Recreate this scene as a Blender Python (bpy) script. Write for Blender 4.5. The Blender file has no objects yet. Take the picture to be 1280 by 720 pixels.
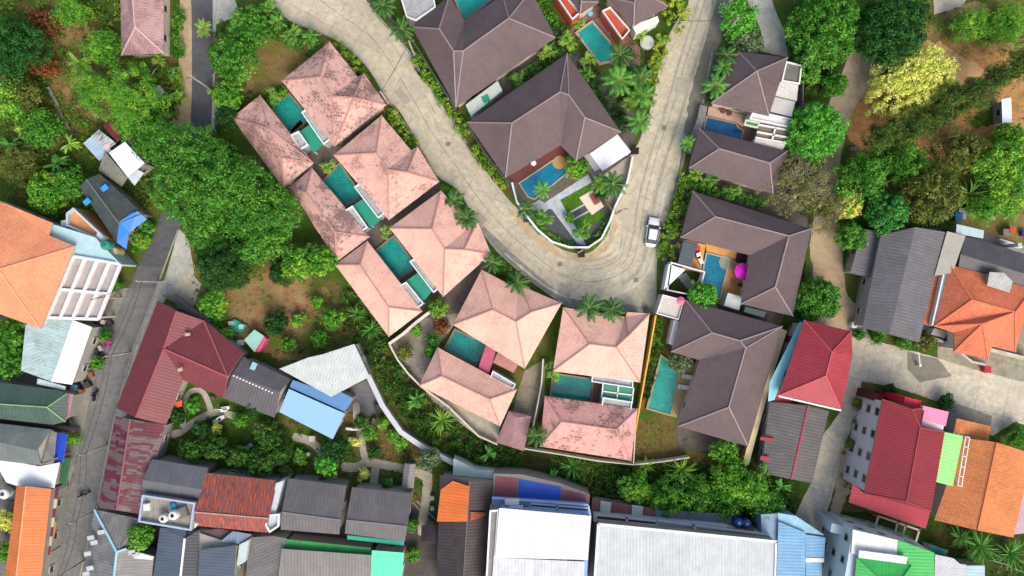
import bpy, bmesh, math, random
import numpy as np
from mathutils import Vector, Matrix, geometry, noise
random.seed(7); RNG = np.random.default_rng(7)
SC = bpy.context.scene; COL = SC.collection
H = 110.0; K = 0.12
ORG = {}; EXCL = []
def P(px, py, z=0.0):
    s = K*(H-z)/H
    return Vector(((px-640)*s, (360-py)*s, z))
def lin(c):
    c = c/255.0
    return c/12.92 if c <= 0.04045 else ((c+0.055)/1.055)**2.4
ALB = 0.80
def C(r, g, b, k=None):
    k = ALB if k is None else k
    if min(r, g, b) > 195: k = min(k, .80)*.93
    return (min(lin(r)*k, .85), min(lin(g)*k, .85), min(lin(b)*k, .85), 1)
# ---------------------------------------------------------------- materials
class NB:
    def __init__(s, name):
        s.m = bpy.data.materials.new(name); s.m.use_nodes = True
        s.t = s.m.node_tree; s.t.nodes.clear()
        s.out = s.n('ShaderNodeOutputMaterial'); s.b = s.n('ShaderNodeBsdfPrincipled')
        s.l(s.b.outputs[0], s.out.inputs[0])
    def n(s, typ, **kw):
        o = s.t.nodes.new(typ)
        for k, v in kw.items(): setattr(o, k, v)
        return o
    def l(s, a, b): s.t.links.new(a, b)
    def coord(s, kind='Object', scale=(1,1,1)):
        tc = s.n('ShaderNodeTexCoord'); mp = s.n('ShaderNodeMapping')
        mp.inputs['Scale'].default_value = scale
        s.l(tc.outputs[kind], mp.inputs[0]); return mp.outputs[0]
    def pos(s):
        return s.n('ShaderNodeNewGeometry').outputs['Position']
    def noise(s, vec, scale, detail=4, rough=.6):
        o = s.n('ShaderNodeTexNoise'); o.inputs['Scale'].default_value = scale
        o.inputs['Detail'].default_value = detail; o.inputs['Roughness'].default_value = rough
        s.l(vec, o.inputs['Vector']); return o.outputs[0]
    def ramp(s, fac, a, b, ca=0., cb=1.):
        o = s.n('ShaderNodeMapRange'); o.inputs[1].default_value = a; o.inputs[2].default_value = b
        o.inputs[3].default_value = ca; o.inputs[4].default_value = cb; s.l(fac, o.inputs[0]); return o.outputs[0]
    def mix(s, fac, a, b, mode='MIX'):
        o = s.n('ShaderNodeMix', data_type='RGBA', blend_type=mode)
        for inp, v in ((o.inputs[0], fac), (o.inputs[6], a), (o.inputs[7], b)):
            if isinstance(v, (int, float)): inp.default_value = v
            elif isinstance(v, tuple): inp.default_value = v
            else: s.l(v, inp)
        return o.outputs[2]
    def math(s, op, a, b=0.):
        o = s.n('ShaderNodeMath', operation=op)
        for inp, v in ((o.inputs[0], a), (o.inputs[1], b)):
            if isinstance(v, (int, float)): inp.default_value = v
            else: s.l(v, inp)
        return o.outputs[0]
    def bump(s, h, dist=.05, strength=.6):
        o = s.n('ShaderNodeBump'); o.inputs['Distance'].default_value = dist; o.inputs['Strength'].default_value = strength
        s.l(h, o.inputs['Height']); s.l(o.outputs[0], s.b.inputs['Normal'])
    def done(s, col=None, rough=.8, spec=.3, metal=0):
        if col is not None:
            if isinstance(col, tuple): s.b.inputs['Base Color'].default_value = col
            else: s.l(col, s.b.inputs['Base Color'])
        s.b.inputs['Roughness'].default_value = rough; s.b.inputs['Metallic'].default_value = metal
        s.b.inputs['Specular IOR Level'].default_value = spec
        return s.m
MC = {}
def memo(f):
    def g(*a, **k):
        key = (f.__name__, a, tuple(sorted(k.items())))
        if key not in MC: MC[key] = f(*a, **k)
        return MC[key]
    return g
def scl(c, k): return (c[0]*k, c[1]*k, c[2]*k, 1)
@memo
def plain(col, rough=.7, var=.12, spec=.3, dirt=0.0, metal=0):
    b = NB('paint'); v = b.pos()
    n = b.noise(v, .9, 5); n2 = b.noise(v, 7, 3)
    c = b.mix(b.ramp(n, .3, .7), scl(col, 1-var), scl(col, 1+var*.6))
    if dirt: c = b.mix(b.ramp(n2, .52, .72, 0, dirt), c, (.09,.085,.075,1))
    b.bump(n2, .02, .3)
    return b.done(c, rough, spec, metal)
@memo
def tiles(col, stain=.15, u=.30, v=.42, thr=.55, scol=(52,45,46), var=.10, groove=.25, sseed=0., rough=.75, bmp=1.0):
    b = NB('roof_tile'); uv = b.coord('UV')
    br = b.n('ShaderNodeTexBrick'); br.offset = .5; br.squash = 1
    br.inputs['Scale'].default_value = 1; br.inputs['Brick Width'].default_value = u; br.inputs['Row Height'].default_value = v
    br.inputs['Mortar Size'].default_value = .035; br.inputs['Mortar Smooth'].default_value = .8
    br.inputs['Color1'].default_value = scl(col, 1-var); br.inputs['Color2'].default_value = scl(col, 1+var)
    br.inputs['Mortar'].default_value = scl(col, 1-groove); b.l(uv, br.inputs[0])
    pos = b.pos(); big = b.noise(pos, .35, 5, .65)
    c = b.mix(b.ramp(big, .35, .68), b.mix(1., br.outputs[0], (.86,.85,.87,1), 'MULTIPLY'), br.outputs[0])
    sk = b.n('ShaderNodeMapping'); sk.inputs['Scale'].default_value = (1.6, .22, 1); b.l(uv, sk.inputs[0])
    c = b.mix(b.ramp(b.noise(sk.outputs[0], 1.1, 5, .7), .38, .66, .0, .32), c, scl(col, .62))
    c = b.mix(b.ramp(b.noise(pos, .12, 3), .42, .6, 0, .30), c, scl(col, 1.28))
    c = b.mix(b.ramp(b.noise(pos, 3.4, 4, .7), .64, .70, 0, .45), c, scl(col, .45))
    c = b.mix(b.ramp(b.noise(pos, 2.3, 5, .8), .63, .69, 0, .4), c, scl(col, 1.35))
    if stain:
        mp = b.n('ShaderNodeMapping'); mp.inputs['Location'].default_value = (sseed, sseed*1.7, 0); mp.inputs['Scale'].default_value = (1,1,1); b.l(pos, mp.inputs[0])
        a = b.noise(mp.outputs[0], .30, 3, .6)
        st = b.n('ShaderNodeMapping'); st.inputs['Scale'].default_value = (.9, 2.4, 1); b.l(uv, st.inputs[0])
        f = b.noise(st.outputs[0], 2.6, 6, .8)
        b3 = b.n('ShaderNodeTexBrick'); b3.offset = .5; b3.inputs['Scale'].default_value = 1; b3.inputs['Brick Width'].default_value = u*2.2; b3.inputs['Row Height'].default_value = v
        b3.inputs['Mortar Size'].default_value = .06; b3.inputs['Color1'].default_value = (0,0,0,1); b3.inputs['Color2'].default_value = (.5,.5,.5,1); b3.inputs['Mortar'].default_value = (0,0,0,1); b.l(uv, b3.inputs[0])
        sm = b.math('ADD', b.math('ADD', b.math('MULTIPLY', a, 1.5), f), b.math('MULTIPLY', b3.outputs[0], .5))
        m = b.ramp(sm, thr*1.5+.54, thr*1.5+.74)
        c = b.mix(b.math('MULTIPLY', m, stain), c, C(*scol))
    sp = b.n('ShaderNodeSeparateXYZ'); b.l(uv, sp.inputs[0])
    wave = b.math('SINE', b.math('MULTIPLY', sp.outputs[0], 6.283/u))
    saw = b.math('FRACT', b.math('DIVIDE', sp.outputs[1], v))
    hgt = b.math('ADD', b.math('MULTIPLY', wave, .35), b.math('MULTIPLY', saw, -.6))
    b.bump(b.math('ADD', hgt, b.math('MULTIPLY', b.noise(pos, 6, 3), .7)), .05*bmp, .7)
    return b.done(c, rough, .3)
@memo
def metal(col, pitch=.55, rust=0.0, rcol=(150,80,40), var=.10, sheet=1.2, slen=3.2, rough=.55, line=.18, thr=.5, axis=0, fade=None):
    """corrugated sheet roof: ribs run down the slope, sheets differ a little"""
    pitch = min(pitch, .46); line *= .75
    b = NB('corrugated_sheet'); uv = b.coord('UV'); pos = b.pos()
    sp = b.n('ShaderNodeSeparateXYZ'); b.l(uv, sp.inputs[0])
    br = b.n('ShaderNodeTexBrick'); br.offset = .5
    br.inputs['Scale'].default_value = 1; br.inputs['Brick Width'].default_value = sheet; br.inputs['Row Height'].default_value = slen
    br.inputs['Mortar Size'].default_value = .02; br.inputs['Color1'].default_value = scl(col, 1-var); br.inputs['Color2'].default_value = scl(col, 1+var)
    br.inputs['Mortar'].default_value = scl(col, .75); b.l(uv, br.inputs[0])
    c = br.outputs[0]
    if fade:
        b2 = b.n('ShaderNodeTexBrick'); b2.offset = .37
        b2.inputs['Scale'].default_value = 1; b2.inputs['Brick Width'].default_value = .42; b2.inputs['Row Height'].default_value = 1.3
        b2.inputs['Mortar Size'].default_value = 0; b2.inputs['Color1'].default_value = (0,0,0,1); b2.inputs['Color2'].default_value = (1,1,1,1); b.l(uv, b2.inputs[0])
        c = b.mix(b.ramp(b.math('ADD', b2.outputs[0], b.ramp(b.noise(pos, .25, 3), .35, .65, -.14, .14)), .45, .55), c, C(*fade))
    big = b.noise(pos, .5, 5, .65)
    c = b.mix(b.ramp(big, .35, .7), b.mix(1., c, (.80,.80,.80,1), 'MULTIPLY'), c)
    st = b.n('ShaderNodeMapping'); st.inputs['Scale'].default_value = (2.5, .35, 1); b.l(uv, st.inputs[0])
    f = b.noise(st.outputs[0], 1.2, 5, .7)
    c = b.mix(b.ramp(f, .48, .72, 0, .42), c, scl(col, .55))
    c = b.mix(b.ramp(b.noise(pos, 2.6, 5, .75), .62, .68, 0, .35), c, scl(col, .5))
    if rust:
        g = b.noise(st.outputs[0], 1.9, 6, .75)
        c = b.mix(b.ramp(g, thr-.05, thr+.06, 0, rust), c, C(*rcol))
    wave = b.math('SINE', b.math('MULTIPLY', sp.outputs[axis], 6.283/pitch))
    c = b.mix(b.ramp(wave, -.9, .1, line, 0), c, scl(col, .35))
    b.bump(wave, .012, .6)
    return b.done(c, rough, .4)
@memo
def concrete(col, panels=0., dirt=.35, green=0., rot=0.):
    b = NB('concrete'); pos = b.pos()
    n = b.noise(pos, .16, 6, .62); n2 = b.noise(pos, 1.3, 6, .7); n3 = b.noise(pos, 9, 4, .7)
    c = b.mix(b.ramp(n, .35, .65), scl(col, .80), scl(col, 1.08))
    c = b.mix(b.ramp(n2, .38, .62), scl(col, .66), c)
    c = b.mix(b.ramp(b.noise(pos, .45, 6, .75), .50, .62, 0, .4), c, scl(col, 1.22))
    c = b.mix(b.ramp(n3, .35, .65, 0, .35), c, scl(col, 1.15))
    c = b.mix(b.math('MULTIPLY', b.ramp(n2, .56, .68), b.ramp(n, .40, .55, dirt, 0)), c, scl(col, .42))
    if green: c = b.mix(b.ramp(b.noise(pos, .5, 5), .5, .62, 0, green), c, C(90,95,50))
    if panels:
        mp = b.n('ShaderNodeMapping'); mp.inputs['Rotation'].default_value = (0,0,rot); b.l(pos, mp.inputs[0])
        dist = b.n('ShaderNodeVectorMath', operation='ADD'); b.l(mp.outputs[0], dist.inputs[0])
        ns = b.n('ShaderNodeTexNoise'); ns.inputs['Scale'].default_value = .3; b.l(pos, ns.inputs['Vector'])
        sc_ = b.n('ShaderNodeVectorMath', operation='SCALE'); sc_.inputs[3].default_value = .8; b.l(ns.outputs[1], sc_.inputs[0]); b.l(sc_.outputs[0], dist.inputs[1])
        br = b.n('ShaderNodeTexBrick'); br.offset = 0
        br.inputs['Scale'].default_value = 1; br.inputs['Brick Width'].default_value = panels; br.inputs['Row Height'].default_value = panels*1.3
        br.inputs['Mortar Size'].default_value = .05; br.inputs['Color1'].default_value = (.84,.84,.84,1); br.inputs['Color2'].default_value = (1,1,1,1); br.inputs['Mortar'].default_value = (.62,.6,.58,1)
        b.l(dist.outputs[0], br.inputs[0]); c = b.mix(.75, c, br.outputs[0], 'MULTIPLY')
    # cracks and patched repairs
    vo = b.n('ShaderNodeTexVoronoi', feature='DISTANCE_TO_EDGE'); vo.inputs['Scale'].default_value = .17; vo.inputs['Randomness'].default_value = 1
    wp = b.n('ShaderNodeVectorMath', operation='ADD'); b.l(pos, wp.inputs[0]); nz = b.n('ShaderNodeTexNoise'); nz.inputs['Scale'].default_value = .9; nz.inputs['Detail'].default_value = 5; b.l(pos, nz.inputs['Vector']); b.l(nz.outputs[1], wp.inputs[1])
    b.l(wp.outputs[0], vo.inputs['Vector'])
    c = b.mix(b.ramp(vo.outputs['Distance'], .002, .009, .22, 0), c, scl(col, .5))
    b.bump(b.math('ADD', n2, b.math('MULTIPLY', n3, .5)), .04, .5)
    return b.done(c, .9, .2)
@memo
def ground(c1, c2, c3, s=.35, g=.5):
    """soil c1 / dry grass c2 / green c3 in patches"""
    b = NB('ground'); pos = b.pos()
    n = b.noise(pos, s, 6, .68); n2 = b.noise(pos, s*4, 6, .75); n3 = b.noise(pos, 5, 4, .8); n4 = b.noise(pos, s*.7, 5, .6)
    c = b.mix(b.ramp(n2, .40, .60), c1, c2)
    c = b.mix(b.ramp(n, g-.05, g+.10), c, b.mix(b.ramp(n2, .35, .65), c3, scl(c3, 1.7)))
    c = b.mix(b.ramp(n3, .3, .7), b.mix(1., c, (.55,.55,.55,1), 'MULTIPLY'), b.mix(1., c, (1.25,1.25,1.2,1), 'MULTIPLY'))
    c = b.mix(b.ramp(n4, .60, .72, 0, .5), c, (.05,.035,.02,1))
    b.bump(b.math('ADD', n3, n2), .15, .8)
    return b.done(c, .95, .1)
@memo
def leafm(c1, c2, c3=None, s=.55, tr=.34, rough=.55, hv=.30):
    ds = lambda q: None if q is None else tuple([min(.8, 1.14*(.08*(.3*q[0]+.6*q[1]+.1*q[2])+.92*v)) for v in q[:3]]+[1])
    c1, c2, c3 = ds(c1), ds(c2), ds(c3)
    b = NB('leaf'); pos = b.pos(); g = b.n('ShaderNodeNewGeometry')
    n = b.noise(pos, s, 3, .6)
    c = b.mix(b.ramp(n, .38, .62), c1, c2)
    if c3: c = b.mix(b.ramp(b.noise(pos, s*.5, 2), .52, .66), c, c3)
    c = b.mix(b.ramp(b.noise(pos, s*3.1, 2), .36, .64), b.mix(1., c, (.66,.70,.70,1), 'MULTIPLY'), b.mix(1., c, (1.30,1.26,1.15,1), 'MULTIPLY'))
    r = g.outputs['Random Per Island']
    c = b.mix(b.ramp(r, 0, 1, 0, 1), b.mix(1., c, (1-hv,1-hv,1-hv,1), 'MULTIPLY'), b.mix(1., c, (1+hv*.9,1+hv,1+hv*.3,1), 'MULTIPLY'))
    b.done(c, rough, .25)
    t = b.n('ShaderNodeBsdfTranslucent'); b.l(c, t.inputs[0]); mx = b.n('ShaderNodeMixShader'); mx.inputs[0].default_value = tr
    b.l(b.b.outputs[0], mx.inputs[1]); b.l(t.outputs[0], mx.inputs[2]); b.l(mx.outputs[0], b.out.inputs[0])
    return b.m
@memo
def water(c1, c2):
    b = NB('pool_water'); pos = b.pos()
    n = b.noise(pos, .5, 3); w = b.noise(pos, 2.2, 3)
    vo = b.n('ShaderNodeTexBrick'); vo.offset = 0; vo.inputs['Scale'].default_value = 1; vo.inputs['Brick Width'].default_value = .5; vo.inputs['Row Height'].default_value = .5
    vo.inputs['Mortar Size'].default_value = .02; vo.inputs['Color1'].default_value = (.94,.94,.94,1); vo.inputs['Color2'].default_value = (1,1,1,1); vo.inputs['Mortar'].default_value = (.85,.85,.85,1); b.l(pos, vo.inputs[0])
    c = b.mix(b.ramp(n, .35, .65), c1, c2); c = b.mix(.9, c, vo.outputs[0], 'MULTIPLY')
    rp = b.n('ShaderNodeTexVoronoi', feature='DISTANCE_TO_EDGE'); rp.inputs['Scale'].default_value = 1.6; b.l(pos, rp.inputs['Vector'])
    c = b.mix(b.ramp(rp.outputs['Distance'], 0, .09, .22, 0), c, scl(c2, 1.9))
    b.bump(w, .06, .35)
    return b.done(c, .06, .5)
@memo
def glass(col=(.02,.03,.035,1)):
    b = NB('window_glass'); return b.done(col, .08, .6)
# ---------------------------------------------------------------- objects
def org_of(parent):
    return ORG.get(parent.name, Vector((0,0,0))) if parent is not None else Vector((0,0,0))
def mk(name, verts, faces, mats, parent=None, origin=None, uvs=None, midx=None, smooth=False):
    if not isinstance(mats, (list, tuple)): mats = [mats]
    o_ = Vector(origin) if origin is not None else org_of(parent)
    me = bpy.data.meshes.new(name)
    if isinstance(verts, np.ndarray):
        v = verts - np.array(o_)[None, :]
        nv = len(v); me.vertices.add(nv); me.vertices.foreach_set('co', v.astype(np.float32).ravel())
        f = np.asarray(faces, dtype=np.int32); nf, k = f.shape
        me.loops.add(nf*k); me.loops.foreach_set('vertex_index', f.ravel())
        me.polygons.add(nf); me.polygons.foreach_set('loop_start', np.arange(0, nf*k, k, dtype=np.int32))
        me.update(calc_edges=True)
    else:
        me.from_pydata([tuple(Vector(v)-o_) for v in verts], [], faces)
        if uvs is not None:
            ul = me.uv_layers.new(name='UVMap')
            for p, u in zip(me.polygons, uvs):
                for li, q in zip(p.loop_indices, u): ul.data[li].uv = q
        me.update()
    for m in mats: me.materials.append(m)
    if midx is not None:
        for p, i in zip(me.polygons, midx): p.material_index = i
    if smooth: me.polygons.foreach_set('use_smooth', [True]*len(me.polygons))
    o = bpy.data.objects.new(name, me); COL.objects.link(o)
    if parent is not None: o.parent = parent; ORG[o.name] = org_of(parent)
    elif origin is not None: o.location = o_; ORG[o.name] = o_
    return o
def tag(o, label, cat, group=None, kind=None):
    if label: o['label'] = label
    if cat: o['category'] = cat
    if group: o['group'] = group
    if kind: o['kind'] = kind
    return o
def thing(name, label, cat, loc=(0,0,0), group=None):
    o = bpy.data.objects.new(name, None); COL.objects.link(o); o.empty_display_size = .5
    o.location = loc; ORG[o.name] = Vector(loc)
    return tag(o, label, cat, group)
def dup(root, loc, rz=0., s=1., label=None, group=None):
    r = root.copy(); COL.objects.link(r); r.location = loc; r.rotation_euler = (0,0,rz); r.scale = (s,s,s)
    if label: r['label'] = label
    if group: r['group'] = group
    for ch in list(root.children):
        c = ch.copy(); COL.objects.link(c); c.parent = r
        for g in list(ch.children):
            d = g.copy(); COL.objects.link(d); d.parent = c
    return r
class MB:
    """collects verts / faces"""
    def __init__(s): s.v = []; s.f = []; s.mi = []
    def add(s, vs, fs, mi=0):
        b = len(s.v); s.v += [Vector(v) for v in vs]; s.f += [tuple(b+i for i in f) for f in fs]; s.mi += [mi]*len(fs)
    def box(s, c, sz, rz=0., mi=0, bev=0, rx=0.):
        x, y, z = [q/2 for q in sz]; M = Matrix.Translation(Vector(c)) @ Matrix.Rotation(rz, 4, 'Z') @ Matrix.Rotation(rx, 4, 'X')
        s.add([M @ Vector(p) for p in ((-x,-y,-z),(x,-y,-z),(x,y,-z),(-x,y,-z),(-x,-y,z),(x,-y,z),(x,y,z),(-x,y,z))],
              [(0,3,2,1),(4,5,6,7),(0,1,5,4),(1,2,6,5),(2,3,7,6),(3,0,4,7)], mi)
    def bar(s, a, b, w, h=None, mi=0):
        a = Vector(a); b = Vector(b); d = b-a; L = d.length
        if L < 1e-6: return
        h = h or w; d.normalize(); up = Vector((0,0,1)) if abs(d.z) < .95 else Vector((1,0,0))
        sd = d.cross(up).normalized(); u = sd.cross(d)
        vs = []
        for p in (a, b):
            for i, j in ((-1,-1),(1,-1),(1,1),(-1,1)): vs.append(p + sd*(i*w/2) + u*(j*h/2))
        s.add(vs, [(0,1,2,3),(7,6,5,4),(0,4,5,1),(1,5,6,2),(2,6,7,3),(3,7,4,0)], mi)
    def tube(s, pts, r, n=6, mi=0, caps=True):
        pts = [Vector(p) for p in pts]; rs = r if isinstance(r, (list, tuple)) else [r]*len(pts); vs = []
        for i, p in enumerate(pts):
            d = (pts[min(i+1, len(pts)-1)] - pts[max(i-1, 0)]).normalized()
            up = Vector((0,0,1)) if abs(d.z) < .9 else Vector((1,0,0)); a = d.cross(up).normalized(); b = a.cross(d)
            for k in range(n):
                t = 2*math.pi*k/n; vs.append(p + (a*math.cos(t) + b*math.sin(t))*rs[i])
        fs = [(i*n+k, i*n+(k+1)%n, (i+1)*n+(k+1)%n, (i+1)*n+k) for i in range(len(pts)-1) for k in range(n)]
        if caps: fs += [tuple(range(n))[::-1], tuple(range((len(pts)-1)*n, len(pts)*n))]
        s.add(vs, fs, mi)
    def lathe(s, c, prof, n=16, mi=0):
        c = Vector(c); vs = []
        for r, z in prof:
            for k in range(n):
                t = 2*math.pi*k/n; vs.append(c + Vector((r*math.cos(t), r*math.sin(t), z)))
        m = len(prof)
        fs = [(i*n+k, i*n+(k+1)%n, (i+1)*n+(k+1)%n, (i+1)*n+k) for i in range(m-1) for k in range(n)]
        fs += [tuple(range(n))[::-1], tuple(range((m-1)*n, m*n))]; s.add(vs, fs, mi)
    def prism(s, poly, z0, z1, mi=0):
        poly = ccw([(p[0], p[1]) for p in poly]); n = len(poly)
        vs = [(x, y, z0) for x, y in poly] + [(x, y, z1) for x, y in poly]
        tr = geometry.tessellate_polygon([[Vector((x, y, 0)) for x, y in poly]])
        fs = []
        for t in tr:
            a, b, c = t
            if (Vector(poly[b])-Vector(poly[a])).cross(Vector(poly[c])-Vector(poly[a])) < 0: a, b, c = a, c, b
            fs += [(n+a, n+b, n+c), (c, b, a)]
        fs += [(i, (i+1)%n, n+(i+1)%n, n+i) for i in range(n)]; s.add(vs, fs, mi)
    def build(s, name, mats, parent=None, origin=None, smooth=False, uv=False):
        uvs = None
        if uv: uvs = [face_uv([s.v[i] for i in f]) for f in s.f]
        return mk(name, s.v, s.f, mats, parent, origin, uvs, s.mi, smooth)
def area(p): return sum(p[i][0]*p[(i+1)%len(p)][1]-p[(i+1)%len(p)][0]*p[i][1] for i in range(len(p)))/2
def ccw(p): return list(p) if area(p) > 0 else list(p)[::-1]
def inset(poly, d):
    p = [Vector((q[0], q[1])) for q in ccw(poly)]; n = len(p); out = []
    for i in range(n):
        a, b, c = p[i-1], p[i], p[(i+1)%n]
        e1 = (b-a).normalized(); e2 = (c-b).normalized(); n1 = Vector((-e1.y, e1.x)); n2 = Vector((-e2.y, e2.x))
        m = n1+n2; k = m.length_squared
        m = n1 if k < .3 else m*(2/k)
        out.append(b + m*d)
    return [(q.x, q.y) for q in out]
def face_uv(pts, hdir=None):
    n = Vector((0,0,0))
    for i in range(len(pts)):
        a, b = pts[i], pts[(i+1)%len(pts)]
        n += Vector(((a.y-b.y)*(a.z+b.z), (a.z-b.z)*(a.x+b.x), (a.x-b.x)*(a.y+b.y)))
    n.normalize()
    if n.z < 0: n = -n
    h = Vector((0,0,1)).cross(n)
    if h.length < .03:
        L = 0; h = Vector((1,0,0))
        for i in range(len(pts)):
            e = pts[(i+1)%len(pts)]-pts[i]
            if e.length > L: L = e.length; h = e
    h.normalize()
    if hdir: h = hdir
    s_ = n.cross(h)
    return [(p.dot(h), p.dot(s_)) for p in pts]
def W2(poly, z=0): return [tuple(P(q[0], q[1], z)[:2]) for q in poly]
# ---------------------------------------------------------------- roofs and walls
def V3(q, z): return P(q[0], q[1], q[2] if len(q) > 2 else z)
def tri_roof(f, vs):
    """split a many-sided slope so that its folds run from eave to ridge"""
    n = len(f); zmin = min(v.z for v in vs); memo_ = {}
    def cost(i, j, k):
        a, b, c = vs[f[i]], vs[f[j]], vs[f[k]]; ar = ((b.x-a.x)*(c.y-a.y)-(c.x-a.x)*(b.y-a.y))/2
        if ar < -1e-4: return 1e6
        nn = (b-a).cross(c-a); 
        if nn.length < 1e-6: return 50.
        nn.normalize(); flat = nn.z > .995 and max(v.z for v in vs)-zmin > .3
        return (ar*100 if flat else 0) + (1-nn.dot(NV))*ar
    m = Vector((0,0,0)); p = [vs[i] for i in f]
    for i in range(n):
        a, b = p[i], p[(i+1)%n]; m += Vector(((a.y-b.y)*(a.z+b.z), (a.z-b.z)*(a.x+b.x), (a.x-b.x)*(a.y+b.y)))
    NV = m.normalized()
    def best(i, j):
        if j-i < 2: return 0., []
        if (i, j) in memo_: return memo_[(i, j)]
        r = min(((best(i, k)[0]+best(k, j)[0]+cost(i, k, j), k) for k in range(i+1, j)), key=lambda t: t[0])
        k = r[1]; memo_[(i, j)] = (r[0], best(i, k)[1]+best(k, j)[1]+[(f[i], f[k], f[j])]); return memo_[(i, j)]
    return best(0, n-1)[1]
def roof(root, eave, ridge, faces, ez, rz, mat, cap=None, thick=.16, cw=.17, name='roof', valley=None, label=None, fascia=None):
    """roof of real sloping faces; eave and ridge points come from the photograph at their own heights"""
    vs = [V3(q, ez) for q in eave] + [V3(q, rz) for q in ridge]
    fs = []
    for f in faces:
        a = area([(vs[i].x, vs[i].y) for i in f]); f = tuple(f) if a > 0 else tuple(f)[::-1]
        if len(f) == 4:
            q = [vs[i] for i in f]; n1 = (q[1]-q[0]).cross(q[2]-q[0]).normalized(); 
            if abs((q[3]-q[0]).dot(n1)) > .12: fs += [(f[0], f[1], f[2]), (f[0], f[2], f[3])] if (q[2]-q[0]).length < (q[3]-q[1]).length else [(f[0], f[1], f[3]), (f[1], f[2], f[3])]
            else: fs.append(f)
        else: fs.append(f)
    fs = [g for f in fs for g in (tri_roof(f, vs) if len(f) > 4 else [f])]
    n = len(vs); cnt = {}
    for f in fs:
        for i in range(len(f)):
            a, b = f[i], f[(i+1)%len(f)]; cnt.setdefault(frozenset((a, b)), []).append((a, b, f))
    uvs = []; allf = []; mi = []
    def nrm(f):
        m = Vector((0,0,0)); p = [vs[i] for i in f]
        for i in range(len(p)):
            a, b = p[i], p[(i+1)%len(p)]; m += Vector(((a.y-b.y)*(a.z+b.z), (a.z-b.z)*(a.x+b.x), (a.x-b.x)*(a.y+b.y)))
        return m.normalized()
    for f in fs: allf.append(f); uvs.append(face_uv([vs[i] for i in f])); mi.append(0)
    low = [v - Vector((0,0,thick)) for v in vs]
    for f in fs: g = tuple(n+i for i in f[::-1]); allf.append(g); uvs.append(face_uv([low[i-n] for i in g])); mi.append(1)
    for k, l in cnt.items():
        if len(l) == 1:
            a, b, f = l[0]; allf.append((a, n+a, n+b, b)); uvs.append([(0,0),(0,.1),(1,.1),(1,0)]); mi.append(1)
    fas = fascia or plain(C(150,140,135), .7)
    o = mk(name, vs+low, allf, [mat, fas], root, None, uvs, mi)
    if label: o['label'] = label
    if cap is not None:
        mb = MB()
        for k, l in cnt.items():
            if len(l) != 2: continue
            a, b, f = l[0]; g = l[1][2]; n1, n2 = nrm(f), nrm(g)
            if n1.dot(n2) > .985: continue
            cf = sum((vs[i] for i in f), Vector())/len(f); mid = (vs[a]+vs[b])/2
            cg = sum((vs[i] for i in g), Vector())/len(g)
            convex = (cf-mid).dot(n2) < 0
            if convex: mb.bar(vs[a]+Vector((0,0,.03)), vs[b]+Vector((0,0,.03)), cw, .14)
            elif valley: mb.bar(vs[a]+Vector((0,0,.02)), vs[b]+Vector((0,0,.02)), cw*.8, .05, 1)
        if mb.v: mb.build('ridge_cap', [cap, valley or cap], o)
    return o
WIN_F = plain(C(190,186,178), .5)
def windows(root, foot, z0, z1, frame=None, rows=1, every=4.2, only=None, size=(1.0,1.0), maxn=4, door=True):
    """window (> pane) on each long wall of a footprint; a door on the longest"""
    p = ccw(foot); n = len(p); frame = frame or WIN_F
    L = [(Vector(p[(i+1)%n])-Vector(p[i])).length for i in range(n)]; best = L.index(max(L))
    for i in range(n):
        if L[i] < 2.6 or (only is not None and i not in only): continue
        a, b = Vector(p[i]), Vector(p[(i+1)%n]); d = (b-a).normalized(); out = Vector((d.y, -d.x)); rz = math.atan2(d.y, d.x)
        k = max(1, min(maxn, int(L[i]/every)))
        for r in range(rows):
            fh = (z1-z0)/rows; zc = z0 + fh*r + min(fh*.55, 1.6)
            for j in range(k):
                c = a + d*L[i]*(j+.5)/k
                if door and i == best and r == 0 and j == 0:
                    m = MB(); m.box((c.x+out.x*.04, c.y+out.y*.04, z0+1.05), (.95,.1,2.1), rz); m.build('door', plain(C(110,80,60), .6), root); continue
                m = MB(); w, h = size; h = min(h, fh*.6)
                for s in (-1, 1):
                    m.box((c.x+out.x*.05+d.x*s*w/2, c.y+out.y*.05+d.y*s*w/2, zc), (.09,.14,h), rz)
                    m.box((c.x+out.x*.05, c.y+out.y*.05, zc+s*h/2), (w+.09,.16,.09), rz)
                f = m.build('window', frame, root)
                m = MB(); m.box((c.x+out.x*.03, c.y+out.y*.03, zc), (w-.05,.06,h-.05), rz); m.build('pane', glass(), f)
def walls(root, eave, ez, mat, ins=.55, z0=0., win=True, rows=1, top=None, **kw):
    foot = inset(W2(eave, ez), ins); EXCL.append(foot)
    mb = MB(); mb.prism(foot, z0, top or ez-.08); mb.build('wall', mat, root)
    if win: windows(root, foot, z0, ez, rows=rows, **kw)
    return foot
def base_of(eave, z):
    w = W2(eave, z); return Vector((sum(q[0] for q in w)/len(w), sum(q[1] for q in w)/len(w), 0))
DCAP = plain(C(150,134,136), .7); WHITE = plain(C(245,245,245,.85), .5, .05); CREAM = plain(C(215,205,188), .8, .1, dirt=.3)
GREYW = plain(C(160,158,150), .85, .12, dirt=.5)
def house(name, label, cat, eave, ridge, faces, ez, rz, rm, cap=None, wm=None, group=None, ins=.55, rows=1, win=True, valley=None, wkw={}, **kw):
    t = thing(name, label, cat, base_of(eave, ez), group)
    roof(t, eave, ridge, faces, ez, rz, rm, cap, valley=valley, **kw)
    walls(t, eave, ez, wm or CREAM, ins, rows=rows, win=win, **wkw)
    return t
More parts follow.
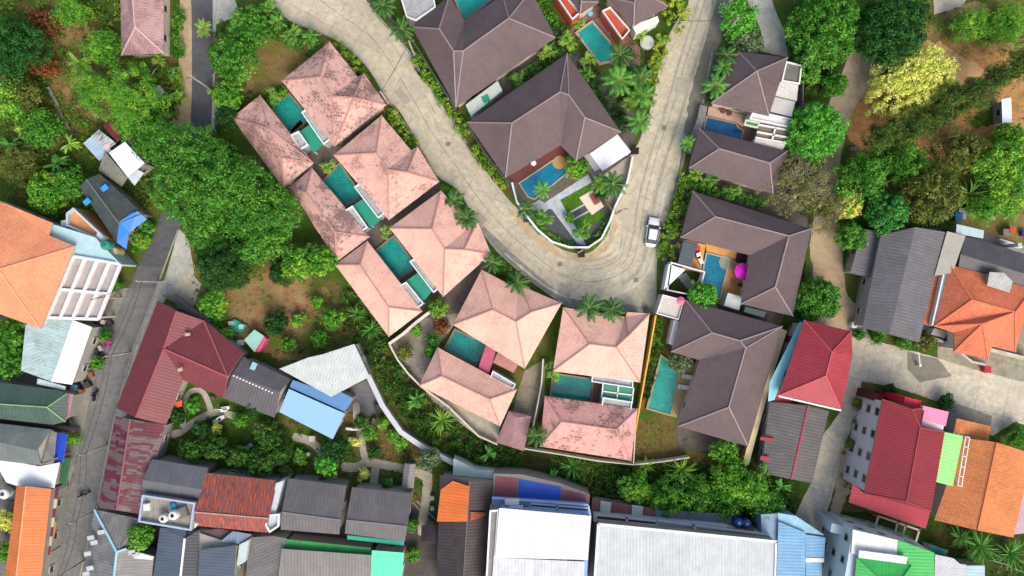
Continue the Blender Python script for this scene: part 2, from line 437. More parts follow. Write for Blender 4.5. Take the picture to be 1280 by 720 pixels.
def gable(name, label, quad, ez, rz, rm, ridge=None, cap=None, wm=None, group=None, ins=.35, rows=1, win=True, cat='house', t=None, thick=.1, fascia=None, wkw={}):
    """quad a,b,c,d : gable ends are a-b and c-d"""
    a, b, c, d = quad
    if ridge is None:
        m = lambda p, q: ((p[0]+q[0])/2, (p[1]+q[1])/2)
        w1 = (P(*a[:2], ez)+P(*b[:2], ez))/2; w2 = (P(*c[:2], ez)+P(*d[:2], ez))/2
        s = K*(H-rz)/H; ridge = [(w1.x/s+640, 360-w1.y/s), (w2.x/s+640, 360-w2.y/s)]
    if t is None: t = thing(name, label, cat, base_of(quad, ez), group)
    roof(t, quad, ridge, [(1,2,5,4), (3,0,4,5)], ez, rz, rm, cap, thick, fascia=fascia)
    wm = wm or GREYW
    foot = walls(t, quad, ez, wm, ins, win=win, rows=rows, **wkw)
    # gable triangles
    vs = [V3(q, ez) for q in quad]; rr = [V3(q, rz) for q in ridge]; ctr = sum(vs, Vector())/4
    for i, j, r in ((0,1,0), (2,3,1)):
        tri = [vs[i], vs[j], rr[r]]; dirv = (rr[1-r]-rr[r]).normalized(); 
        tri = [p + Vector((dirv.x, dirv.y, 0))*ins - Vector((0,0,.12)) for p in tri]
        mb = MB(); mb.add(tri + [p + Vector((dirv.x, dirv.y, 0))*.12 for p in tri], [(0,1,2),(3,5,4),(0,3,4,1),(1,4,5,2),(2,5,3,0)])
        mb.build('gable_wall', wm, t)
    return t
def shed(name, label, poly, z1, rm, z2=None, wm=None, group=None, ins=.25, cat='house', t=None, win=True, thick=.1, rows=1, wall=True, fascia=None, wkw={}, hd=None):
    """single-pitch or flat sheet roof; z2 = heights per vertex"""
    q = [(p[0], p[1], (z2[i] if z2 else z1)) for i, p in enumerate(poly)]
    zm = min(z2) if z2 else z1
    if t is None: t = thing(name, label, cat, base_of(poly, zm), group)
    roof(t, q, [], [tuple(range(len(q)))], z1, z1, rm, None, thick, fascia=fascia)
    if wall: walls(t, poly, zm-thick-.06, wm or GREYW, ins, win=win, rows=rows, **wkw)
    return t
def posts(root, poly, z, mat, r=.07, name='post', ins=.2):
    for x, y in inset(W2(poly, z), ins):
        m = MB(); m.box((x, y, (z-.1)/2), (r*2, r*2, z-.1)); m.build(name, mat, root)
def parapet(root, poly, z, h, w, mat, name='parapet'):
    out = ccw(W2(poly, z)); inn = inset(out, w); m = MB(); n = len(out)
    vs = [(x,y,z) for x,y in out]+[(x,y,z) for x,y in inn]+[(x,y,z+h) for x,y in out]+[(x,y,z+h) for x,y in inn]
    fs = []
    for i in range(n):
        j = (i+1)%n; fs += [(i,j,2*n+j,2*n+i), (n+j,n+i,3*n+i,3*n+j), (2*n+i,2*n+j,3*n+j,3*n+i), (j,i,n+i,n+j)]
    m.add(vs, fs); return m.build(name, mat, root)
def block(root, poly, z1, mat, z0=0, name='wall'):
    m = MB(); w = W2(poly, z1); m.prism(w, z0, z1); o = m.build(name, mat, root, uv=True)
    if z0 < .5: EXCL.append(ccw(w))
    return o
# ---------------------------------------------------------------- ground sheets
ZL = [0.004]; PLAID = []
def smooth_poly(p, k=4):
    out = []; n = len(p)
    for i in range(n):
        a, b, c, d = [Vector(p[(i+j-1)%n]) for j in range(4)]
        for t in range(k):
            t /= k; out.append(tuple(.5*((2*b)+(c-a)*t+(2*a-5*b+4*c-d)*t*t+(3*b-a-3*c+d)*t**3)))
    return out
def patch(name, poly, mat, jag=0., smooth=False, z=None, excl=False, px=True, kind='structure'):
    w = W2(poly) if px else poly
    if smooth: w = smooth_poly(w)
    w = ccw(w)
    if excl: EXCL.append(w)
    if jag:
        o = []; n = len(w)
        for i in range(n):
            a, b = Vector(w[i]), Vector(w[(i+1)%n]); L = (b-a).length; k = max(1, int(L/.45)); nn = Vector((b.y-a.y, a.x-b.x)).normalized()
            for j in range(k):
                q = a+(b-a)*j/k; d = noise.noise(Vector((q.x*.9, q.y*.9, 3)))*jag + noise.noise(Vector((q.x*2.7, q.y*2.7, 9)))*jag*.5
                o.append(tuple(q+nn*d))
        w = o
    if z is None:
        xs = [q[0] for q in w]; ys = [q[1] for q in w]; bb = (min(xs), min(ys), max(xs), max(ys)); z = .004
        for b2, z2 in PLAID:
            if bb[0] < b2[2] and b2[0] < bb[2] and bb[1] < b2[3] and b2[1] < bb[3]: z = max(z, z2+.003)
        PLAID.append((bb, z)); ZL[0] = max(ZL[0], z)
    tr = geometry.tessellate_polygon([[Vector((x,y,0)) for x,y in w]])
    fs = []
    for a, b, c in tr:
        if (Vector(w[b])-Vector(w[a])).cross(Vector(w[c])-Vector(w[a])) < 0: a, b, c = a, c, b
        fs.append((a, b, c))
    o = mk(name, [(x,y,z) for x,y in w], fs, mat)
    return tag(o, None, None, None, kind)
def ribbon(pts, w, z=0., px=True):
    p = [Vector(q) for q in (W2(pts, z) if px else pts)]; L = []; R = []
    for i, q in enumerate(p):
        d = (p[min(i+1, len(p)-1)]-p[max(i-1, 0)]).normalized(); n = Vector((-d.y, d.x)); ww = w[i] if isinstance(w, (list, tuple)) else w
        L.append(tuple(q+n*ww/2)); R.append(tuple(q-n*ww/2))
    return L + R[::-1]
def fwall(name, label, pts, w, h, mat, cat='wall', group=None, z0=0, cap=None):
    pl = ribbon(pts, w, h); m = MB(); m.prism(pl, z0, h)
    c = sum((Vector(q) for q in pl), Vector((0,0)))/len(pl)
    if cap is None: o = m.build(name, mat, None, (c.x, c.y, 0)); return tag(o, label, cat, group)
    t = thing(name, label, cat, (c.x, c.y, 0), group); m.build('wall_panel', mat, t)
    m = MB(); m.prism(ribbon(pts, w+.12, h), h+.002, h+.08); m.build('coping', cap, t); return t
# ---------------------------------------------------------------- foliage
def leaf_quads(pts, nrm, size, rng, asp=.55, jit=.7, sv=.35):
    n = len(pts); nn = nrm + rng.normal(size=(n,3))*jit; nn /= np.linalg.norm(nn, axis=1)[:,None]+1e-9
    r = rng.normal(size=(n,3)); a = np.cross(nn, r); a /= np.linalg.norm(a, axis=1)[:,None]+1e-9; b = np.cross(nn, a)
    s = size*(1+rng.uniform(-sv, sv, n)); a = a*s[:,None]/2; b = b*(s*asp)[:,None]/2
    v = np.stack([pts-a, pts-b, pts+a, pts+b], 1).reshape(-1,3)
    f = np.arange(4*n).reshape(n,4); return v, f
def clumps(centers, radii, per, size, rng, asp=.55, jit=.6, flat=.8, upb=.25):
    cs = np.repeat(centers, per, 0); rs = np.repeat(radii, per)
    d = rng.normal(size=(len(cs),3)); d[:,2] += upb; d /= np.linalg.norm(d, axis=1)[:,None]
    rr = rs*rng.uniform(.55, 1.05, len(cs))
    p = cs + d*rr[:,None]*np.array([1,1,flat]); return leaf_quads(p, d, size, rng, asp, jit)
def crown_pts(R, Hh, n, rng, irr=.22, spots=.0):
    k = np.arange(n); z = 1-(k+.5)/n*1.35; z = np.clip(z, -.35, 1); ph = k*2.39996+rng.uniform(0, 6)
    r = np.sqrt(np.clip(1-z*z, 0, 1)); ph = ph+rng.normal(0,.12,n)
    sd = rng.uniform(0, 50); q = 1+irr*(np.sin(ph*2+sd)*.45+np.sin(ph*3+sd*2)*.4+np.sin(ph*5+sd*3)*.3)*r + rng.normal(0, irr*.35, n)
    return np.stack([r*np.cos(ph)*R*q, r*np.sin(ph)*R*q, z*Hh*(.8+.2*q)], 1)
TREES = {}
def tree_crown(R, Hh, style, rng):
    """leaf clumps on an uneven dome with gaps; returns verts, faces"""
    st = dict(cr=.62, per=34, size=.34, irr=.20, asp=.55, gap=.05, dens=.62, jit=.6)
    st.update(style)
    st['per'] = int(st['per']*2.0); st['dens'] *= 1.45; st['gap'] *= .5; st['asp'] = min(.7, st['asp']*1.15); st['jit'] *= .75
    cr = st['cr']; n = int(2*math.pi*R*R*1.25/(cr*cr*math.pi)*st['dens'])+6
    c = crown_pts(R-cr*.6, Hh, n, rng, st['irr'])
    c += rng.normal(size=c.shape)*cr*.35
    keep = rng.uniform(size=len(c)) > st['gap']; c = c[keep]
    rad = cr*rng.uniform(.5, 1.55, len(c))
    v1, f1 = clumps(c, rad, st['per'], st['size'], rng, st['asp'], st['jit'])
    ni = int(n*.45); d = rng.normal(size=(ni,3)); d /= np.linalg.norm(d, axis=1)[:,None]; d[:,2] = np.abs(d[:,2])
    ci = d*np.array([R*.68, R*.68, Hh*.6])*rng.uniform(.4, 1, ni)[:,None]
    v2, f2 = clumps(ci, np.full(ni, cr*1.3), int(st['per']*.6), st['size']*1.5, rng)
    return np.concatenate([v1, v2]), np.concatenate([f1, f2+len(v1)])
BARK = plain(C(95,80,65), .95, .3)
SEED = [100]
def tree(px, py, rpx, h, mat, label, style={}, group=None, name='tree', cat='tree', hh=None, ell=None, bark=None):
    SEED[0] += 1; rng = np.random.default_rng(SEED[0]); rnd = random.Random(SEED[0])
    R = .93*rpx*K*(H-h*.6)/H; Hh = hh or min(R*.75, h*.55); zc = h-Hh
    c = P(px, py, zc+Hh*.4); g = Vector((c.x, c.y, 0))
    t = thing(name, label, cat, g, group)
    v, f = tree_crown(R, Hh, style, rng)
    if ell: # (stretch, angle deg)
        a = math.radians(ell[1]); x = v[:,0]*math.cos(a)+v[:,1]*math.sin(a); y = -v[:,0]*math.sin(a)+v[:,1]*math.cos(a); x *= ell[0]; y /= ell[0]
        v = np.stack([x*math.cos(a)-y*math.sin(a), x*math.sin(a)+y*math.cos(a), v[:,2]], 1)
    v = v + np.array([g.x, g.y, zc]); mk('crown', v, f, mat, t)
    m = MB(); rt = .07+R*.055
    m.tube([(g.x,g.y,-.05), (g.x+rnd.uniform(-.2,.2), g.y+rnd.uniform(-.2,.2), zc*.55), (g.x,g.y,zc+Hh*.2)], [rt*1.3, rt, rt*.7], 7)
    for i in range(5):
        a = i*1.256+rnd.uniform(-.4,.4); q = R*.62
        m.tube([(g.x,g.y,zc*.6), (g.x+math.cos(a)*q*.5, g.y+math.sin(a)*q*.5, zc+Hh*.1), (g.x+math.cos(a)*q, g.y+math.sin(a)*q, zc+Hh*.5)], [rt*.6, rt*.4, rt*.15], 5)
    m.build('trunk', bark or BARK, t); return t
def inpoly(x, y, poly):
    x = np.asarray(x); ins = np.zeros(x.shape, bool); n = len(poly); j = n-1
    for i in range(n):
        xi, yi = poly[i][0], poly[i][1]; xj, yj = poly[j][0], poly[j][1]
        if yi != yj:
            ins ^= ((yi > y) != (yj > y)) & (x < (xj-xi)*(y-yi)/(yj-yi)+xi)
        j = i
    return ins
def cover(name, label, polys, mat, dens=.5, cr=(.35,.9), h=(.2,1.0), per=26, size=.32, thr=-.2, cat='ground cover', seed=1, asp=.5, excl=True, nscale=.12, jit=.6):
    """undergrowth nobody could count: leaf clumps scattered through the area, thin where noise is low"""
    rng = np.random.default_rng(seed); cs = []; rs = []
    for poly in polys:
        w = W2(poly); xs = [q[0] for q in w]; ys = [q[1] for q in w]
        n = int((max(xs)-min(xs))*(max(ys)-min(ys))*dens)
        x = rng.uniform(min(xs), max(xs), n); y = rng.uniform(min(ys), max(ys), n); k = inpoly(x, y, w)
        if excl:
            for e in EXCL:
                k &= ~inpoly(x, y, e)
        x = x[k]; y = y[k]
        nz = np.array([noise.noise(Vector((a*nscale, b*nscale, seed*3.1)))+.5*noise.noise(Vector((a*nscale*3, b*nscale*3, seed))) for a, b in zip(x, y)])
        k = nz > thr; x = x[k]; y = y[k]; nz = nz[k]
        hh = h[0]+(h[1]-h[0])*np.clip((nz-thr)/.8, 0, 1)*rng.uniform(.4, 1.1, len(x))
        cs.append(np.stack([x, y, hh*.5], 1)); rs.append(np.clip(rng.uniform(cr[0], cr[1], len(x)), .1, None))
    cs = np.concatenate(cs); rs = np.concatenate(rs)
    v, f = clumps(cs, rs, per, size, rng, asp, jit, .7, .6); v[:,2] = np.maximum(v[:,2], .03)
    o = mk(name, v, f, mat); return tag(o, label, cat, None, 'stuff')
def hedge(label, pts, w, h, mat, seed=1, dens=3.2, size=.26, name='hedge', per=40, cat='hedge', cr=.38):
    rng = np.random.default_rng(seed); pl = ribbon(pts, w, h*.7); xs = [q[0] for q in pl]; ys = [q[1] for q in pl]
    n = int((max(xs)-min(xs))*(max(ys)-min(ys))*dens*1.5); x = rng.uniform(min(xs), max(xs), n); y = rng.uniform(min(ys), max(ys), n)
    k = inpoly(x, y, pl); x, y = x[k], y[k]; z = rng.uniform(.35, 1, len(x))*(h-cr*.6)*(1+.25*np.sin(x*1.3)*np.cos(y*1.1))
    v, f = clumps(np.stack([x,y,z],1), rng.uniform(cr*.6, cr*1.4, len(x)), per, size, rng, .55, .6)
    c = np.array([x.mean(), y.mean(), 0]); 
    # stems keep it standing on the ground
    o = thing(name, label, cat, c); mk('foliage', v, f, mat, o)
    m = MB()
    for i in range(0, len(x), 6): m.tube([(x[i], y[i], 0), (x[i], y[i], z[i])], .03, 4)
    m.build('stems', BARK, o); return o
# fronds ------------------------------------------------------------
def frond(m, base, az, el, L, droop, lw, ll, n=13, mi=0, rnd=random):
    """arching palm leaf: midrib plus leaflets either side"""
    pts = []; p = Vector(base); e = el
    for i in range(n+1):
        pts.append(p.copy()); d = Vector((math.cos(az)*math.cos(e), math.sin(az)*math.cos(e), math.sin(e))); p = p+d*L/n; e -= droop/n
    m.tube(pts[::2] if n > 6 else pts, .03, 3, 1, False)
    side = Vector((-math.sin(az), math.cos(az), 0))
    for i in range(2, n+1):
        t = i/n; l = ll*math.sin(math.pi*min(1, .18+t*.78))**.7*rnd.uniform(.85, 1.1); d = (pts[i]-pts[i-1]).normalized()
        for s in (-1, 1):
            o = (side*s*.85 + d*.55 + Vector((0,0,-.28-.3*rnd.random()))).normalized(); q = pts[i]
            wv = d*lw/2; tip = q+o*l
            m.add([q-wv, q+wv, q+o*l*.55+wv*.9, tip, q+o*l*.55-wv*.9], [(0,1,2,3,4)], mi)
def blade(m, base, az, el, L, droop, w, n=5, mi=0, rnd=random):
    p = Vector(base); e = el; side = Vector((-math.sin(az), math.cos(az), 0)); vs = []
    for i in range(n+1):
        t = i/n; ww = w*(math.sin(math.pi*(.15+.8*t))**.8)/2 if i < n else .01
        d = Vector((math.cos(az)*math.cos(e), math.sin(az)*math.cos(e), math.sin(e))); up = side.cross(d)
        vs += [p-side*ww+up*ww*.35*-1, p, p+side*ww-up*ww*.35]; p = p+d*L/n; e -= droop/n
    m.add(vs, [q for i in range(n) for q in ((3*i,3*i+1,3*i+4,3*i+3),(3*i+1,3*i+2,3*i+5,3*i+4))], mi)
PROTO = {}
def palm_proto(kind, k, rnd):
    o = bpy.data.objects.new('palm', None); m = MB(); tr = MB()
    if kind == 'coco':
        h = 6.2; lean = rnd.uniform(-.3,.3); top = Vector((lean, .2, h)); N = 13 if k else 11
        tr.tube([(0,0,-.05), (lean*.3, .05, h*.5), top], [.2, .14, .12], 8)
        for i in range(N): frond(m, top, i*6.283/N+rnd.uniform(-.18,.18), rnd.uniform(.15,1.0), 2.9*rnd.uniform(.85,1.1), rnd.uniform(1.1,1.6), .17, .75, 15, 0, rnd)
    elif kind == 'areca':
        for s in range(5):
            b = Vector((rnd.uniform(-.45,.45), rnd.uniform(-.45,.45), 0)); hh = rnd.uniform(1.4,2.9); tp = b*1.8+Vector((0,0,hh)); tr.tube([b, tp], [.07,.05], 6)
            for i in range(7): frond(m, tp, rnd.uniform(0,6.283), rnd.uniform(.4,1.2), rnd.uniform(1.2,1.7), 1.5, .12, .42, 10, 0, rnd)
    elif kind == 'banana':
        for s in range(2):
            b = Vector((rnd.uniform(-.4,.4), rnd.uniform(-.4,.4), 0)); hh = rnd.uniform(1.6,2.3); tp = b+Vector((0,0,hh)); tr.tube([b, tp], [.14,.09], 7)
            for i in range(8): blade(m, tp, rnd.uniform(0,6.283), rnd.uniform(.4,1.1), rnd.uniform(1.7,2.4), 1.5, .5, 6, 0, rnd)
    elif kind == 'strap':
        tr.tube([(0,0,0),(0,0,.8)], [.16,.1], 7)
        for i in range(46): blade(m, (0,0,.6), rnd.uniform(0,6.283), rnd.uniform(.25,1.35), rnd.uniform(1.3,2.5), rnd.uniform(.8,1.8), .13, 5, 0, rnd)
    COL.objects.link(o); return o, m, tr
def mkproto(kind, k, mats, stem):
    rnd = random.Random(k*17+len(kind)); o, m, tr = palm_proto(kind, k, rnd)
    ORG[o.name] = Vector((0,0,0)); m.build('crown', [mats, stem], o); tr.build('trunk', BARK, o); return o
USED = set()
def palm(kind, px, py, rpx, label, mat='g', rz=None, h=None, group=None):
    k = (kind, mat, random.randint(0, 1))
    base = {'coco': (2.75, 6.2), 'areca': (1.9, 2.6), 'banana': (2.0, 2.3), 'strap': (2.0, 1.0)}[kind]
    if k not in PROTO: PROTO[k] = mkproto(kind, k[2], PM[mat], plain(C(150,160,70), .7))
    pr = PROTO[k]; s = rpx*K*(H-base[1])/H/base[0]; z = base[1]*s; c = P(px, py, z); loc = (c.x, c.y, 0)
    rz = random.uniform(0, 6.28) if rz is None else rz
    nm = {'coco': 'palm_tree', 'areca': 'areca_palm', 'banana': 'banana_plant', 'strap': 'strap_leaf_plant'}[kind]
    cat = {'coco': 'palm', 'areca': 'palm', 'banana': 'plant', 'strap': 'plant'}[kind]
    if k in USED: o = dup(pr, loc, rz, s)
    else: o = pr; USED.add(k); o.location = loc; o.rotation_euler = (0,0,rz); o.scale = (s,s,s)
    o.name = nm; tag(o, label, cat, group); return o
# ---------------------------------------------------------------- ground
SOIL = ground(C(150,112,78), C(176,148,108), C(78,98,38), .16, .50)
SOILG = ground(C(112,88,56), C(140,125,80), C(62,90,30), .2, .42)
DIRT = ground(C(178,126,80), C(200,156,108), C(104,108,56), .3, .56)
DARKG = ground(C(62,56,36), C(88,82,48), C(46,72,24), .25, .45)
LAWN = ground(C(122,104,62), C(112,98,56), C(92,98,44), .3, .56)
ROADC = concrete(C(202,193,170), 4.2, .55, 0, .5)
ROADG = concrete(C(150,148,138), 0, .5)
ASPH = concrete(C(96,97,101), 0, .35)
PAVE = concrete(C(188,182,168), 2.4, .45, .1, .2)
PATHC = concrete(C(190,183,165), 0, .35, .1)
SAND = concrete(C(192,170,138), 0, .35, .15)
LIGHTC = concrete(C(190,190,180), 3.2, .5, 0, .1)
g = mk('ground', [(-900,-900,0),(900,-900,0),(900,900,0),(-900,900,0)], [(0,1,2,3)], SOILG); tag(g, None, None, None, 'structure')
# soil patches
patch('dirt', [(262,50),(330,28),(420,55),(360,100),(320,118),(290,145),(262,150)], SOIL, .9, True)
patch('dirt', [(322,60),(345,52),(384,70),(352,98),(325,118),(318,100)], ground(C(128,106,66), C(150,128,86), C(96,100,46), .3, .5), .9, True)
patch('dirt', [(240,330),(330,318),(385,345),(425,385),(440,430),(390,450),(330,440),(262,395),(240,370)], SOIL, 1.2, True)
patch('dirt', [(25,-10),(75,-10),(110,40),(155,75),(160,110),(110,170),(70,150),(60,60)], SOIL, 1.2, True)
patch('dirt', [(1150,55),(1215,45),(1290,85),(1290,110),(1235,125),(1215,160),(1280,150),(1290,200),(1170,200),(1080,170),(1085,120)], DIRT, 1., True)
patch('dirt', [(1160,25),(1280,-10),(1290,60),(1215,60),(1165,50)], SOIL, 1.2, True)
patch('dirt', [(1060,130),(1082,110),(1110,130),(1100,170),(1065,180),(1058,165)], DIRT, .7, True)
patch('dirt', [(1002,112),(1035,105),(1045,130),(1030,128),(1005,135)], DIRT, .7, True)
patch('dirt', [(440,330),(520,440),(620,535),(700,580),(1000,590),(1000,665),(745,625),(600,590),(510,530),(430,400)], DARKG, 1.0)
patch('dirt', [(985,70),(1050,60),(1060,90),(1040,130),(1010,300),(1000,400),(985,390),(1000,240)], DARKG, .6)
patch('garden_soil', [(205,545),(232,470),(280,497),(345,520),(440,510),(500,525),(560,580),(535,680),(505,680),(205,600)], SOILG, .3)
patch('dirt', [(425,515),(505,535),(548,570),(520,600),(470,590),(440,545)], LAWN, .6, True)
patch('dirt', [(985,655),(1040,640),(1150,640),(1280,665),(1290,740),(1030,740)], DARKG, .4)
patch('dirt', [(1180,262),(1290,262),(1290,345),(1180,300)], SOIL, .6)
patch('lawn', [(797,524),(850,532),(862,562),(935,580),(790,580)], LAWN, .2)
patch('lawn', [(818,395),(860,400),(842,440),(832,455),(800,520),(796,515)], LAWN, .1)
patch('dirt_track', [(1128,40),(1165,52),(1215,78),(1245,98),(1215,118),(1190,100),(1150,70)], concrete(C(200,160,116), 0, .3, .15), .8, True, excl=True)
patch('dirt_track', [(1240,120),(1290,108),(1290,140),(1262,148)], DIRT, .6, True, excl=True)
patch('dirt_track', [(1088,105),(1104,112),(1098,150),(1112,175),(1078,190),(1066,178),(1066,150)], DIRT, .6, True, excl=True)
# roads
patch('road_verge', [(224,-15),(240,-15),(241,100),(240,158),(222,220),(205,232),(212,180),(224,100)], SAND, .35)
left = [(239,-20),(240,60),(240,110),(238,160),(228,205),(212,245),(197,280),(178,322),(160,360),(143,400),(126,440),(114,490),(104,540),(93,590),(80,640),(71,690),(62,750)]
right = [(98,750),(106,700),(121,640),(131,590),(141,540),(153,490),(167,440),(182,400),(197,360),(211,322),(224,287),(243,245),(256,205),(264,160),(266,110),(266,60),(266,-20)]
patch('pavement', [(266,-15),(290,-15),(300,20),(270,30),(268,110),(280,130),(262,175),(262,60)], LIGHTC, .15)
patch('pavement', [(126,372),(150,360),(160,360),(104,540),(78,640),(60,740),(40,740),(66,612),(90,545),(80,490),(92,480),(115,410)], ROADG, .1)
patch('pavement', [(224,285),(236,300),(243,340),(236,378),(208,372),(170,440),(150,505),(128,600),(118,640),(100,720),(96,740)], LIGHTC, .1)
patch('pavement', [(212,368),(232,335),(252,355),(240,390),(222,385)], PATHC, .2)
patch('pavement', [(197,352),(212,350),(204,380),(150,515),(128,640),(118,642),(140,540),(152,490),(166,440)], LIGHTC, .05)
patch('left_road', left+right, ASPH, 0, False, excl=True)
LT = concrete(C(126,126,124), 0, .35)
patch('road_repair', [(126,442),(143,400),(160,360),(197,360),(182,400),(167,440),(153,490),(141,540),(121,640),(104,720),(98,750),(62,750),(80,640),(104,540),(114,490)], LT, .0)
patch('road_repair', [(173,333),(205,333),(197,360),(163,360)], concrete(C(108,108,110), 0, .3), .1)
main = [(295,-20),(318,-5),(342,5),(362,25),(412,45),(437,62),(460,85),(472,105),(485,125),(500,140),(520,175),(545,217),(572,237),(597,280),(620,312),(645,335),(672,357),(705,380),(745,384),(775,386),(815,391),(820,372),(820,330),(824,300),(833,268),(845,237),(852,205),(858,178),(866,170),(878,125),(889,65),(903,35),(918,-20),
        (864,-20),(860,7),(840,37),(825,82),(815,130),(800,175),(790,192),(775,245),(765,272),(760,292),(740,314),(722,317),(703,312),(685,300),(657,272),(640,254),(620,230),(602,207),(582,180),(565,150),(545,118),(530,100),(515,72),(500,53),(475,25),(462,8),(450,-20)]
patch('main_road', main, ROADC, .12, True, excl=True)
patch('road_dark_strip', [(884,120),(900,50),(917,-20),(896,-20),(880,55),(862,120),(850,200),(836,265),(845,237),(858,178)], concrete(C(128,124,114), 0, .5), .3)  # strip of darker concrete down the right side of the upper road
patch('road_edge', [(672,357),(640,330),(600,290),(604,282),(650,325),(705,372),(760,378),(815,384),(815,391),(745,386),(705,382)], ROADG, .1)
patch('sandy_edge', [(640,256),(668,292),(700,314),(735,322),(760,300),(768,275),(773,280),(765,305),(738,330),(698,322),(660,298),(634,262)], SAND, .3)
patch('driveway', [(921,-20),(958,-20),(970,15),(981,40),(985,72),(950,64),(952,40),(944,20)], LIGHTC, .1, excl=True)
patch('driveway', [(1165,-15),(1225,-15),(1200,8),(1168,19)], PATHC, .2)
patch('concrete_path', [(1068,62),(1105,76),(1084,112),(1070,132),(1060,160),(1050,200),(1048,240),(1050,290),(1054,330),(1056,370),(1072,400),(1066,425),(1020,430),(1016,330),(1014,290),(1024,250),(1030,205),(1036,170),(1030,150),(1038,125),(1052,92)], concrete(C(176,160,138), 0, .45, .1), .1, True, excl=True)
patch('sand_track', [(1014,290),(1048,280),(1054,330),(1060,370),(1080,390),(1066,425),(1040,400),(1020,350)], SAND, .25, True)
patch('concrete_yard', [(1062,400),(1075,405),(1095,427),(1135,437),(1172,447),(1210,458),(1290,478),(1290,535),(1270,527),(1240,545),(1192,512),(1172,502),(1120,484),(1077,477),(1068,520),(1055,560),(1042,615),(1032,645),(1026,672),(990,650),(1015,602),(1027,547),(1052,512)], LIGHTC if 0 else concrete(C(212,204,184), 4.5, .5, .08, .25), .15, excl=True)
patch('road_repair', [(1134,440),(1172,448),(1190,470),(1150,478),(1134,462)], concrete(C(140,136,124), 0, .4), .1)
patch('yard', [(1172,400),(1290,400),(1290,480),(1210,460),(1172,447)], concrete(C(165,160,142), 3, .5, .25, .25), .1)
patch('yard', [(1185,500),(1240,520),(1235,560),(1180,545)], ROADG, .1)
patch('road_verge', [(1052,560),(1066,560),(1068,600),(1050,640),(1036,650),(1043,610)], SAND, .3)
# joints, tyre marks and repairs on the main road
def smooth_line0(p, k=5):
    out = []; n = len(p)
    for i in range(n-1):
        a, b, c, d = [Vector(p[min(max(i+j-1, 0), n-1)]) for j in range(4)]
        for t in range(k):
            t /= k; out.append(tuple(.5*((2*b)+(c-a)*t+(2*a-5*b+4*c-d)*t*t+(3*b-a-3*c+d)*t**3)))
    return out+[tuple(p[-1])]
cl = [(380,-15),(420,15),(465,48),(492,85),(515,122),(543,170),(575,215),(600,250),(630,285),(670,320),(705,345),(745,352),(785,335),(798,300),(806,250),(822,190),(842,130),(856,80),(872,30),(886,-15)]
JO = concrete(C(146,140,126), 0, .4); TY = concrete(C(186,179,162), 0, .5); WEAR = concrete(C(210,203,185), 0, .3); TY2 = concrete(C(172,165,149), 0, .5)
W_ = smooth_line0(W2(cl)); patch('road_joint', ribbon(W_, .10, px=False), JO, .03, px=False)
def off(line, d):
    o = []
    for i, q in enumerate(line):
        a, b = Vector(line[max(i-1, 0)]), Vector(line[min(i+1, len(line)-1)]); t = (b-a).normalized(); o.append((q[0]-t.y*d, q[1]+t.x*d))
    return o
for a, b, d, w_, m_ in ((20,48,1.3,.35,TY), (22,50,2.9,.35,TY), (40,75,-1.2,.3,TY), (42,74,-2.7,.3,WEAR), (60,95,.9,.3,TY2), (58,95,-1.5,.45,TY2), (52,66,2.4,.14,TY2), (53,67,1.9,.12,TY2), (50,62,3.2,.12,TY2), (54,64,.8,.16,WEAR), (0,24,1.8,.3,TY)):
    patch('tyre_mark', ribbon(off(W_[a:b], d), w_, px=False), m_, .12, px=False)
for q in ([(700,352),(716,356),(712,372),(697,366)], [(598,262),(610,275),(600,284),(588,270)], [(806,262),(818,264),(815,284),(803,282)], [(846,96),(862,99),(858,118),(842,114)], [(500,108),(514,126),(506,132),(493,115)]): patch('road_repair', q, concrete(C(172,166,152), 0, .6), .06)
for x, y in ((700,330),(830,160),(560,180),(795,350)):
    p = P(x, y); patch('drain_cover', [(p.x-.35,p.y-.35),(p.x+.35,p.y-.35),(p.x+.35,p.y+.35),(p.x-.35,p.y+.35)], concrete(C(132,128,120), 0, .3), px=False)
# villa yards
patch('gravel_yard', [(486,430),(505,416),(545,384),(580,360),(594,366),(566,408),(546,434),(525,482),(505,456)], concrete(C(168,156,146), 1.2, .6, .3, .6), .15, excl=True)
patch('yard', [(526,482),(560,492),(625,533),(622,556),(600,548),(566,522),(540,500)], PATHC, .05, excl=True)
patch('yard', [(655,464),(682,448),(680,500),(668,530),(640,516)], concrete(C(160,148,128), 2, .5, .2, .3), .05, excl=True)
patch('yard', [(300,165),(420,110),(560,240),(640,380),(520,400),(440,330)], concrete(C(120,112,104), 2, .6, .1, .5), .05)
patch('yard', [(570,60),(700,40),(800,150),(790,192),(765,272),(735,306),(700,304),(650,260),(600,180)], concrete(C(110,104,96), 2, .6, .2, .5), .05)
patch('yard', [(894,62),(1000,80),(1010,290),(975,410),(930,570),(845,560),(850,380),(830,372),(828,325),(852,242),(860,205),(870,172),(882,125)], concrete(C(108,98,92), 2, .5, .1, .3), .05)
patch('yard', [(690,0),(740,0),(800,60),(800,90),(760,80),(715,40)], concrete(C(150,118,108), 1, .3, 0, .5), .05)
patch('yard', [(1100,285),(1200,285),(1290,310),(1290,400),(1200,420),(1080,400)], ROADG, .05)
patch('yard', [(0,395),(120,395),(150,360),(92,480),(80,520),(88,620),(40,740),(-20,740),(-20,395)], concrete(C(130,126,120), 1.6, .6, .15, .2), .05)
patch('yard', [(120,630),(200,600),(350,590),(540,640),(620,590),(740,630),(1000,660),(1040,740),(100,740)], concrete(C(95,90,86), 2, .5, .1, .2), .05)
patch('yard', [(438,484),(461,474),(476,498),(480,512),(462,520),(445,512),(430,517)], concrete(C(118,118,122), 0, .4), 0, excl=True)
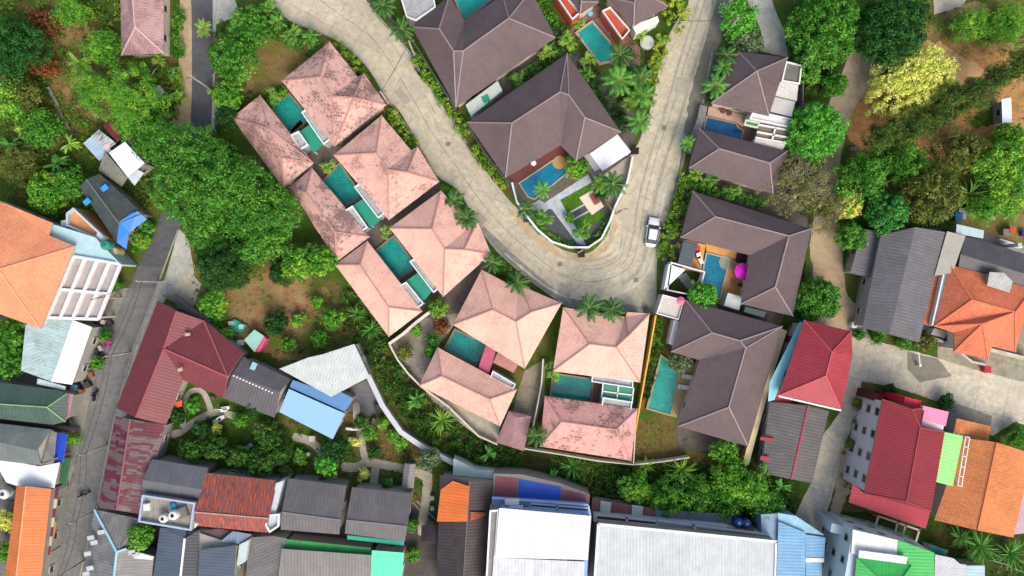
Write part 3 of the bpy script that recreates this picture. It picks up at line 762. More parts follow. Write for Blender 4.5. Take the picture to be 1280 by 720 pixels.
# garden paths at the bottom left
for pts, w in (([(208,545),(226,540),(238,530),(252,522),(270,515),(285,518),(296,521)], 1.0), ([(228,540),(229,520),(232,500),(238,490),(250,488),(258,497),(264,515)], .8), ([(367,546),(384,550),(398,560),(406,574)], 1.2), ([(445,505),(447,530),(453,555),(457,576)], 1.0),
               ([(428,583),(445,584),(460,578),(490,583),(505,586),(525,592),(533,596)], 1.3), ([(470,582),(468,596),(467,612)], 1.1), ([(535,592),(533,620),(529,645),(528,668)], 1.3), ([(418,595),(417,606)], .9), ([(320,530),(332,540),(330,555)], .7)):
    patch('garden_path', smooth_poly(ribbon(pts, w), 2), PATHC, .05, px=False, excl=True)
for a, b in (((516,628),(545,660)), ((521,626),(550,655))):
    patch('garden_path', ribbon([a, b], .15), PATHC, px=False)
# pale corner garden of the dark villa
patch('paving', [(650,262),(690,250),(752,218),(772,240),(765,272),(752,296),(735,306),(712,306),(690,298),(668,280)], concrete(C(92,94,98), .9, .3, 0, .55), .0, excl=True)
patch('lawn', [(697,252),(738,229),(741,236),(703,263)], ground(C(70,100,30),C(90,118,40),C(70,110,28),.5,.3), .05)
patch('lawn', [(700,256),(722,247),(729,256),(708,267)], ground(C(70,100,30),C(90,118,40),C(70,110,28),.5,.3), .05)
patch('lawn', [(714,275),(735,264),(742,270),(752,262),(758,272),(730,286),(720,284)], ground(C(70,100,30),C(90,118,40),C(70,110,28),.5,.3), .05)
patch('garden_walkway', [(674,258),(735,218),(740,228),(700,250),(733,307),(722,305),(690,262)], concrete(C(196,204,212), 0, .15), 0)
patch('garden_walkway', [(660,258),(674,250),(690,258),(680,266)], concrete(C(196,204,212), 0, .15), 0)
patch('garden_walkway', ribbon([(706,269),(732,255)], .25), concrete(C(200,205,210), 0, .1), px=False)
patch('garden_walkway', ribbon([(712,277),(736,264)], .25), concrete(C(200,205,210), 0, .1), px=False)
patch('driveway', [(750,222),(789,193),(790,205),(775,248),(768,270),(756,255)], PATHC, 0)
# kerbs along the main road
KERB = concrete(C(172,168,158), 0, .3)
KG = 'concrete kerbs of the hillside road'
def kerb(pts, label):
    m = MB(); w = smooth_line(W2(pts)); m.prism(ribbon(w, .18, 0, px=False), 0, .13); c = w[len(w)//2]; o = m.build('kerb', KERB, None, (c[0], c[1], 0)); tag(o, label, 'kerb')
def smooth_line(p, k=4):
    out = []; n = len(p)
    for i in range(n-1):
        a, b, c, d = [Vector(p[min(max(i+j-1, 0), n-1)]) for j in range(4)]
        for t in range(k):
            t /= k; out.append(tuple(.5*((2*b)+(c-a)*t+(2*a-5*b+4*c-d)*t*t+(3*b-a-3*c+d)*t**3)))
    return out+[tuple(p[-1])]
kerb([(343,6),(363,26),(413,46),(438,63),(461,86),(486,126),(521,176),(546,218),(573,238),(598,281),(621,313),(646,336),(673,358),(706,381)], 'kerb along the outer side of the curving road by the pink roofed villas')
kerb([(462,8),(476,24),(501,52),(516,71),(531,99),(546,117),(566,149),(583,179)], 'kerb along the inner side of the road beside the large dark roofed villa at the top')
kerb([(820,372),(820,330),(824,300),(833,268),(845,237),(853,205),(859,178),(867,170),(879,125),(890,65)], 'kerb on the right side of the road, next to the tall hedge by the white car')
kerb([(706,382),(745,387),(775,389),(815,393)], 'kerb at the bottom of the road bend above the palm trees')
kerb([(800,175),(815,130),(825,82),(840,37),(860,7)], 'kerb left of the upper road, beside the palms and yellow hedge')
kerb([(96,738),(105,700),(120,640),(130,590),(140,540),(152,490),(166,440),(181,400),(196,360),(210,322),(223,287)], 'kerb between the left road and the long maroon roof')
# ---------------------------------------------------------------- pool villas
PK1 = tiles(C(216,172,160), .65, .33, .45, .50, sseed=3.)
PK2 = tiles(C(228,180,164), .5, .33, .45, .56, sseed=11.)
PK3 = tiles(C(238,188,170), .25, .33, .45, .60, sseed=5., var=.06)
PK4 = tiles(C(224,168,158), .65, .33, .45, .54, sseed=7.)
PCAP = plain(C(186,138,130), .75)
DK = tiles(C(106,91,92), .12, .33, .42, .6, var=.05, groove=.12, sseed=2., bmp=.6)
DKH = tiles(C(110,94,95), .2, .33, .42, .55, var=.08, groove=.2, sseed=9., bmp=.8)
TEAL = water(C(18,128,118), C(34,158,144)); TEAL2 = water(C(20,150,140), C(40,165,155)); BLUEP = water(C(10,104,138), C(18,126,156)); BLUED = water(C(8,80,130), C(10,100,150))
GREENP = plain(C(44,146,120), .4, .1); GREEND = plain(C(60,140,110), .4, .1)
SLAB = concrete(C(175,180,182), 0, .8); WHT = plain(C(238,238,238,.85), .6, .06, dirt=.25)
DECK = plain(C(120,95,80), .8, .2); WOOD = tiles(C(222,160,88), 0, .16, 3., var=.12, groove=.2, bmp=.3)
def uvflat(m): return m
def pool(label, poly, wm, rim=.28, rm=None, z=.42, group=None, ledge=None):
    out = inset(W2(poly, z), -rim); inn = ccw(W2(poly, z)); c = sum((Vector(q) for q in inn), Vector((0,0)))/len(inn)
    t = thing('swimming_pool', label, 'pool', (c.x, c.y, 0), group); EXCL.append(out)
    n = len(inn); m = MB(); 
    vs = [(x,y,0) for x,y in out]+[(x,y,z) for x,y in out]+[(x,y,z) for x,y in inn]+[(x,y,.02) for x,y in inn]; fs = []
    for i in range(n):
        j = (i+1)%n; fs += [(i,j,n+j,n+i),(n+i,n+j,2*n+j,2*n+i),(2*n+i,2*n+j,3*n+j,3*n+i)]
    m.add(vs, fs); m.build('coping', rm or plain(C(150,140,120), .8, .15), t)
    m = MB(); m.prism(inn, .03, z-.12); m.build('water', wm, t); return t
def backroof(t, tl, tr, br, bl, r1, r2, mat, ez=3.1, rz=4.9, cap=PCAP):
    roof(t, [tl,tr,br,bl], [r1,r2], [(0,1,4),(1,2,5,4),(2,3,5),(3,0,4,5)], ez, rz, mat, cap)
    walls(t, [tl,tr,br,bl], ez, CREAM, .6)
def flatslab(t, poly, z=2.9, mat=None, h=.35):
    block(t, poly, z, mat or SLAB, 0, 'flat_roof'); parapet(t, poly, z-.02, h, .16, WHT)
def canopy(t, poly, z, mat, name='canopy', frame=True):
    m = MB(); w = W2(poly, z); m.prism(w, z-.06, z); m.build(name, mat, t, uv=True)
    if frame: posts(t, poly, z, WHT)
def villa(label, fr, fridge, ffaces, bk, mat, bmat, slabs, cans, ez=3.2, rz=5.3):
    t = thing('pool_villa', label, 'villa', base_of(fr, ez), 'pink roofed pool villas')
    roof(t, fr, fridge, ffaces, ez, rz, mat, PCAP)
    walls(t, fr, ez, CREAM, .6); backroof(t, *bk, bmat)
    for s in slabs: flatslab(t, *s)
    for c in cans: canopy(t, *c)
    return t
FF = [(0,1,8,7,6),(5,0,6),(5,6,7,4),(4,7,8,3),(1,2,3,8)]
villa('stained pink roofed villa nearest the top of the road, patched with black mould', [(412,52),(447,96),(455,92),(483,131),(418,183),(352,101)], [(400,96),(415,120),(442,122)], FF,
      ((325,119),(392,204),(354,235),(290,147),(335,160),(352,197)), PK1, PK1,
      [([(377,141),(386,135),(414,174),(405,181)],), ([(364,169),(374,164),(386,181),(376,188)],)], [([(374,165),(388,155),(405,179),(392,192)], 2.3, GREENP)])
villa('pink roofed villa with a long mould streaked rear roof, second from the top', [(477,144),(514,188),(522,183),(549,227),(486,275),(417,194)], [(470,191),(485,212),(509,215)], FF,
      ((390,210),(462,296),(421,327),(362,234),(383,240),(419,290)), PK2, PK1,
      [([(443,234),(452,228),(481,267),(473,273)],), ([(431,264),(441,257),(460,284),(451,291)],)], [([(441,257),(456,247),(478,273),(464,285)], 2.3, GREENP)])
villa('pink roofed villa with a palm leaning over its clean front roof, third in the row', [(551,238),(591,280),(597,277),(614,317),(554,371),(487,285)], [(540,286),(556,311),(580,312)], FF,
      ((459,301),(528,389),(486,421),(419,331),(450,331),(486,384)), PK3, PK3,
      [([(512,327),(521,321),(551,358),(542,366)],), ([(498,358),(508,352),(530,379),(521,386)],)], [([(508,351),(522,341),(540,364),(528,378)], 2.3, GREENP)])
villa('pale pink roofed villa with a pink tiled terrace, above the gravel yard', [(602,337),(647,361),(651,357),(702,379),(656,461),(566,406)], [(616,387),(645,402),(664,390)], FF,
      ((547,434),(646,487),(625,533),(524,482),(552,470),(612,499)), PK3, PK3,
      [([(632,428),(654,441),(650,450),(628,436)],), ([(616,463),(645,480),(640,488),(612,473)],)], [([(622,441),(648,455),(642,466),(616,453)], 2.4, tiles(C(200,140,130), 0, .3, .3, var=.08)), ([(608,430),(621,434),(610,472),(597,462)], 2.5, plain(C(190,90,120), .6, .15, dirt=.3))])
villa('pink roofed villa standing square to the road bend, with mould on its rear roof', [(704,384),(782,396),(784,390),(812,392),(800,478),(691,464)], [(737,430),(770,434),(785,420)], FF,
      ((681,495),(797,511),(789,576),(675,558),(702,527),(770,537)), PK3, PK4,
      [([(740,467),(791,476),(791,485),(739,477)],), ([(753,496),(790,502),(788,516),(751,512)],)], [([(754,479),(792,485),(790,504),(752,497)], 2.5, GREEND)])
for i, (poly, l) in enumerate((([(339,133),(361,118),(386,148),(365,166)], 'teal pool between the two roofs of the top stained pink villa'), ([(404,227),(424,206),(453,246),(432,257)], 'teal pool of the second pink villa in the row'), ([(470,314),(492,296),(520,333),(498,348)], 'teal pool of the third pink villa, beside the palm roof'),
    ([(557,435),(569,413),(608,431),(594,457)], 'teal pool of the pale pink villa beside the gravel yard'), ([(692,468),(740,475),(738,501),(689,495)], 'wide teal pool of the pink villa below the road bend'))):
    z = .42; pool(l, poly, TEAL, .25, plain(C(150,125,105), .8, .2), group='teal villa pools')
for poly, l, m in (([(376,150),(390,170),(374,184),(360,168)], 'dark deck at the end of the top pink villa pool', DECK), ([(740,477),(754,480),(750,506),(736,502)], 'brown deck beside the wide teal pool', DECK), ([(432,259),(454,247),(460,256),(438,268)], 'brown deck behind the second villa pool', DECK), ([(498,350),(520,334),(526,344),(504,358)], 'brown deck behind the third villa pool', DECK)):
    mb = MB(); w = W2(poly); mb.prism(w, 0, .3); o = mb.build('deck', m, None, (w[0][0], w[0][1], 0)); tag(o, l, 'deck')
# skylight bars over the square villa court
t = thing('court_pergola', 'white bars over the green court of the pink villa below the bend', 'pergola', P(772,492,0)); m = MB()
for a, b in (((754,489),(791,494)), ((773,482),(771,500)), ((754,479),(752,497)), ((792,485),(790,504))): m.bar(P(*a, 2.62), P(*b, 2.62), .18, .1)
m.build('beam', WHT, t); posts(t, [(754,479),(792,485),(790,504),(752,497)], 2.6, WHT)
house('small_annex', 'small dusty pink annex at the corner below the pale pink villa', 'annex', [(636,514),(664,520),(655,564),(620,553)], [(646,522),(638,556)], [(0,1,4),(1,2,5,4),(2,3,5),(3,0,4,5)], 2.6, 3.1, tiles(C(170,130,132), .2, .3, .4, sseed=1.), None, ins=.3)
tower = thing('pool_villa', 'dusty pink hipped roof standing alone beside the top of the left road', 'villa', base_of([(150,-14),(205,-14),(205,67),(152,69)], 3.2))
roof(tower, [(150,-18),(205,-18),(204.5,66.5),(152,69)], [(165,-16),(169,34)], [(0,1,4),(1,2,5,4),(2,3,5),(3,0,4,5)], 3.2, 5.2, tiles(C(186,150,146), .45, .4, .9, .5, sseed=8., scol=(105,85,90), groove=.35), plain(C(205,175,168), .7)); walls(tower, [(150,-18),(205,-18),(204.5,66.5),(152,69)], 3.2, CREAM, .6)
# dark roofed villas
DG = 'dark tiled pool villas'
house('pool_villa', 'huge dark roofed villa round a turquoise pool at the top edge', 'villa', [(515,34),(570,134),(694,47),(664,-12),(628,-6),(580,26),(562,-6)], [(549,36),(567,64),(579,64),(636,23)],
      [(0,1,8,7),(1,9,8),(1,2,10,9),(2,3,10),(3,4,10),(6,5,8,7),(5,4,10,9,8),(0,7,6)], 3.6, 6.2, DK, DCAP, group=DG)
house('pool_villa', 'L shaped dark roofed villa at the road bend, beside a white carport', 'villa', [(584,153),(709,67),(776,165),(720,201),(701,181),(632,222)], [(640,154),(700,115),(711,119),(731,147)],
      [(0,1,7,6),(1,8,7),(1,2,9,8),(0,6,5),(5,6,7,4),(4,7,8,9,3),(3,9,2)], 3.6, 6.4, DK, DCAP, group=DG)
house('pool_villa', 'dark pyramid roofed villa beside roof terraces, above the deep blue pool', 'villa', [(922,64),(985,72),(961,145),(889,129)], [(946,89)], [(0,1,4),(1,2,4),(2,3,4),(3,0,4)], 3.6, 6.2, DKH, DCAP, group=DG)
house('pool_villa', 'dark hipped villa below the deep blue pool', 'villa', [(874,161),(984,189),(966,242),(862,210)], [(899,186),(962,204)], [(0,1,5,4),(1,2,5),(2,3,4,5),(3,0,4)], 3.6, 5.8, DK, DCAP, group=DG)
house('pool_villa', 'L shaped dark roofed villa round the orange wooden deck', 'villa', [(866,239),(1014,286),(991,395),(926,380),(938,319),(851,297)], [(894,271),(986,295),(969,359)],
      [(0,1,7,6),(1,2,8,7),(2,3,8),(3,4,7,8),(4,5,6,7),(5,0,6)], 3.6, 6.0, DK, DCAP, group=DG)
house('pool_villa', 'tall stretched dark roofed villa between the narrow teal pool and the red house', 'villa', [(857,375),(978,408),(935,558),(848,533),(874,450),(839,440)], [(890,416),(925,426),(932,435),(911,509)],
      [(0,1,8,7,6),(1,2,9,8),(2,3,9),(3,4,7,8,9),(4,5,6,7),(5,0,6)], 3.6, 6.2, DK, DCAP, group=DG)
t = house('pool_villa', 'dark roofed villa with two orange floored balconies at the top edge', 'villa', [(755,-16),(835,8),(792,33),(758,-4)], [(800,-12),(793,4)], [(0,1,4),(1,2,5,4),(2,3,5),(3,0,4,5)], 4.2, 6, DK, DCAP, group=DG, win=False)
roof(t, [(706,-14),(752,-14),(748,3),(725,18)], [(722,-12),(727,2)], [(0,1,4),(1,2,5,4),(2,3,5),(3,0,4,5)], 4.2, 5.6, DK, DCAP)
walls(t, [(706,-14),(752,-14),(748,3),(725,18)], 4.2, CREAM)
OR = plain(C(186,84,54), .75, .15)
for q in ([(693,-6),(705,-6),(725,17),(715,26)], [(752,15),(762,10),(787,39),(777,51)]):
    block(t, q, 3.2, OR, 0, 'balcony'); parapet(t, q, 3.18, .6, .14, WHT)
block(t, [(790,32),(822,20),(824,26),(795,42)], 2.8, WHT, 0, 'flat_roof')
# roof terraces on the right of the pyramid villa
t = thing('service_block', 'white flat roofed block with stained terraces right of the pyramid roof', 'outbuilding', P(985,130)); EXCL.append(W2([(975,77),(1003,82),(990,190),(940,185)]))
block(t, [(982,77),(1002,82),(999,106),(976,102)], 3.4, concrete(C(120,118,112), 0, .9), 0, 'flat_roof'); parapet(t, [(982,77),(1002,82),(999,106),(976,102)], 3.38, .3, .2, WHT)
block(t, [(974,102),(998,106),(996,126),(969,119)], 3.3, plain(C(225,220,212), .8, .1, dirt=.8), 0, 'flat_roof'); block(t, [(968,121),(994,127),(990,146),(963,139)], 3.2, plain(C(205,203,196), .8, .12, dirt=.3), 0, 'flat_roof')
block(t, [(941,138),(990,149),(987,160),(936,149)], 3.1, WHT, 0, 'flat_roof'); parapet(t, [(941,138),(990,149),(987,160),(936,149)], 3.08, .3, .2, WHT)
block(t, [(948,157),(986,163),(983,178),(945,172)], 2.7, concrete(C(135,125,112), 0, .5), 0, 'flat_roof')
m = MB()
for a, b in (((948,156),(986,163)), ((946,165),(985,172)), ((944,172),(983,179)), ((969,160),(965,175))): m.bar(P(*a, 2.95), P(*b, 2.95), .25, .3)
m.build('beam', WHT, t); block(t, [(944,173),(982,180),(977,190),(942,180)], 3.1, plain(C(220,215,205), .8, .1, dirt=.7), 0, 'flat_roof')
block(t, [(933,151),(948,155),(945,160),(931,156)], 2.9, GREEND, 2.7, 'skylight'); parapet(t, [(931,150),(949,154),(946,161),(929,157)], 2.6, .4, .2, plain(C(220,218,190), .7))
pool('turquoise pool notched into the huge dark roof at the top', [(566,-10),(625,-10),(580,24)], TEAL2)
pool('bright turquoise pool under the orange balconies', [(722,41),(740,28),(769,62),(767,74),(750,78)], TEAL2, .3, plain(C(190,170,150), .8))
pool('blue pool in the angle of the L shaped villa at the road bend', [(650,229),(690,202),(697,198),(707,205),(708,216),(668,248),(660,245)], BLUEP, .18, plain(C(176,160,136), .8))
pool('deep blue pool between two dark roofs', [(884,147),(920,155),(922,160),(928,163),(926,175),(880,164)], BLUED, .25, plain(C(165,140,120), .8))
pool('blue pool set in the orange wooden deck', [(884,317),(911,324),(909,334),(899,373),(874,366)], BLUEP, .2, plain(C(170,175,170), .7))
pool('narrow teal pool beside the yellow boundary wall', [(827,446),(849,462),(838,518),(810,510)], TEAL, .25, plain(C(175,150,110), .8))
for (x, y, z, r, col, nm) in ((908,328,.33,1.1,C(150,150,130),'steps'), (699,203,.33,1.0,C(190,150,80),'steps')):
    p = P(x, y, z); m = MB(); m.lathe((p.x,p.y,0), [(r,.25),(r,z),(r*.65,z),(r*.65,z+.03)], 18); near = min((o for o in bpy.data.objects if o.get('category') == 'pool'), key=lambda o: (o.location-Vector((p.x,p.y,0))).length); m.build(nm, plain(col, .6, .2), near)
def deck(label, poly, z, mat, cat='deck', name='deck'):
    m = MB(); w = W2(poly, z); m.prism(w, 0, z); c = P(*poly[0]); o = m.build(name, mat, None, (c.x, c.y, 0), uv=True); EXCL.append(ccw(w)); return tag(o, label, cat)
deck('maroon deck between the dark roof and the blue pool at the bend', [(634,222),(700,178),(712,192),(694,198),(648,229)], .3, plain(C(105,58,56), .7, .12))
deck('beige sun deck above the deep blue pool', [(886,133),(934,144),(930,160),(921,153),(884,144)], .3, plain(C(196,170,148), .85, .12))
deck('brown deck right of the deep blue pool', [(930,150),(950,158),(946,178),(928,176)], .3, plain(C(140,112,92), .8, .15))
deck('orange wooden deck left of the blue pool', [(858,300),(882,306),(872,365),(852,345)], .3, WOOD)
deck('orange wooden deck strip between roof and blue pool', [(882,304),(940,318),(938,330),(912,322),(883,314)], .301, WOOD)
deck('orange wooden deck right of the blue pool, under the magenta parasol', [(913,324),(938,330),(928,384),(898,380),(901,370)], .302, WOOD)
deck('worn timber deck beside the narrow teal pool', [(851,461),(872,452),(852,525),(840,520)], .3, tiles(C(190,160,110), 0, .16, 3., var=.12, groove=.2, bmp=.3))
deck('grey deck beside the turquoise pool under the balconies', [(742,24),(752,20),(780,52),(775,68),(770,58)], .25, plain(C(130,105,98), .8, .15))
deck('beige paving slabs round the garden bench at the road bend', [(724,247),(741,237),(755,258),(740,269)], .12, plain(C(225,208,188), .8, .05), 'terrace', 'terrace')
# carport and louvres at the bend
t = thing('carport', 'white roofed carport with slatted front at the road bend', 'carport', P(765,190)); 
shed(None, None, [(737,192),(772,168),(789,190),(753,214)], 2.8, WHT, wall=False, t=t); posts(t, [(737,192),(772,168),(789,190),(753,214)], 2.8, WHT, .1); m = MB()
for i in range(5):
    a = i/5; m.bar(P(731+14*a, 197+16*a*1.2, 2.7), P(741+13*a, 192+20*a, 2.7), .55, .05)
m.build('louvre', plain(C(165,160,165), .5), t); m = MB(); m.prism(W2([(729,195),(739,189),(754,214),(741,222)], 2.55), 2.45, 2.5); m.build('canopy', plain(C(110,105,108), .6), t)
t = thing('roof_terrace', 'mould speckled tiled roof terrace left of the tall dark villa', 'outbuilding', P(840,380)); block(t, [(828,368),(855,375),(848,400),(820,392)], 3., plain(C(215,208,200), .8, .1, dirt=.9), 0, 'flat_roof'); parapet(t, [(828,368),(855,375),(848,400),(820,392)], 2.98, .3, .15, WHT)
block(t, [(843,400),(849,401),(842,432),(836,430)], 2.6, WHT, 0, 'flat_roof')
t = thing('garden_room', 'white edged glass roof over a planted court left of the orange deck', 'outbuilding', P(850,345))
block(t, [(836,330),(857,337),(838,355),(830,362)], 2.6, WHT, 0, 'flat_roof'); block(t, [(857,338),(875,341),(866,370),(832,362),(846,350)], .6, DARKG, 0, 'planted_court'); parapet(t, [(834,328),(876,340),(868,371),(829,363)], 0, 2.6, .18, WHT)
m = MB(); 
for i in range(4): m.box(P(852+i*3, 345+i*4), (1.4,.6,1.5), .3)
m.build('bench', plain(C(120,125,120), .7), t)
t = thing('shade_shelter', 'dark slate shade roof at the left end of the orange deck', 'shade roof', P(862,318)); shed(None, None, [(855,300),(872,304),(864,334),(847,330)], 2.5, metal(C(82,92,100), .8, slen=8), wall=False, t=t); posts(t, [(855,300),(872,304),(864,334),(847,330)], 2.5, DECK)
t = thing('white_box', 'white plant room box at the lower edge of the orange deck', 'outbuilding', P(916,377)); block(t, [(910,366),(928,371),(924,388),(905,382)], 2.2, plain(C(190,198,196), .6), 0, 'wall')
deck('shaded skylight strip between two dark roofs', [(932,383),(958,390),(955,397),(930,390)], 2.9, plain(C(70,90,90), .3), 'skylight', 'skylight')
t = thing('rooftop_court', 'stained white court with a teal mat between two large dark roofs', 'outbuilding', P(603,122)); block(t, [(582,131),(622,101),(628,113),(589,145)], 2.4, plain(C(190,205,196), .7, .1, dirt=.5), 0, 'wall'); m = MB(); m.prism(W2([(601,121),(610,117),(613,126),(605,129)], 2.5), 2.41, 2.46); m.build('mat', GREENP, t)
t = thing('flat_roofed_house', 'grey concrete roofed house at the top edge, left of the huge dark roof', 'house', P(515,10)); block(t, [(497,-15),(540,-15),(545,10),(520,27),(508,22)], 3.4, concrete(C(170,172,172), 0, .6), 0, 'wall'); parapet(t, [(497,-15),(540,-15),(545,10),(520,27),(508,22)], 3.38, .35, .2, WHT)
# furniture
t = thing('parasol', 'magenta parasol open on the orange wooden deck', 'parasol', P(929,339)); m = MB(); p = P(929,339,2.3)
m.lathe((p.x,p.y,0), [(1.25,1.95),(1.2,2.0),(.65,2.3),(.06,2.5)], 8); m.build('canopy', plain(C(235,40,200,.95), .6, .08), t); m = MB(); m.tube([(p.x,p.y,.3),(p.x,p.y,2.45)], .04); m.build('pole', WHT, t)
t = thing('parasol', 'small closed pink parasol on the speckled roof terrace', 'parasol', P(851,376)); m = MB(); p = P(851,376,4.6); m.lathe((p.x,p.y,0), [(.62,4.5),(.6,4.55),(.05,4.9)], 8); m.build('canopy', plain(C(235,110,150,.9), .6), t); m = MB(); m.tube([(p.x,p.y,3),(p.x,p.y,4.8)], .03); m.build('pole', WHT, t)
def lounger(px, py, rz, label, col, z=.3, grp=None):
    b = P(px, py, z); t = thing('sun_lounger', label, 'sun lounger', b, grp); R = Matrix.Translation(b) @ Matrix.Rotation(rz, 4, 'Z')
    m = MB(); m.box((0,0,.32), (.65,1.3,.08)); m.box((0,.85,.5), (.65,.7,.08), 0, 0, 0, .6); m.v = [R @ v for v in m.v]; m.build('cushion', col, t)
    m = MB(); [m.box((sx*.3, sy, .15), (.06,.06,.3)) for sx in (-1,1) for sy in (-.55,.55)]; m.box((0,0,.26), (.7,1.4,.05)); m.v = [R @ v for v in m.v]; m.build('frame', DECK, t)
LW = plain(C(235,235,232,.85), .8, .05)
lounger(861,471, 1.4, 'upper white sun lounger on the worn timber deck', LW); lounger(856,484, 1.4, 'lower white sun lounger on the worn timber deck', LW)
lounger(872,318, .1, 'red cushioned lounger on the orange deck', plain(C(190,40,40,.9), .8)); lounger(875,325, .4, 'white lounger next to the red one on the orange deck', LW)
lounger(762,38, .5, 'pale lounger beside the turquoise pool under the balconies', LW, .25)
def table(px, py, label, col, r=.5, z=.3, h=.7, name='round_table', cat='table'):
    b = P(px, py, z+h); t = thing(name, label, cat, (b.x, b.y, z)); m = MB(); m.lathe((b.x,b.y,z), [(r,h-.06),(r,h)], 14); m.build('tabletop', col, t); m = MB(); m.lathe((b.x,b.y,z), [(.3,0),(.05,.06),(.05,h-.06)], 10); m.build('pedestal', DECK, t)
table(918,354, 'brown round table on the orange deck below the parasol', DECK, .4); table(926,356, 'dark round table by the wall, under the parasol', plain(C(80,50,40), .6), .35)
table(920,340, 'red brown table left of the magenta parasol', plain(C(120,50,40), .6), .35)
table(904,138, 'red brown terrace table on the beige sun deck', plain(C(110,60,50), .6), .45); table(912,141, 'second red brown table on the beige sun deck', plain(C(100,56,48), .6), .4)
table(667,204, 'white round table on the maroon deck', LW, .4); table(675,194, 'small white stool on the maroon deck near the roof', LW, .25, .3, .45)
table(738,17, 'pale blue round table under the orange balcony', plain(C(120,190,215), .5), .4); 
t = thing('spa_tub', 'round grey spa tub beside the palms under the balconies', 'spa tub', P(809,53)); m = MB(); p = P(809,53,.8); m.lathe((p.x,p.y,0), [(1.0,0),(1.05,.8),(.85,.82)], 20); m.build('tub', plain(C(185,185,180), .5, .1), t); m = MB(); m.lathe((p.x,p.y,0), [(.9,.83),(.85,.9)], 20); m.build('cover', plain(C(200,202,198), .6, .1), t)
t = thing('garden_bench', 'red brown bench on the beige slabs at the road bend', 'bench', P(744,249)); m = MB(); p = P(744,249,.5); m.box((p.x,p.y,.5), (1.0,1.5,.1), .5); m.build('seat', plain(C(140,75,70), .6), t); m = MB(); [m.box((p.x+a*math.cos(.5)-b*math.sin(.5), p.y+a*math.sin(.5)+b*math.cos(.5), .28), (.08,.08,.44), .5) for a in (-.4,.4) for b in (-.6,.6)]; m.build('legs', DECK, t)
t = thing('daybed', 'black square daybed above the magenta parasol', 'daybed', P(928,323)); m = MB(); p = P(928,323,.9); m.box((p.x,p.y,.55), (1.5,1.3,.35), -.2); m.build('mattress', plain(C(45,40,42), .8), t); m = MB(); m.box((p.x,p.y,.34), (1.6,1.4,.1), -.2); m.build('frame', DECK, t)
# ---------------------------------------------------------------- the rest of the town
WALLG = plain(C(170,168,160), .85, .12, dirt=.5); DARK = plain(C(60,55,52), .9, .2)
M_MAR = metal(C(124,56,62), .5, var=.04, slen=9, line=.30, rust=0.0)
M_GRY = metal(C(108,104,108), 1.1, var=.07, line=.14, rust=.35, rcol=(80,78,80), slen=2.2)
M_GRY2 = metal(C(140,138,136), .6, var=.08, line=.25, slen=2.2)
M_SLT = metal(C(84,98,116), .45, var=.03, line=.35, slen=20)
M_DGR = metal(C(78,92,88), 1.2, var=.10, line=.12, rust=.4, rcol=(50,60,56))
M_WHT = metal(C(212,228,232,.85), .9, var=.02, line=.08, slen=30, rough=.45)
M_WHT2 = metal(C(245,248,250,.9), .9, var=.015, line=.05, slen=30, rough=.45)
# red hipped house
RED = metal(C(168,54,66), .8, var=.03, line=.12, slen=20); REDL = metal(C(178,28,58), .6, var=.04, line=.35, slen=20)
t = house('red_house', 'red hipped roof house with a pale blue side strip, right of the tall dark villa', 'house', [(1005,400),(1064,414),(1066,443),(1051,512),(974,494)], [(1040,440),(1032,470)],
      [(0,1,5),(1,2,5),(2,3,6,5),(3,4,6),(4,0,5,6)], 5.6, 7.8, RED, plain(C(205,90,100), .6), plain(C(215,200,190), .8), ins=.5, rows=2, cw=.12)
canopy(t, [(1000,402),(1004,404),(968,500),(960,502),(962,478)], 4.2, plain(C(140,205,215), .5, .1), 'awning', False)
canopy(t, [(971,486),(990,500),(985,508),(966,504)], 3.2, REDL, 'awning', False)
m = MB(); m.bar(P(973,495,5.6), P(1051,513,5.6), .25, .2); m.build('gutter', WHT, t)
M_DK = metal(C(100,96,96), .55, var=.10, line=.35, slen=1.4)
t = gable('grey_roof_house', 'striped dark grey corrugated roof with a red ridge, below the red hipped house', [(962,502),(1036,514),(1015,604),(952,591)], 3.4, 4.3, M_DK, [(1010,507),(989,599)], plain(C(190,40,70), .6), None, 'x')
t['group'] = 'grey sheet roofed houses'
for a, b, c, d in (((951,546),(968,548),(967,552),(950,550)), ((951,570),(963,571),(962,576),(950,575))): canopy(t, [a,b,c,d], 3.85, REDL, 'awning', False)
# large warehouse
W_G = metal(C(112,110,114), .9, var=.10, line=.16, slen=1.6, rust=.3, rcol=(78,76,78))
gable('warehouse', 'long grey corrugated warehouse roof below the round green trees', [(1101,294),(1182,290),(1149,428),(1078,410)], 4.4, 5.8, W_G, [(1144,284),(1112,418)], None, WALLG, 'grey sheet roofed houses', cat='warehouse')
shed('lean_to_shed', 'narrow grey lean-to roof on the left of the warehouse', [(1078,286),(1101,290),(1087,347),(1063,341)], 3.2, W_G, cat='shed')
shed('flat_roofed_house', 'beige flat roof strip between the warehouse and the black tiled roof', [(1184,289),(1207,295),(1191,341),(1168,345)], 4.6, plain(C(172,168,158), .8, .1, dirt=.4))
gable('grey_roof_house', 'black grey sheet roof behind the orange tiled house', [(1290,320),(1290,372),(1196,345),(1207,295)], 3.8, 4.8, metal(C(86,84,90), .9, var=.12, line=.14, slen=1.5), [(1290,345),(1201,318)], None, group='grey sheet roofed houses')
shed('lean_to_shed', 'small pale blue sheet roof above the black grey roof', [(1196,280),(1230,288),(1229,298),(1195,292)], 4.2, metal(C(190,212,214), .7, slen=9), cat='shed')
CLAY = tiles(C(218,122,86), .25, .32, .5, .52, scol=(150,80,60), sseed=4., var=.14, groove=.35); CLAYC = plain(C(215,120,85), .7)
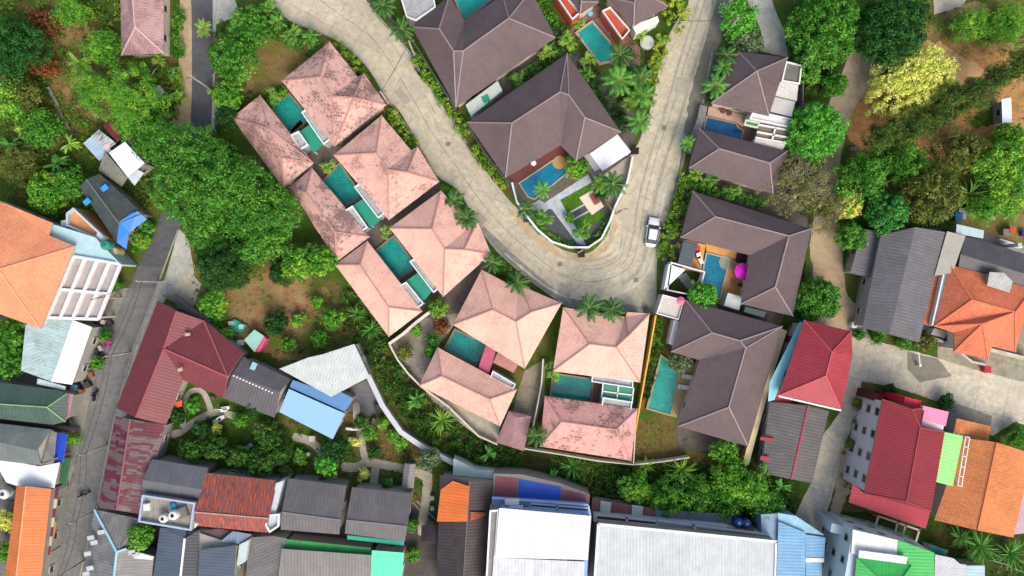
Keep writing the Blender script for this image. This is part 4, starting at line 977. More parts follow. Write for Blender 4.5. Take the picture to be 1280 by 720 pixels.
t = house('clay_tile_house', 'bright orange tiled house with a projecting porch roof at the right edge', 'house', [(1187,331),(1226,341),(1290,362),(1269,440),(1240,433),(1235,449),(1192,440),(1193,416),(1168,408)], [(1215,375),(1269,390),(1228,405)],
      [(0,1,9),(1,2,10,9),(2,3,10),(3,4,11,10),(4,5,11),(5,6,11),(6,7,11),(7,8,9,10,11),(8,0,9)], 4.4, 6.4, CLAY, CLAYC, plain(C(225,215,205), .8), ins=.5, cw=.18)
shed(None, None, [(1167,338),(1177,341),(1164,408),(1154,405)], 3.4, CLAY, t=t, wall=False)
block(t, [(1178,340),(1186,334),(1168,406),(1163,407)], 4.0, WHT, 0, 'wall'); parapet(t, [(1178,340),(1186,334),(1168,406),(1163,407)], 3.98, .3, .2, WHT)
t2 = shed('roof_hatch', 'light grey gabled vent roof above the orange tiled house', [(1237,340),(1255,341),(1266,352),(1262,366),(1234,357)], 5.9, metal(C(190,190,185), .5, slen=9), cat='roof vent', win=False)
block(t, [(1168,410),(1190,416),(1188,424),(1164,418)], 1.6, WALLG, 0, 'wall'); 
# red roofed tall house bottom right
RB = tiles(C(136,42,54), .12, .36, .4, .6, var=.04, groove=.18, sseed=3., scol=(120,50,60)); 
t = thing('tall_red_house', 'three storey white walled house with a dark red tiled roof, bottom right', 'house', base_of([(1103,499),(1185,520),(1165,640),(1080,617)], 7.6))
roof(t, [(1103,499),(1155,510),(1152,532),(1181,540),(1164,639),(1080,617)], [(1140,512),(1150,534),(1133,627)], [(0,1,6),(1,2,7,6),(2,3,4,8,7),(0,6,7,8,5),(5,8,4)], 7.6, 9.2, RB, plain(C(150,60,70), .6), cw=.14)
walls(t, [(1103,499),(1185,520),(1165,640),(1080,617)], 7.6, plain(C(222,218,224,.85), .8, .05, dirt=.25), .3, rows=3, every=3.0, maxn=4, size=(1.1,1.2))
roof(t, [(1080,616),(1163,639),(1157,661),(1061,628),(1066,605)], [], [(0,1,2,3,4)], 4.6, 4.6, REDL); canopy(t, [(1154,507),(1186,515),(1182,533),(1152,524)], 7.9, plain(C(232,130,165,.9), .5), 'roof_box'); block(t, [(1131,496),(1152,501),(1150,509),(1130,504)], 7.2, plain(C(215,30,60,.9), .6), 0, 'roof_box')
block(t, [(1093,490),(1104,496),(1100,503),(1090,500)], 5, plain(C(90,30,42), .7), 0, 'wall')
shed('green_roof_annex', 'pale green roof with a white rail between the red and orange roofs', [(1181,540),(1204,545),(1191,608),(1169,602)], 6.4, metal(C(150,226,130,.9), .9, line=.06, slen=9, var=.03), cat='annex', ins=.4)
t = thing('railing', 'white railing along the pale green roof', 'railing', P(1205,575)); m = MB()
for a, b in (((1207,546),(1197,607)), ((1212,547),(1202,608)), ((1207,546),(1212,547)), ((1205,558),(1210,559)), ((1203,570),(1208,571)), ((1200,583),(1205,584)), ((1198,595),(1203,596)), ((1197,607),(1202,608))): m.bar(P(*a, 6.6), P(*b, 6.6), .12, .1)
for a in ((1207,546),(1197,607),(1212,547),(1202,608)): q = P(*a, 6.6); m.bar((q.x,q.y,0), q, .1)
m.build('rail', WHT, t)
CLAY2 = tiles(C(216,134,80), .15, .32, .5, .6, scol=(150,90,60), sseed=6., var=.14, groove=.35)
gable('clay_tile_house', 'dull orange tiled gable house in the bottom right, beside the pale green roof', [(1204,547),(1290,567),(1267,672),(1168,650)], 5., 6.8, CLAY2, [(1246,553),(1222,663)], CLAYC, WALLG, 'orange tiled houses', ins=.5)
shed('clay_tile_annex', 'small orange tiled annex roof facing the concrete yard', [(1196,523),(1239,533),(1236,551),(1192,542)], 4.6, CLAY2, cat='annex')
block(thing('garden_wall_house', 'pink walled building at the bottom right edge', 'house', P(1285,640)), [(1272,610),(1300,615),(1295,665),(1268,668)], 4, plain(C(190,165,180), .8), 0, 'wall')
# white house with green roofs
t = thing('white_green_house', 'three storey white house with bright green roofs at the bottom right', 'house', base_of([(1066,662),(1167,690),(1167,740),(1060,740)], 8.5))
PB = plain(C(205,222,228,.85), .7, .05, dirt=.2)
GRN = metal(C(58,190,88,.85), .7, line=.25, slen=20, var=.03)
foot = W2([(1066,662),(1122,675),(1167,691),(1167,745),(1052,745)], 8.5); m = MB(); m.prism(foot, 0, 8.5); m.build('wall', PB, t); EXCL.append(ccw(foot)); windows(t, foot, 0, 8.5, rows=3, every=3, size=(1.0,1.2))
roof(t, [(1066,662),(1122,675),(1121,697),(1064,692)], [], [(0,1,2,3)], 8.7, 8.7, M_WHT2); roof(t, [(1122,675),(1168,691),(1168,745),(1120,745)], [], [(0,1,2,3)], 8.72, 8.72, GRN)
roof(t, [(1071,697),(1139,706),(1139,750),(1066,750)], [(1098,722),(1127,724),(1100,760)], [(0,1,5,4),(1,2,5),(0,4,6,3),(4,5,2,6)], 9.2, 10., GRN, plain(C(50,160,80), .5), cw=.12)
m = MB(); m.bar(P(1073,692,9.3), P(1133,700,9.3), 1.0, .35); m.build('gutter', WHT, t)
block(t, [(1040,654),(1066,661),(1064,672),(1038,665)], 5.6, PB, 0, 'balcony')
GL = plain(C(60,80,60), .2)
block(t, [(1056,662),(1065,664),(1062,688),(1053,684)], 6.2, GL, 5.9, 'skylight')
t = thing('court_pergola', 'beige beamed pergola over a dark court below the red awning', 'pergola', P(1125,665)); m = MB(); z = 3.0
for a, b in (((1098,645),(1150,663)), ((1093,661),(1146,679)), ((1098,645),(1093,661)), ((1122,652),(1118,670)), ((1132,656),(1127,673)), ((1149,662),(1144,679))): m.bar(P(*a, z), P(*b, z), .25, .2)
m.build('beam', plain(C(180,172,155), .8), t); posts(t, [(1098,645),(1150,663),(1146,679),(1093,661)], z, WALLG)
shed('flat_roofed_house', 'light grey sheet roofs at the bottom edge right of the bright green roof', [(1169,693),(1192,698),(1200,705),(1208,706),(1206,745),(1168,745)], 4.4, M_GRY2 if 0 else metal(C(205,208,214), .9, line=.06, slen=20, var=.03))
shed('lean_to_shed', 'small pale blue roof at the bottom edge beside the strap leaf plants', [(1207,707),(1231,707),(1231,745),(1206,745)], 3.6, metal(C(180,208,214), .9, line=.06, slen=20), cat='shed')
shed('lean_to_shed', 'teal sheet roof between the green roof and the strap leaf plants', [(1163,681),(1185,688),(1183,694),(1163,691)], 2.8, plain(C(30,130,115), .5), cat='shed', win=False)
# blue house
BLU = metal(C(120,180,222), .5, var=.08, line=.35, slen=2.5, rust=.4, rcol=(196,150,136), thr=.62)
t = thing('blue_roof_house', 'patched light blue corrugated roof house right of the long pale warehouse', 'house', base_of([(974,653),(1032,671),(1028,740),(971,740)], 5))
roof(t, [(973,652),(1007,666),(1006,740),(970,740)], [], [(0,1,2,3)], 5.2, 5.2, BLU); roof(t, [(1007,668),(1032,672),(1030,698),(1007,697)], [], [(0,1,2,3)], 5.0, 5.0, BLU); roof(t, [(1007,703),(1026,703),(1025,745),(1007,745)], [], [(0,1,2,3)], 4.9, 4.9, BLU)
roof(t, [(972,641),(995,645),(1031,669),(1007,666),(973,652)], [], [(0,1,2,3,4)], 4.8, 4.8, metal(C(150,200,225), .9, line=.1, slen=9))
walls(t, [(950,642),(974,641),(995,645),(1031,669),(1028,740),(955,740)], 4.7, plain(C(140,165,190), .8, .15, dirt=.4), .15, size=(.8,1.0))
m = MB(); m.prism(W2([(1007,697),(1030,698),(1030,703),(1007,703)], 5.1), 5.0, 5.1); m.build('gutter', WHT, t)
# long pale warehouse and white block
t = shed('pale_warehouse', 'very long pale grey sheet roofed warehouse at the bottom centre', [(748,655),(971,677),(969,745),(742,745)], 7.2, M_WHT if 0 else metal(C(205,214,217,.85), 1.4, line=.05, slen=30, var=.02), cat='warehouse', win=False, ins=.1)
m = MB(); m.bar(P(748,655,7.3), P(971,677,7.3), .35, .2); m.bar(P(748,655,7.3), P(742,745,7.3), .35, .2); m.bar(P(970,677,7.3), P(968,745,7.3), .25, .2); m.build('gutter', WHT, t)
block(t, [(742,641),(904,655),(926,662),(948,664),(965,675),(742,652)], 4.2, plain(C(190,195,198), .7, .08, dirt=.2), 0, 'wall')
MAR2 = plain(C(120,60,62), .7, .15); WF = plain(C(205,205,205), .7)
m = MB()
for a, b in (((745,643),(820,651)), ((745,650),(822,657)), ((783,646),(784,655)), ((822,650),(960,668)), ((866,655),(870,663))): m.bar(P(*a, 4.6), P(*b, 4.6), .3, .3)
m.build('beam', WF, t); m = MB(); m.prism(W2([(747,645),(820,652),(819,656),(747,649)], 4.3), 4.21, 4.28); m.build('balcony_floor', MAR2, t); m = MB(); m.prism(W2([(908,659),(942,662),(943,665),(910,662)], 4.3), 4.21, 4.28); m.build('balcony_floor', MAR2, t)
t = thing('maroon_roof_row', 'maroon sheet lean-to roof with two pale skylight panels behind the pale warehouse', 'shed', P(780,632)); shed(None, None, [(740,624),(819,636),(817,650),(740,642)], 3.4, metal(C(128,72,76), .6, line=.3, slen=9), t=t, win=False)
for q in ([(751,626),(764,628),(763,641),(750,640)], [(790,631),(804,633),(803,645),(790,644)]): m = MB(); m.prism(W2(q, 3.5), 3.42, 3.47); m.build('skylight', plain(C(172,182,172), .5, .1), t)
shed('lean_to_shed', 'grey blue corrugated lean-to behind the pale warehouse', [(819,637),(904,642),(904,655),(818,650)], 3.4, metal(C(98,112,130), .5, line=.3, slen=9), cat='shed', win=False)
block(thing('tank_platform', 'speckled concrete platform beside the blue water tanks', 'platform', P(915,648)), [(904,641),(920,643),(928,656),(904,655)], 2.6, concrete(C(170,160,150), 0, .8), 0, 'platform')
t = thing('white_block', 'white roofed block with a lilac edged balcony at the bottom centre', 'house', base_of([(623,636),(739,645),(734,745),(616,745)], 8.2))
roof(t, [(624,635),(739,645),(735,700),(619,697)], [], [(0,1,2,3)], 8.2, 8.2, M_WHT2); roof(t, [(619,697),(731,702),(729,745),(616,745)], [], [(0,1,2,3)], 8.0, 8.0, metal(C(222,228,232,.85), .9, line=.15, slen=30, var=.05)); 
foot = walls(t, [(624,635),(739,645),(734,745),(616,745)], 7.8, plain(C(150,178,220), .7, .05, dirt=.3), .15, rows=2, size=(1.6,1.3))
roof(t, [(731,702),(735,702),(732,745),(729,745)], [], [(0,1,2,3)], 7.7, 7.7, plain(C(110,140,200), .6))
block(t, [(612,637),(624,636),(616,745),(606,745)], 7.6, concrete(C(150,150,150), 0, .7), 0, 'flat_roof'); parapet(t, [(612,637),(624,636),(616,745),(606,745)], 7.58, .35, .25, WHT)
block(t, [(615,622),(735,630),(738,644),(614,636)], 5.2, plain(C(140,165,210), .7, .1, dirt=.3), 0, 'balcony'); m = MB()
for a, b in (((615,622),(735,631)), ((663,629),(734,635)), ((664,634),(736,640)), ((696,629),(697,642)), ((735,631),(738,644))): m.bar(P(*a, 5.9), P(*b, 5.9), .25, .25)
m.build('balcony_rail', plain(C(170,190,225), .6), t)
m = MB(); m.prism(W2([(665,631),(733,637),(734,639),(665,633)], 5.3), 5.21, 5.26); m.build('balcony_floor', MAR2, t)
m = MB(); m.box(P(640,627,6.2), (2.0,.8,.5)); m.box(P(645,634,6.4), (2.0,.5,.3)); m.build('air_vent', WHT, t)
t = thing('blue_red_roof_terrace', 'roof terrace with a bright blue sheet between two maroon sheets', 'outbuilding', P(675,610)); z = 4.2
block(t, [(617,592),(652,593),(700,604),(737,618),(736,634),(615,624)], z, plain(C(150,145,140), .8, .1, dirt=.4), 0, 'wall')
for q, c_ in (([(619,596),(647,598),(646,623),(617,621)], C(150,80,84)), ([(648,599),(701,609),(700,627),(647,623)], C(20,90,200)), ([(702,612),(736,619),(736,633),(701,628)], C(140,78,92))): m = MB(); m.prism(W2(q, z+.1), z+.01, z+.08); m.build('roof_sheet', metal(c_, .6, line=.08, slen=20, var=.03), t, uv=True)
# orange + black tiled long roof
BLK = metal(C(62,52,54), .55, var=.2, line=.3, slen=.9)
t = gable('black_tile_house', 'long black tiled roof with a fresh orange tiled patch, left of the white block', [(550,594),(616,600),(604,745),(545,745)], 4.6, 5.8, BLK, [(587,601),(578,745)], plain(C(110,100,98), .8))
ORT = metal(C(236,122,52), .5, line=.22, slen=9, var=.08)
roof(t, [(551,612,4.80),(566,601,5.30),(587,608,5.99),(584,652,5.99),(562,652,5.27),(546,652,4.80)], [], [(0,1,2,3,4,5)], 5, 5, ORT, thick=.05); roof(t, [(588,640,5.92),(607,641,5.15),(606,645,5.15),(588,651,5.92)], [], [(0,1,2,3)], 5, 5, metal(C(170,75,45), .5, line=.3, slen=1, var=.3), thick=.04)
gable('small_shelter', 'small black tiled side roof left of the long black roof', [(527,657),(526,679),(560,681),(562,656)], 3.0, 3.8, BLK, [(526,676),(561,679)])
gable('garden_shelter', 'small grey corrugated shelter across the garden path', [(506,579),(520,580),(517,610),(502,609)], 2.4, 2.8, M_GRY2, win=False, cat='shelter')
# two grey houses, green roofs
gable('grey_roof_house', 'left of the two dark grey gabled roofs below the garden, with an orange spot', [(360,598),(352,664),(424,668),(433,607)][::-1] if 0 else [(424,668),(433,607),(360,598),(351,662)], 4.4, 5.6, M_GRY, [(426,650),(352,640)], plain(C(128,124,126), .8), None, 'grey sheet roofed houses')
gable('grey_roof_house', 'right of the two dark grey gabled roofs below the garden', [(506,677),(516,617),(440,609),(431,667)], 4.4, 5.6, M_GRY, [(509,658),(433,650)], plain(C(128,124,126), .8), None, 'grey sheet roofed houses')
m = MB(); m.prism(W2([(434,669),(505,677),(505,682),(434,674)], 3.5), 3.4, 3.5); o = m.build('awning', plain(C(40,170,140), .5), None, tuple(P(434,669)[:2])+(0,)); tag(o, 'thin teal awning along the edge of the right dark grey roof', 'awning')
shed('green_awning_house', 'mid green sheet roof strip at the bottom edge', [(357,674),(464,685),(463,695),(355,688)], 3.6, metal(C(50,165,80), .9, line=.06, slen=30), win=False)
shed('grey_roof_house', 'ribbed light grey corrugated roof at the bottom edge beside the mint green roof', [(352,686),(465,694),(462,745),(345,745)], 4.4, metal(C(142,138,134), .55, line=.3, slen=2.5, var=.08), group='grey sheet roofed houses')
shed('mint_roof_house', 'mint green roof at the bottom edge', [(465,688),(505,691),(500,745),(462,745)], 4.5, plain(C(96,240,172,.9), .5, .04))
shed('grey_roof_house', 'dark and light grey sheet roof left of the ribbed grey roof at the bottom edge', [(311,672),(341,670),(358,673),(346,745),(306,745)], 3.8, metal(C(115,112,112), 3, line=.2, slen=30, var=.1), group='grey sheet roofed houses')
# rust roof, grey roof, terrace with tanks
RUST = metal(C(112,74,80), .5, rust=.95, rcol=(190,84,38), line=.3, slen=2, var=.16, thr=.515)
gable('rusty_roof_house', 'rust streaked corrugated roof house with orange red patches', [(334,666),(347,601),(258,591),(244,657)], 4.6, 5.8, RUST, [(336,648),(244,640)], plain(C(175,150,140), .8))
t = thing('white_gable_tower', 'narrow white stepped wall between the rusty roof and the grey roof', 'wall', P(342,640)); block(t, [(345,604),(354,601),(345,640),(350,655),(338,664),(333,655)], 4.9, plain(C(205,215,220), .7, .1, dirt=.3), 0, 'wall'); parapet(t, [(334,642),(351,641),(350,657),(338,665),(333,656)], 4.9, .5, .25, WHT)
gable('grey_roof_house', 'dark grey gabled roof above the rooftop terrace with two white tanks', [(249,625),(260,585),(190,574),(178,617)], 4.6, 5.6, metal(C(104,106,112), 1.2, line=.06, slen=30, var=.05), [(252,612),(178,600)], None, None, 'grey sheet roofed houses')
t = thing('rooftop_terrace', 'cluttered concrete rooftop terrace with pale blue parapet', 'outbuilding', P(210,635)); z = 5.2; q = [(180,617),(246,627),(241,662),(175,651)]
block(t, q, z, concrete(C(165,160,150), 1., .9, .1), 0, 'wall'); parapet(t, q, z-.02, .6, .25, plain(C(170,185,205), .7, .1, dirt=.3))
block(t, [(246,627),(250,625),(248,655),(241,662)], z-.4, WHT, 0, 'wall')
# slate roofs
t = thing('slate_roof_house', 'dark slate blue sheet roofs with a sunken black court at the bottom left', 'house', P(235,690))
roof(t, [(200,660,4.6),(232,660,4.6),(231,673,5.0),(223,745,5.0),(188,745,4.2)], [], [(0,1,2,3,4)], 5, 5, M_SLT); roof(t, [(231,673,5.0),(249,663,4.4),(246,745,4.2),(223,745,5.0)], [], [(0,1,2,3)], 5, 5, metal(C(48,56,68), .6, line=.2, slen=20))
roof(t, [(250,687),(295,682),(291,745),(245,745)], [], [(0,1,2,3)], 4.9, 4.9, M_SLT); m = MB(); m.bar(P(231,673,5.1), P(223,745,5.1), .3, .15); m.build('ridge_cap', WHT, t)
walls(t, [(200,660),(249,663),(301,680),(293,745),(188,745)], 4.0, WALLG, .4); 
roof(t, [(275,677),(291,664),(315,668),(301,680)], [], [(0,1,2,3)], 4.2, 4.2, metal(C(135,155,178), .9, line=.1, slen=3, var=.15)); roof(t, [(252,664),(272,661),(291,664),(275,676),(250,668)], [], [(0,1,2,3,4)], 3.6, 3.6, plain(C(96,80,84), .7, .3))
block(t, [(299,681),(311,675),(307,702),(296,708)], 4.6, plain(C(190,205,205), .7, .1, dirt=.4), 0, 'wall')
gt = M_GRY2; LB = plain(C(160,205,225), .6)
t = thing('hipped_grey_house', 'grey corrugated roof with pale blue ridge caps beside the left road', 'house', P(140,690))
roof(t, [(118,637,4.2),(176,649,4.2),(158,688,4.6),(146,690,5.6)], [], [(0,1,2,3)], 5, 5, metal(C(130,128,126), .5, line=.3, slen=1.2, var=.3)); roof(t, [(118,637,4.2),(146,690,5.6),(140,745,5.6),(99,745,4.0),(108,690,4.0)], [], [(0,1,2,3,4)], 5, 5, metal(C(128,130,132), .55, line=.4, slen=1, var=.2)); roof(t, [(146,690,5.6),(158,686,5.2),(192,698,4.2),(187,745,4.2),(140,745,5.6)], [], [(0,1,2,3,4)], 5, 5, M_GRY2)
m = MB(); m.bar(P(118,637,4.3), P(146,690,5.7), .3, .15); m.bar(P(146,690,5.7), P(140,745,5.7), .3, .15); m.bar(P(146,690,5.7), P(158,686,5.3), .3, .15); m.build('ridge_cap', LB, t); walls(t, [(118,637),(176,649),(158,686),(192,698),(187,745),(100,745)], 3.8, WALLG, .4)
for a in ((114,672),(118,678),(127,665),(110,692),(113,710),(108,717),(165,690),(170,693)): p = P(*a, 5.0); m = MB(); m.box((p.x,p.y,p.z+.1), (1.0,.6,.08), .2); m.build('skylight', plain(C(190,192,192), .6, .15), t)
for a in ((160,694,178,700),): block(t, [(157,686),(164,688),(192,696),(190,700),(158,697)], 4.9, WHT, 4.6, 'parapet')
# maroon roofs
t = thing('maroon_house', 'big maroon corrugated roof with a side wing, along the left road', 'house', base_of([(197,376),(305,441),(207,531),(145,510)], 3.6))
roof(t, [(197,376),(255,401),(305,441),(279,497),(229,475),(207,531),(145,510)], [(221,389),(205,436),(170,522),(285,471)], [(0,7,8,9,6),(9,8,4,5),(7,1,2,10,8),(8,10,3,4)], 3.6, 5.4, M_MAR, plain(C(165,85,90), .6), cw=.22)
walls(t, [(197,376),(255,401),(305,441),(279,497),(229,475),(207,531),(145,510)], 3.6, WALLG, .5)
shed('lean_to_shed', 'narrow dark grey lean-to along the upper edge of the maroon roof', [(202,369),(211,366),(262,402),(256,405)], 2.8, metal(C(96,84,86), .8, var=.15), cat='shed', win=False)
gable('faded_maroon_house', 'faded maroon and grey patched sheet roof between the road and the grey gabled roof', [(144,520),(207,531),(176,643),(122,635)], 3.8, 4.8, metal(C(104,38,54), .5, var=.15, fade=(112,96,98), line=.25, slen=1), [(163,524),(146,638)], plain(C(150,100,108), .7))
t = gable('grey_roof_house', 'grey sheet roof with a row of white dots beside the maroon wing', [(306,446),(280,498),(343,522),(363,475)] if 0 else [(280,498),(304,446),(364,474),(343,522)], 3.4, 4.4, metal(C(98,94,98), 1.3, var=.05, line=.1), [(290,467),(350,490)], None, None, 'grey sheet roofed houses')
m = MB()
for i in range(13): p = P(292+i*4, 470+i*1.75, 4.5); m.box((p.x,p.y,4.42), (.22,.22,.06))
m.build('bolt_row', WHT, t); m = MB(); m.prism(W2([(316,452),(322,455),(318,463),(312,461)], 4.1), 4.0, 4.15); m.build('skylight', plain(C(150,195,210), .4), t)
WB = metal(C(215,224,220,.85), .6, line=.12, slen=20, var=.02)
shed('white_roof_house', 'white ribbed irregular roof above the blue roof', [(349,461),(385,447),(403,443),(443,430),(462,471),(437,484),(414,496)], 4.6, WB, wkw=dict(size=(1,1)))
shed('blue_roof_house', 'smooth light blue two tone roof below the white ribbed roof', [(361,486),(431,517),(416,549),(349,515)], 4.0, plain(C(148,190,222), .45, .04), ins=.3)
shed('lean_to_shed', 'darker blue upper roof strip of the smooth blue house', [(366,475),(400,487),(415,494),(424,489),(442,498),(431,515),(362,484)], 3.7, plain(C(96,140,188), .5, .06), cat='annex', win=False)
fwall('boundary_wall', 'long curving white topped wall below the pink villas', [(444,431),(461,471),(478,507),(501,540),(530,560),(567,579)], .62, 1.8, WALLG, cap=plain(C(205,205,210), .7, .1))
t = thing('white_roof_terrace', 'white flat terrace at the end of the curving white wall', 'outbuilding', P(590,588)); block(t, [(567,573),(596,587),(618,589),(617,599),(566,594)], 3, plain(C(200,215,208), .7, .1, dirt=.3), 0, 'wall'); 
# left edge
t = house('clay_tile_house', 'big light orange tiled roof at the left edge beside the white pergola', 'house', [(-30,240),(6,254),(66,279),(61,294),(94,308),(51,411),(-30,382)], [(-2,337)], [(0,1,7),(1,2,3,7),(3,4,7),(4,5,7),(5,6,7),(6,0,7)], 5.6, 8.0, tiles(C(232,152,112), .1, .32, .5, .6, var=.10, groove=.28, scol=(180,110,80)), plain(C(228,160,130), .7), ins=.5, rows=2)
LBT = plain(C(176,210,216), .6, .08, dirt=.15)
t = thing('blue_terrace', 'pale blue roof terrace above the white pergola', 'outbuilding', P(110,310)); q = [(66,280),(121,297),(131,308),(152,330),(92,320),(94,308),(61,294)]; block(t, q, 4.6, LBT, 0, 'wall'); parapet(t, q, 4.58, .35, .2, LBT)
t = thing('orange_floor_terrace', 'triangular terrace with an orange floor below the dark green hut roof', 'outbuilding', P(110,285)); q = [(86,267),(95,260),(136,298),(130,302),(86,283)]; block(t, q, 3.6, plain(C(215,150,98), .8, .2), 0, 'wall'); parapet(t, q, 3.58, .7, .3, plain(C(190,200,205), .7, .1, dirt=.4)); block(t, [(76,276),(86,274),(87,284),(76,282)], 3.6, WHT, 0, 'wall')
t = thing('white_pergola', 'large white framed louvred pergola beside the left road', 'pergola', P(105,360)); z = 4.6
TL, TR, BR, BL = Vector((92,320)), Vector((151,330)), Vector((123,399)), Vector((60,397)); m = MB(); lv = MB(); fl = MB()
at = lambda u, v: (TL*(1-u)+TR*u)*(1-v)+(BL*(1-u)+BR*u)*v
for u in (0, .25, .5, .76, 1): m.bar(P(*at(u, 0), z), P(*at(u, 1), z), .42, .35)
for v in (0, .54, 1): m.bar(P(*at(0, v), z+.01), P(*at(1, v), z+.01), .42, .35)
m.build('beam', WHT, t)
for i in range(4):
    for j in range(2):
        for k in range(5):
            u = i*.25+.03+.22*(k+.5)/5; v0, v1 = (0.02,.52) if j == 0 else (.56,.98); lv.bar(P(*at(u, v0), z-.2), P(*at(u, v1), z-.2), .30, .05)
lv.build('louvre', plain(C(178,168,164), .6, .15), t); posts(t, [tuple(TL), tuple(TR), tuple(BR), tuple(BL)], z, WHT, .12)
block(t, [(93,321),(150,331),(122,398),(61,396)], .1, plain(C(120,112,108), .8, .3), 0, 'floor')
t = shed('teal_white_shed', 'pale teal roof stained brown on its left, joined to a bright white roof', [(32,406),(60,398),(91,400),(64,477),(26,463)], 3.9, metal(C(178,204,204), 1.2, rust=.5, rcol=(120,95,75), thr=.57, line=.08, slen=20))
roof(t, [(91,400),(115,409),(90,481),(64,477)], [], [(0,1,2,3)], 3.95, 3.95, plain(C(244,246,248,.95), .5, .02)); walls(t, [(91,400),(115,409),(90,481),(64,477)], 3.8, WALLG, .2); roof(t, [(47,473),(82,483),(81,488),(46,480)], [], [(0,1,2,3)], 3.5, 3.5, M_WHT)
DGN = metal(C(72,92,84), 1.0, var=.1, line=.12, rust=.5, rcol=(58,120,76), thr=.56); DGN2 = metal(C(118,135,118), 1.0, var=.1, line=.14, rust=.5, rcol=(80,160,90), thr=.54)
house('dark_green_roof_house', 'dark green moss streaked roof at the left edge below the white roof', 'house', [(-30,474),(73,488),(84,492),(82,527),(66,531),(-30,520)], [(-30,503),(59,509)], [(0,1,7,6),(1,2,3,4,7),(4,5,6,7)], 4.0, 5.0, DGN, plain(C(130,165,120), .7), WALLG, ins=.4)
shed('lean_to_shed', 'pinkish grey lean-to beside the dark green roof, facing the road', [(84,492),(92,493),(86,522),(80,526)], 3.2, plain(C(175,140,150), .7, .1), cat='shed', win=False)
shed('long_dark_shed', 'thin dark brown roof strip between the dark green and the grey roofs', [(-20,522),(68,533),(92,537),(90,541),(66,538),(-20,527)], 2.6, plain(C(62,40,40), .8, .2), cat='shed', win=False)
gable('grey_roof_house', 'grey green gabled roof at the left edge beside the cobalt blue sheet', [(51,582),(64,537),(-30,526),(-30,572)] , 4.2, 5.2, metal(C(112,122,120), 1.2, var=.08, line=.12), [(46,563),(-30,547)], None, None, 'grey sheet roofed houses')
shed('lean_to_shed', 'narrow ribbed grey roof beside the cobalt blue sheet', [(64,538),(71,541),(67,580),(52,581)], 3.8, M_GRY2, cat='shed', win=False)
shed('blue_awning', 'cobalt blue sheet awning next to the left road', [(72,541),(84,543),(79,578),(67,577)], 3.2, metal(C(20,75,205), .6, line=.15, slen=20, var=.03), cat='awning', wall=False)
shed('green_awning', 'small dark green awning below the cobalt blue sheet', [(78,572),(89,573),(82,608),(74,603)], 2.6, plain(C(50,100,64), .7, .1), cat='awning', wall=False)
shed('white_roof_house', 'bright white flat roof at the left edge above the long orange roof', [(-30,570),(0,574),(49,583),(75,578),(68,610),(20,607),(8,603),(0,589),(-30,586)], 3.6, plain(C(240,243,246,.95), .5, .03))
gable('orange_sheet_house', 'long orange sheet roof running down the left edge of the photo', [(21,607),(64,611),(49,745),(3,745)], 4.4, 5.3, metal(C(232,130,66), .55, line=.2, slen=4, var=.06, rust=.3, rcol=(190,100,60)), [(33,608),(18,745)], plain(C(225,170,130), .7))
t = thing('striped_awning', 'awning of maroon and cream panels beside the long orange roof', 'awning', P(60,650)); z = 2.8
for i in range(7):
    a = i/7; b = (i+1)/7; f = lambda u, s: (66-11*u+s*7, 612+82*u)
    m = MB(); m.prism(W2([f(a,0), f(a,1), f(b,1), f(b,0)], z), z-.06, z); m.build('panel', plain(C(130,44,60) if i % 2 == 0 else C(205,200,180), .7, .1), t)
posts(t, [(66,612),(73,612),(62,694),(55,694)], z, WALLG)
shed('market_awning', 'tan canvas awning strip between the striped awning and the road', [(66,650),(71,652),(58,720),(53,720)], 2.4, plain(C(190,150,95), .8), cat='awning', wall=False)
# huts beneath the trees
t = shed('patchwork_hut', 'patchwork hut roof of pale blue, white and dark red sheets', [(104,179),(121,166),(131,160),(138,188),(124,201)] if 0 else [(104,179),(116,169),(139,187),(124,201)], 3.4, metal(C(170,196,214), .9, var=.12, line=.1))
roof(t, [(114,170,3.5),(124,162,3.5),(145,179,3.5),(132,189,3.5)], [], [(0,1,2,3)], 3.5, 3.5, metal(C(205,215,220), .9, rust=.8, rcol=(70,25,40), thr=.52, var=.1)); roof(t, [(128,157),(138,149),(152,170),(146,177)], [], [(0,1,2,3)], 3.6, 3.6, metal(C(112,28,42), .9, rust=.3, rcol=(160,120,120), thr=.6)); m = MB(); m.prism(W2([(130,181),(138,177),(137,184),(129,187)], 3.65), 3.58, 3.62); m.build('roof_patch', plain(C(228,180,185), .6), t)
t = shed('white_roof_hut', 'white rectangular hut roof beside the big leafy tree', [(136,191),(156,177),(181,204),(160,222)], 4.0, plain(C(232,236,242,.85), .5, .03), hd=1)
roof(t, [(131,189,3.8),(159,222,3.8),(152,233,2.6),(123,213,2.6)], [], [(0,1,2,3)], 3, 3, metal(C(142,142,130), 1., rust=.4, rcol=(90,95,70))); roof(t, [(146,159,2.9),(153,162,2.9),(186,200,2.9),(180,206,3.2),(156,177,3.2)], [], [(0,1,2,3,4)], 3, 3, metal(C(118,116,116), .8)); roof(t, [(160,222,3.4),(172,212,3.4),(180,216,3.2),(168,232,3.2)], [], [(0,1,2,3)], 3, 3, M_WHT)
t = gable('dark_hut', 'dark green grey hut roof with small blue patches and a blue tarpaulin end', [(99,233),(124,217),(179,267),(146,304)], 3.8, 4.8, metal(C(76,86,84), 1.2, var=.10, line=.14, rust=.4, rcol=(50,56,54)), [(108,224),(149,279)], plain(C(110,115,105), .8))
TARP = plain(C(30,120,205), .4, .15)
roof(t, [(149,277,4.86),(164,266,4.4),(172,264,4.2),(184,274,3.2),(161,290,3.4)], [], [(0,1,2),(0,2,3,4)], 4, 4, TARP, thick=.04, name='tarpaulin'); roof(t, [(149,277,4.86),(161,290,3.4),(158,312,3.0),(146,303,3.9)], [], [(0,1,2,3)], 4, 4, TARP, thick=.04, name='tarpaulin')
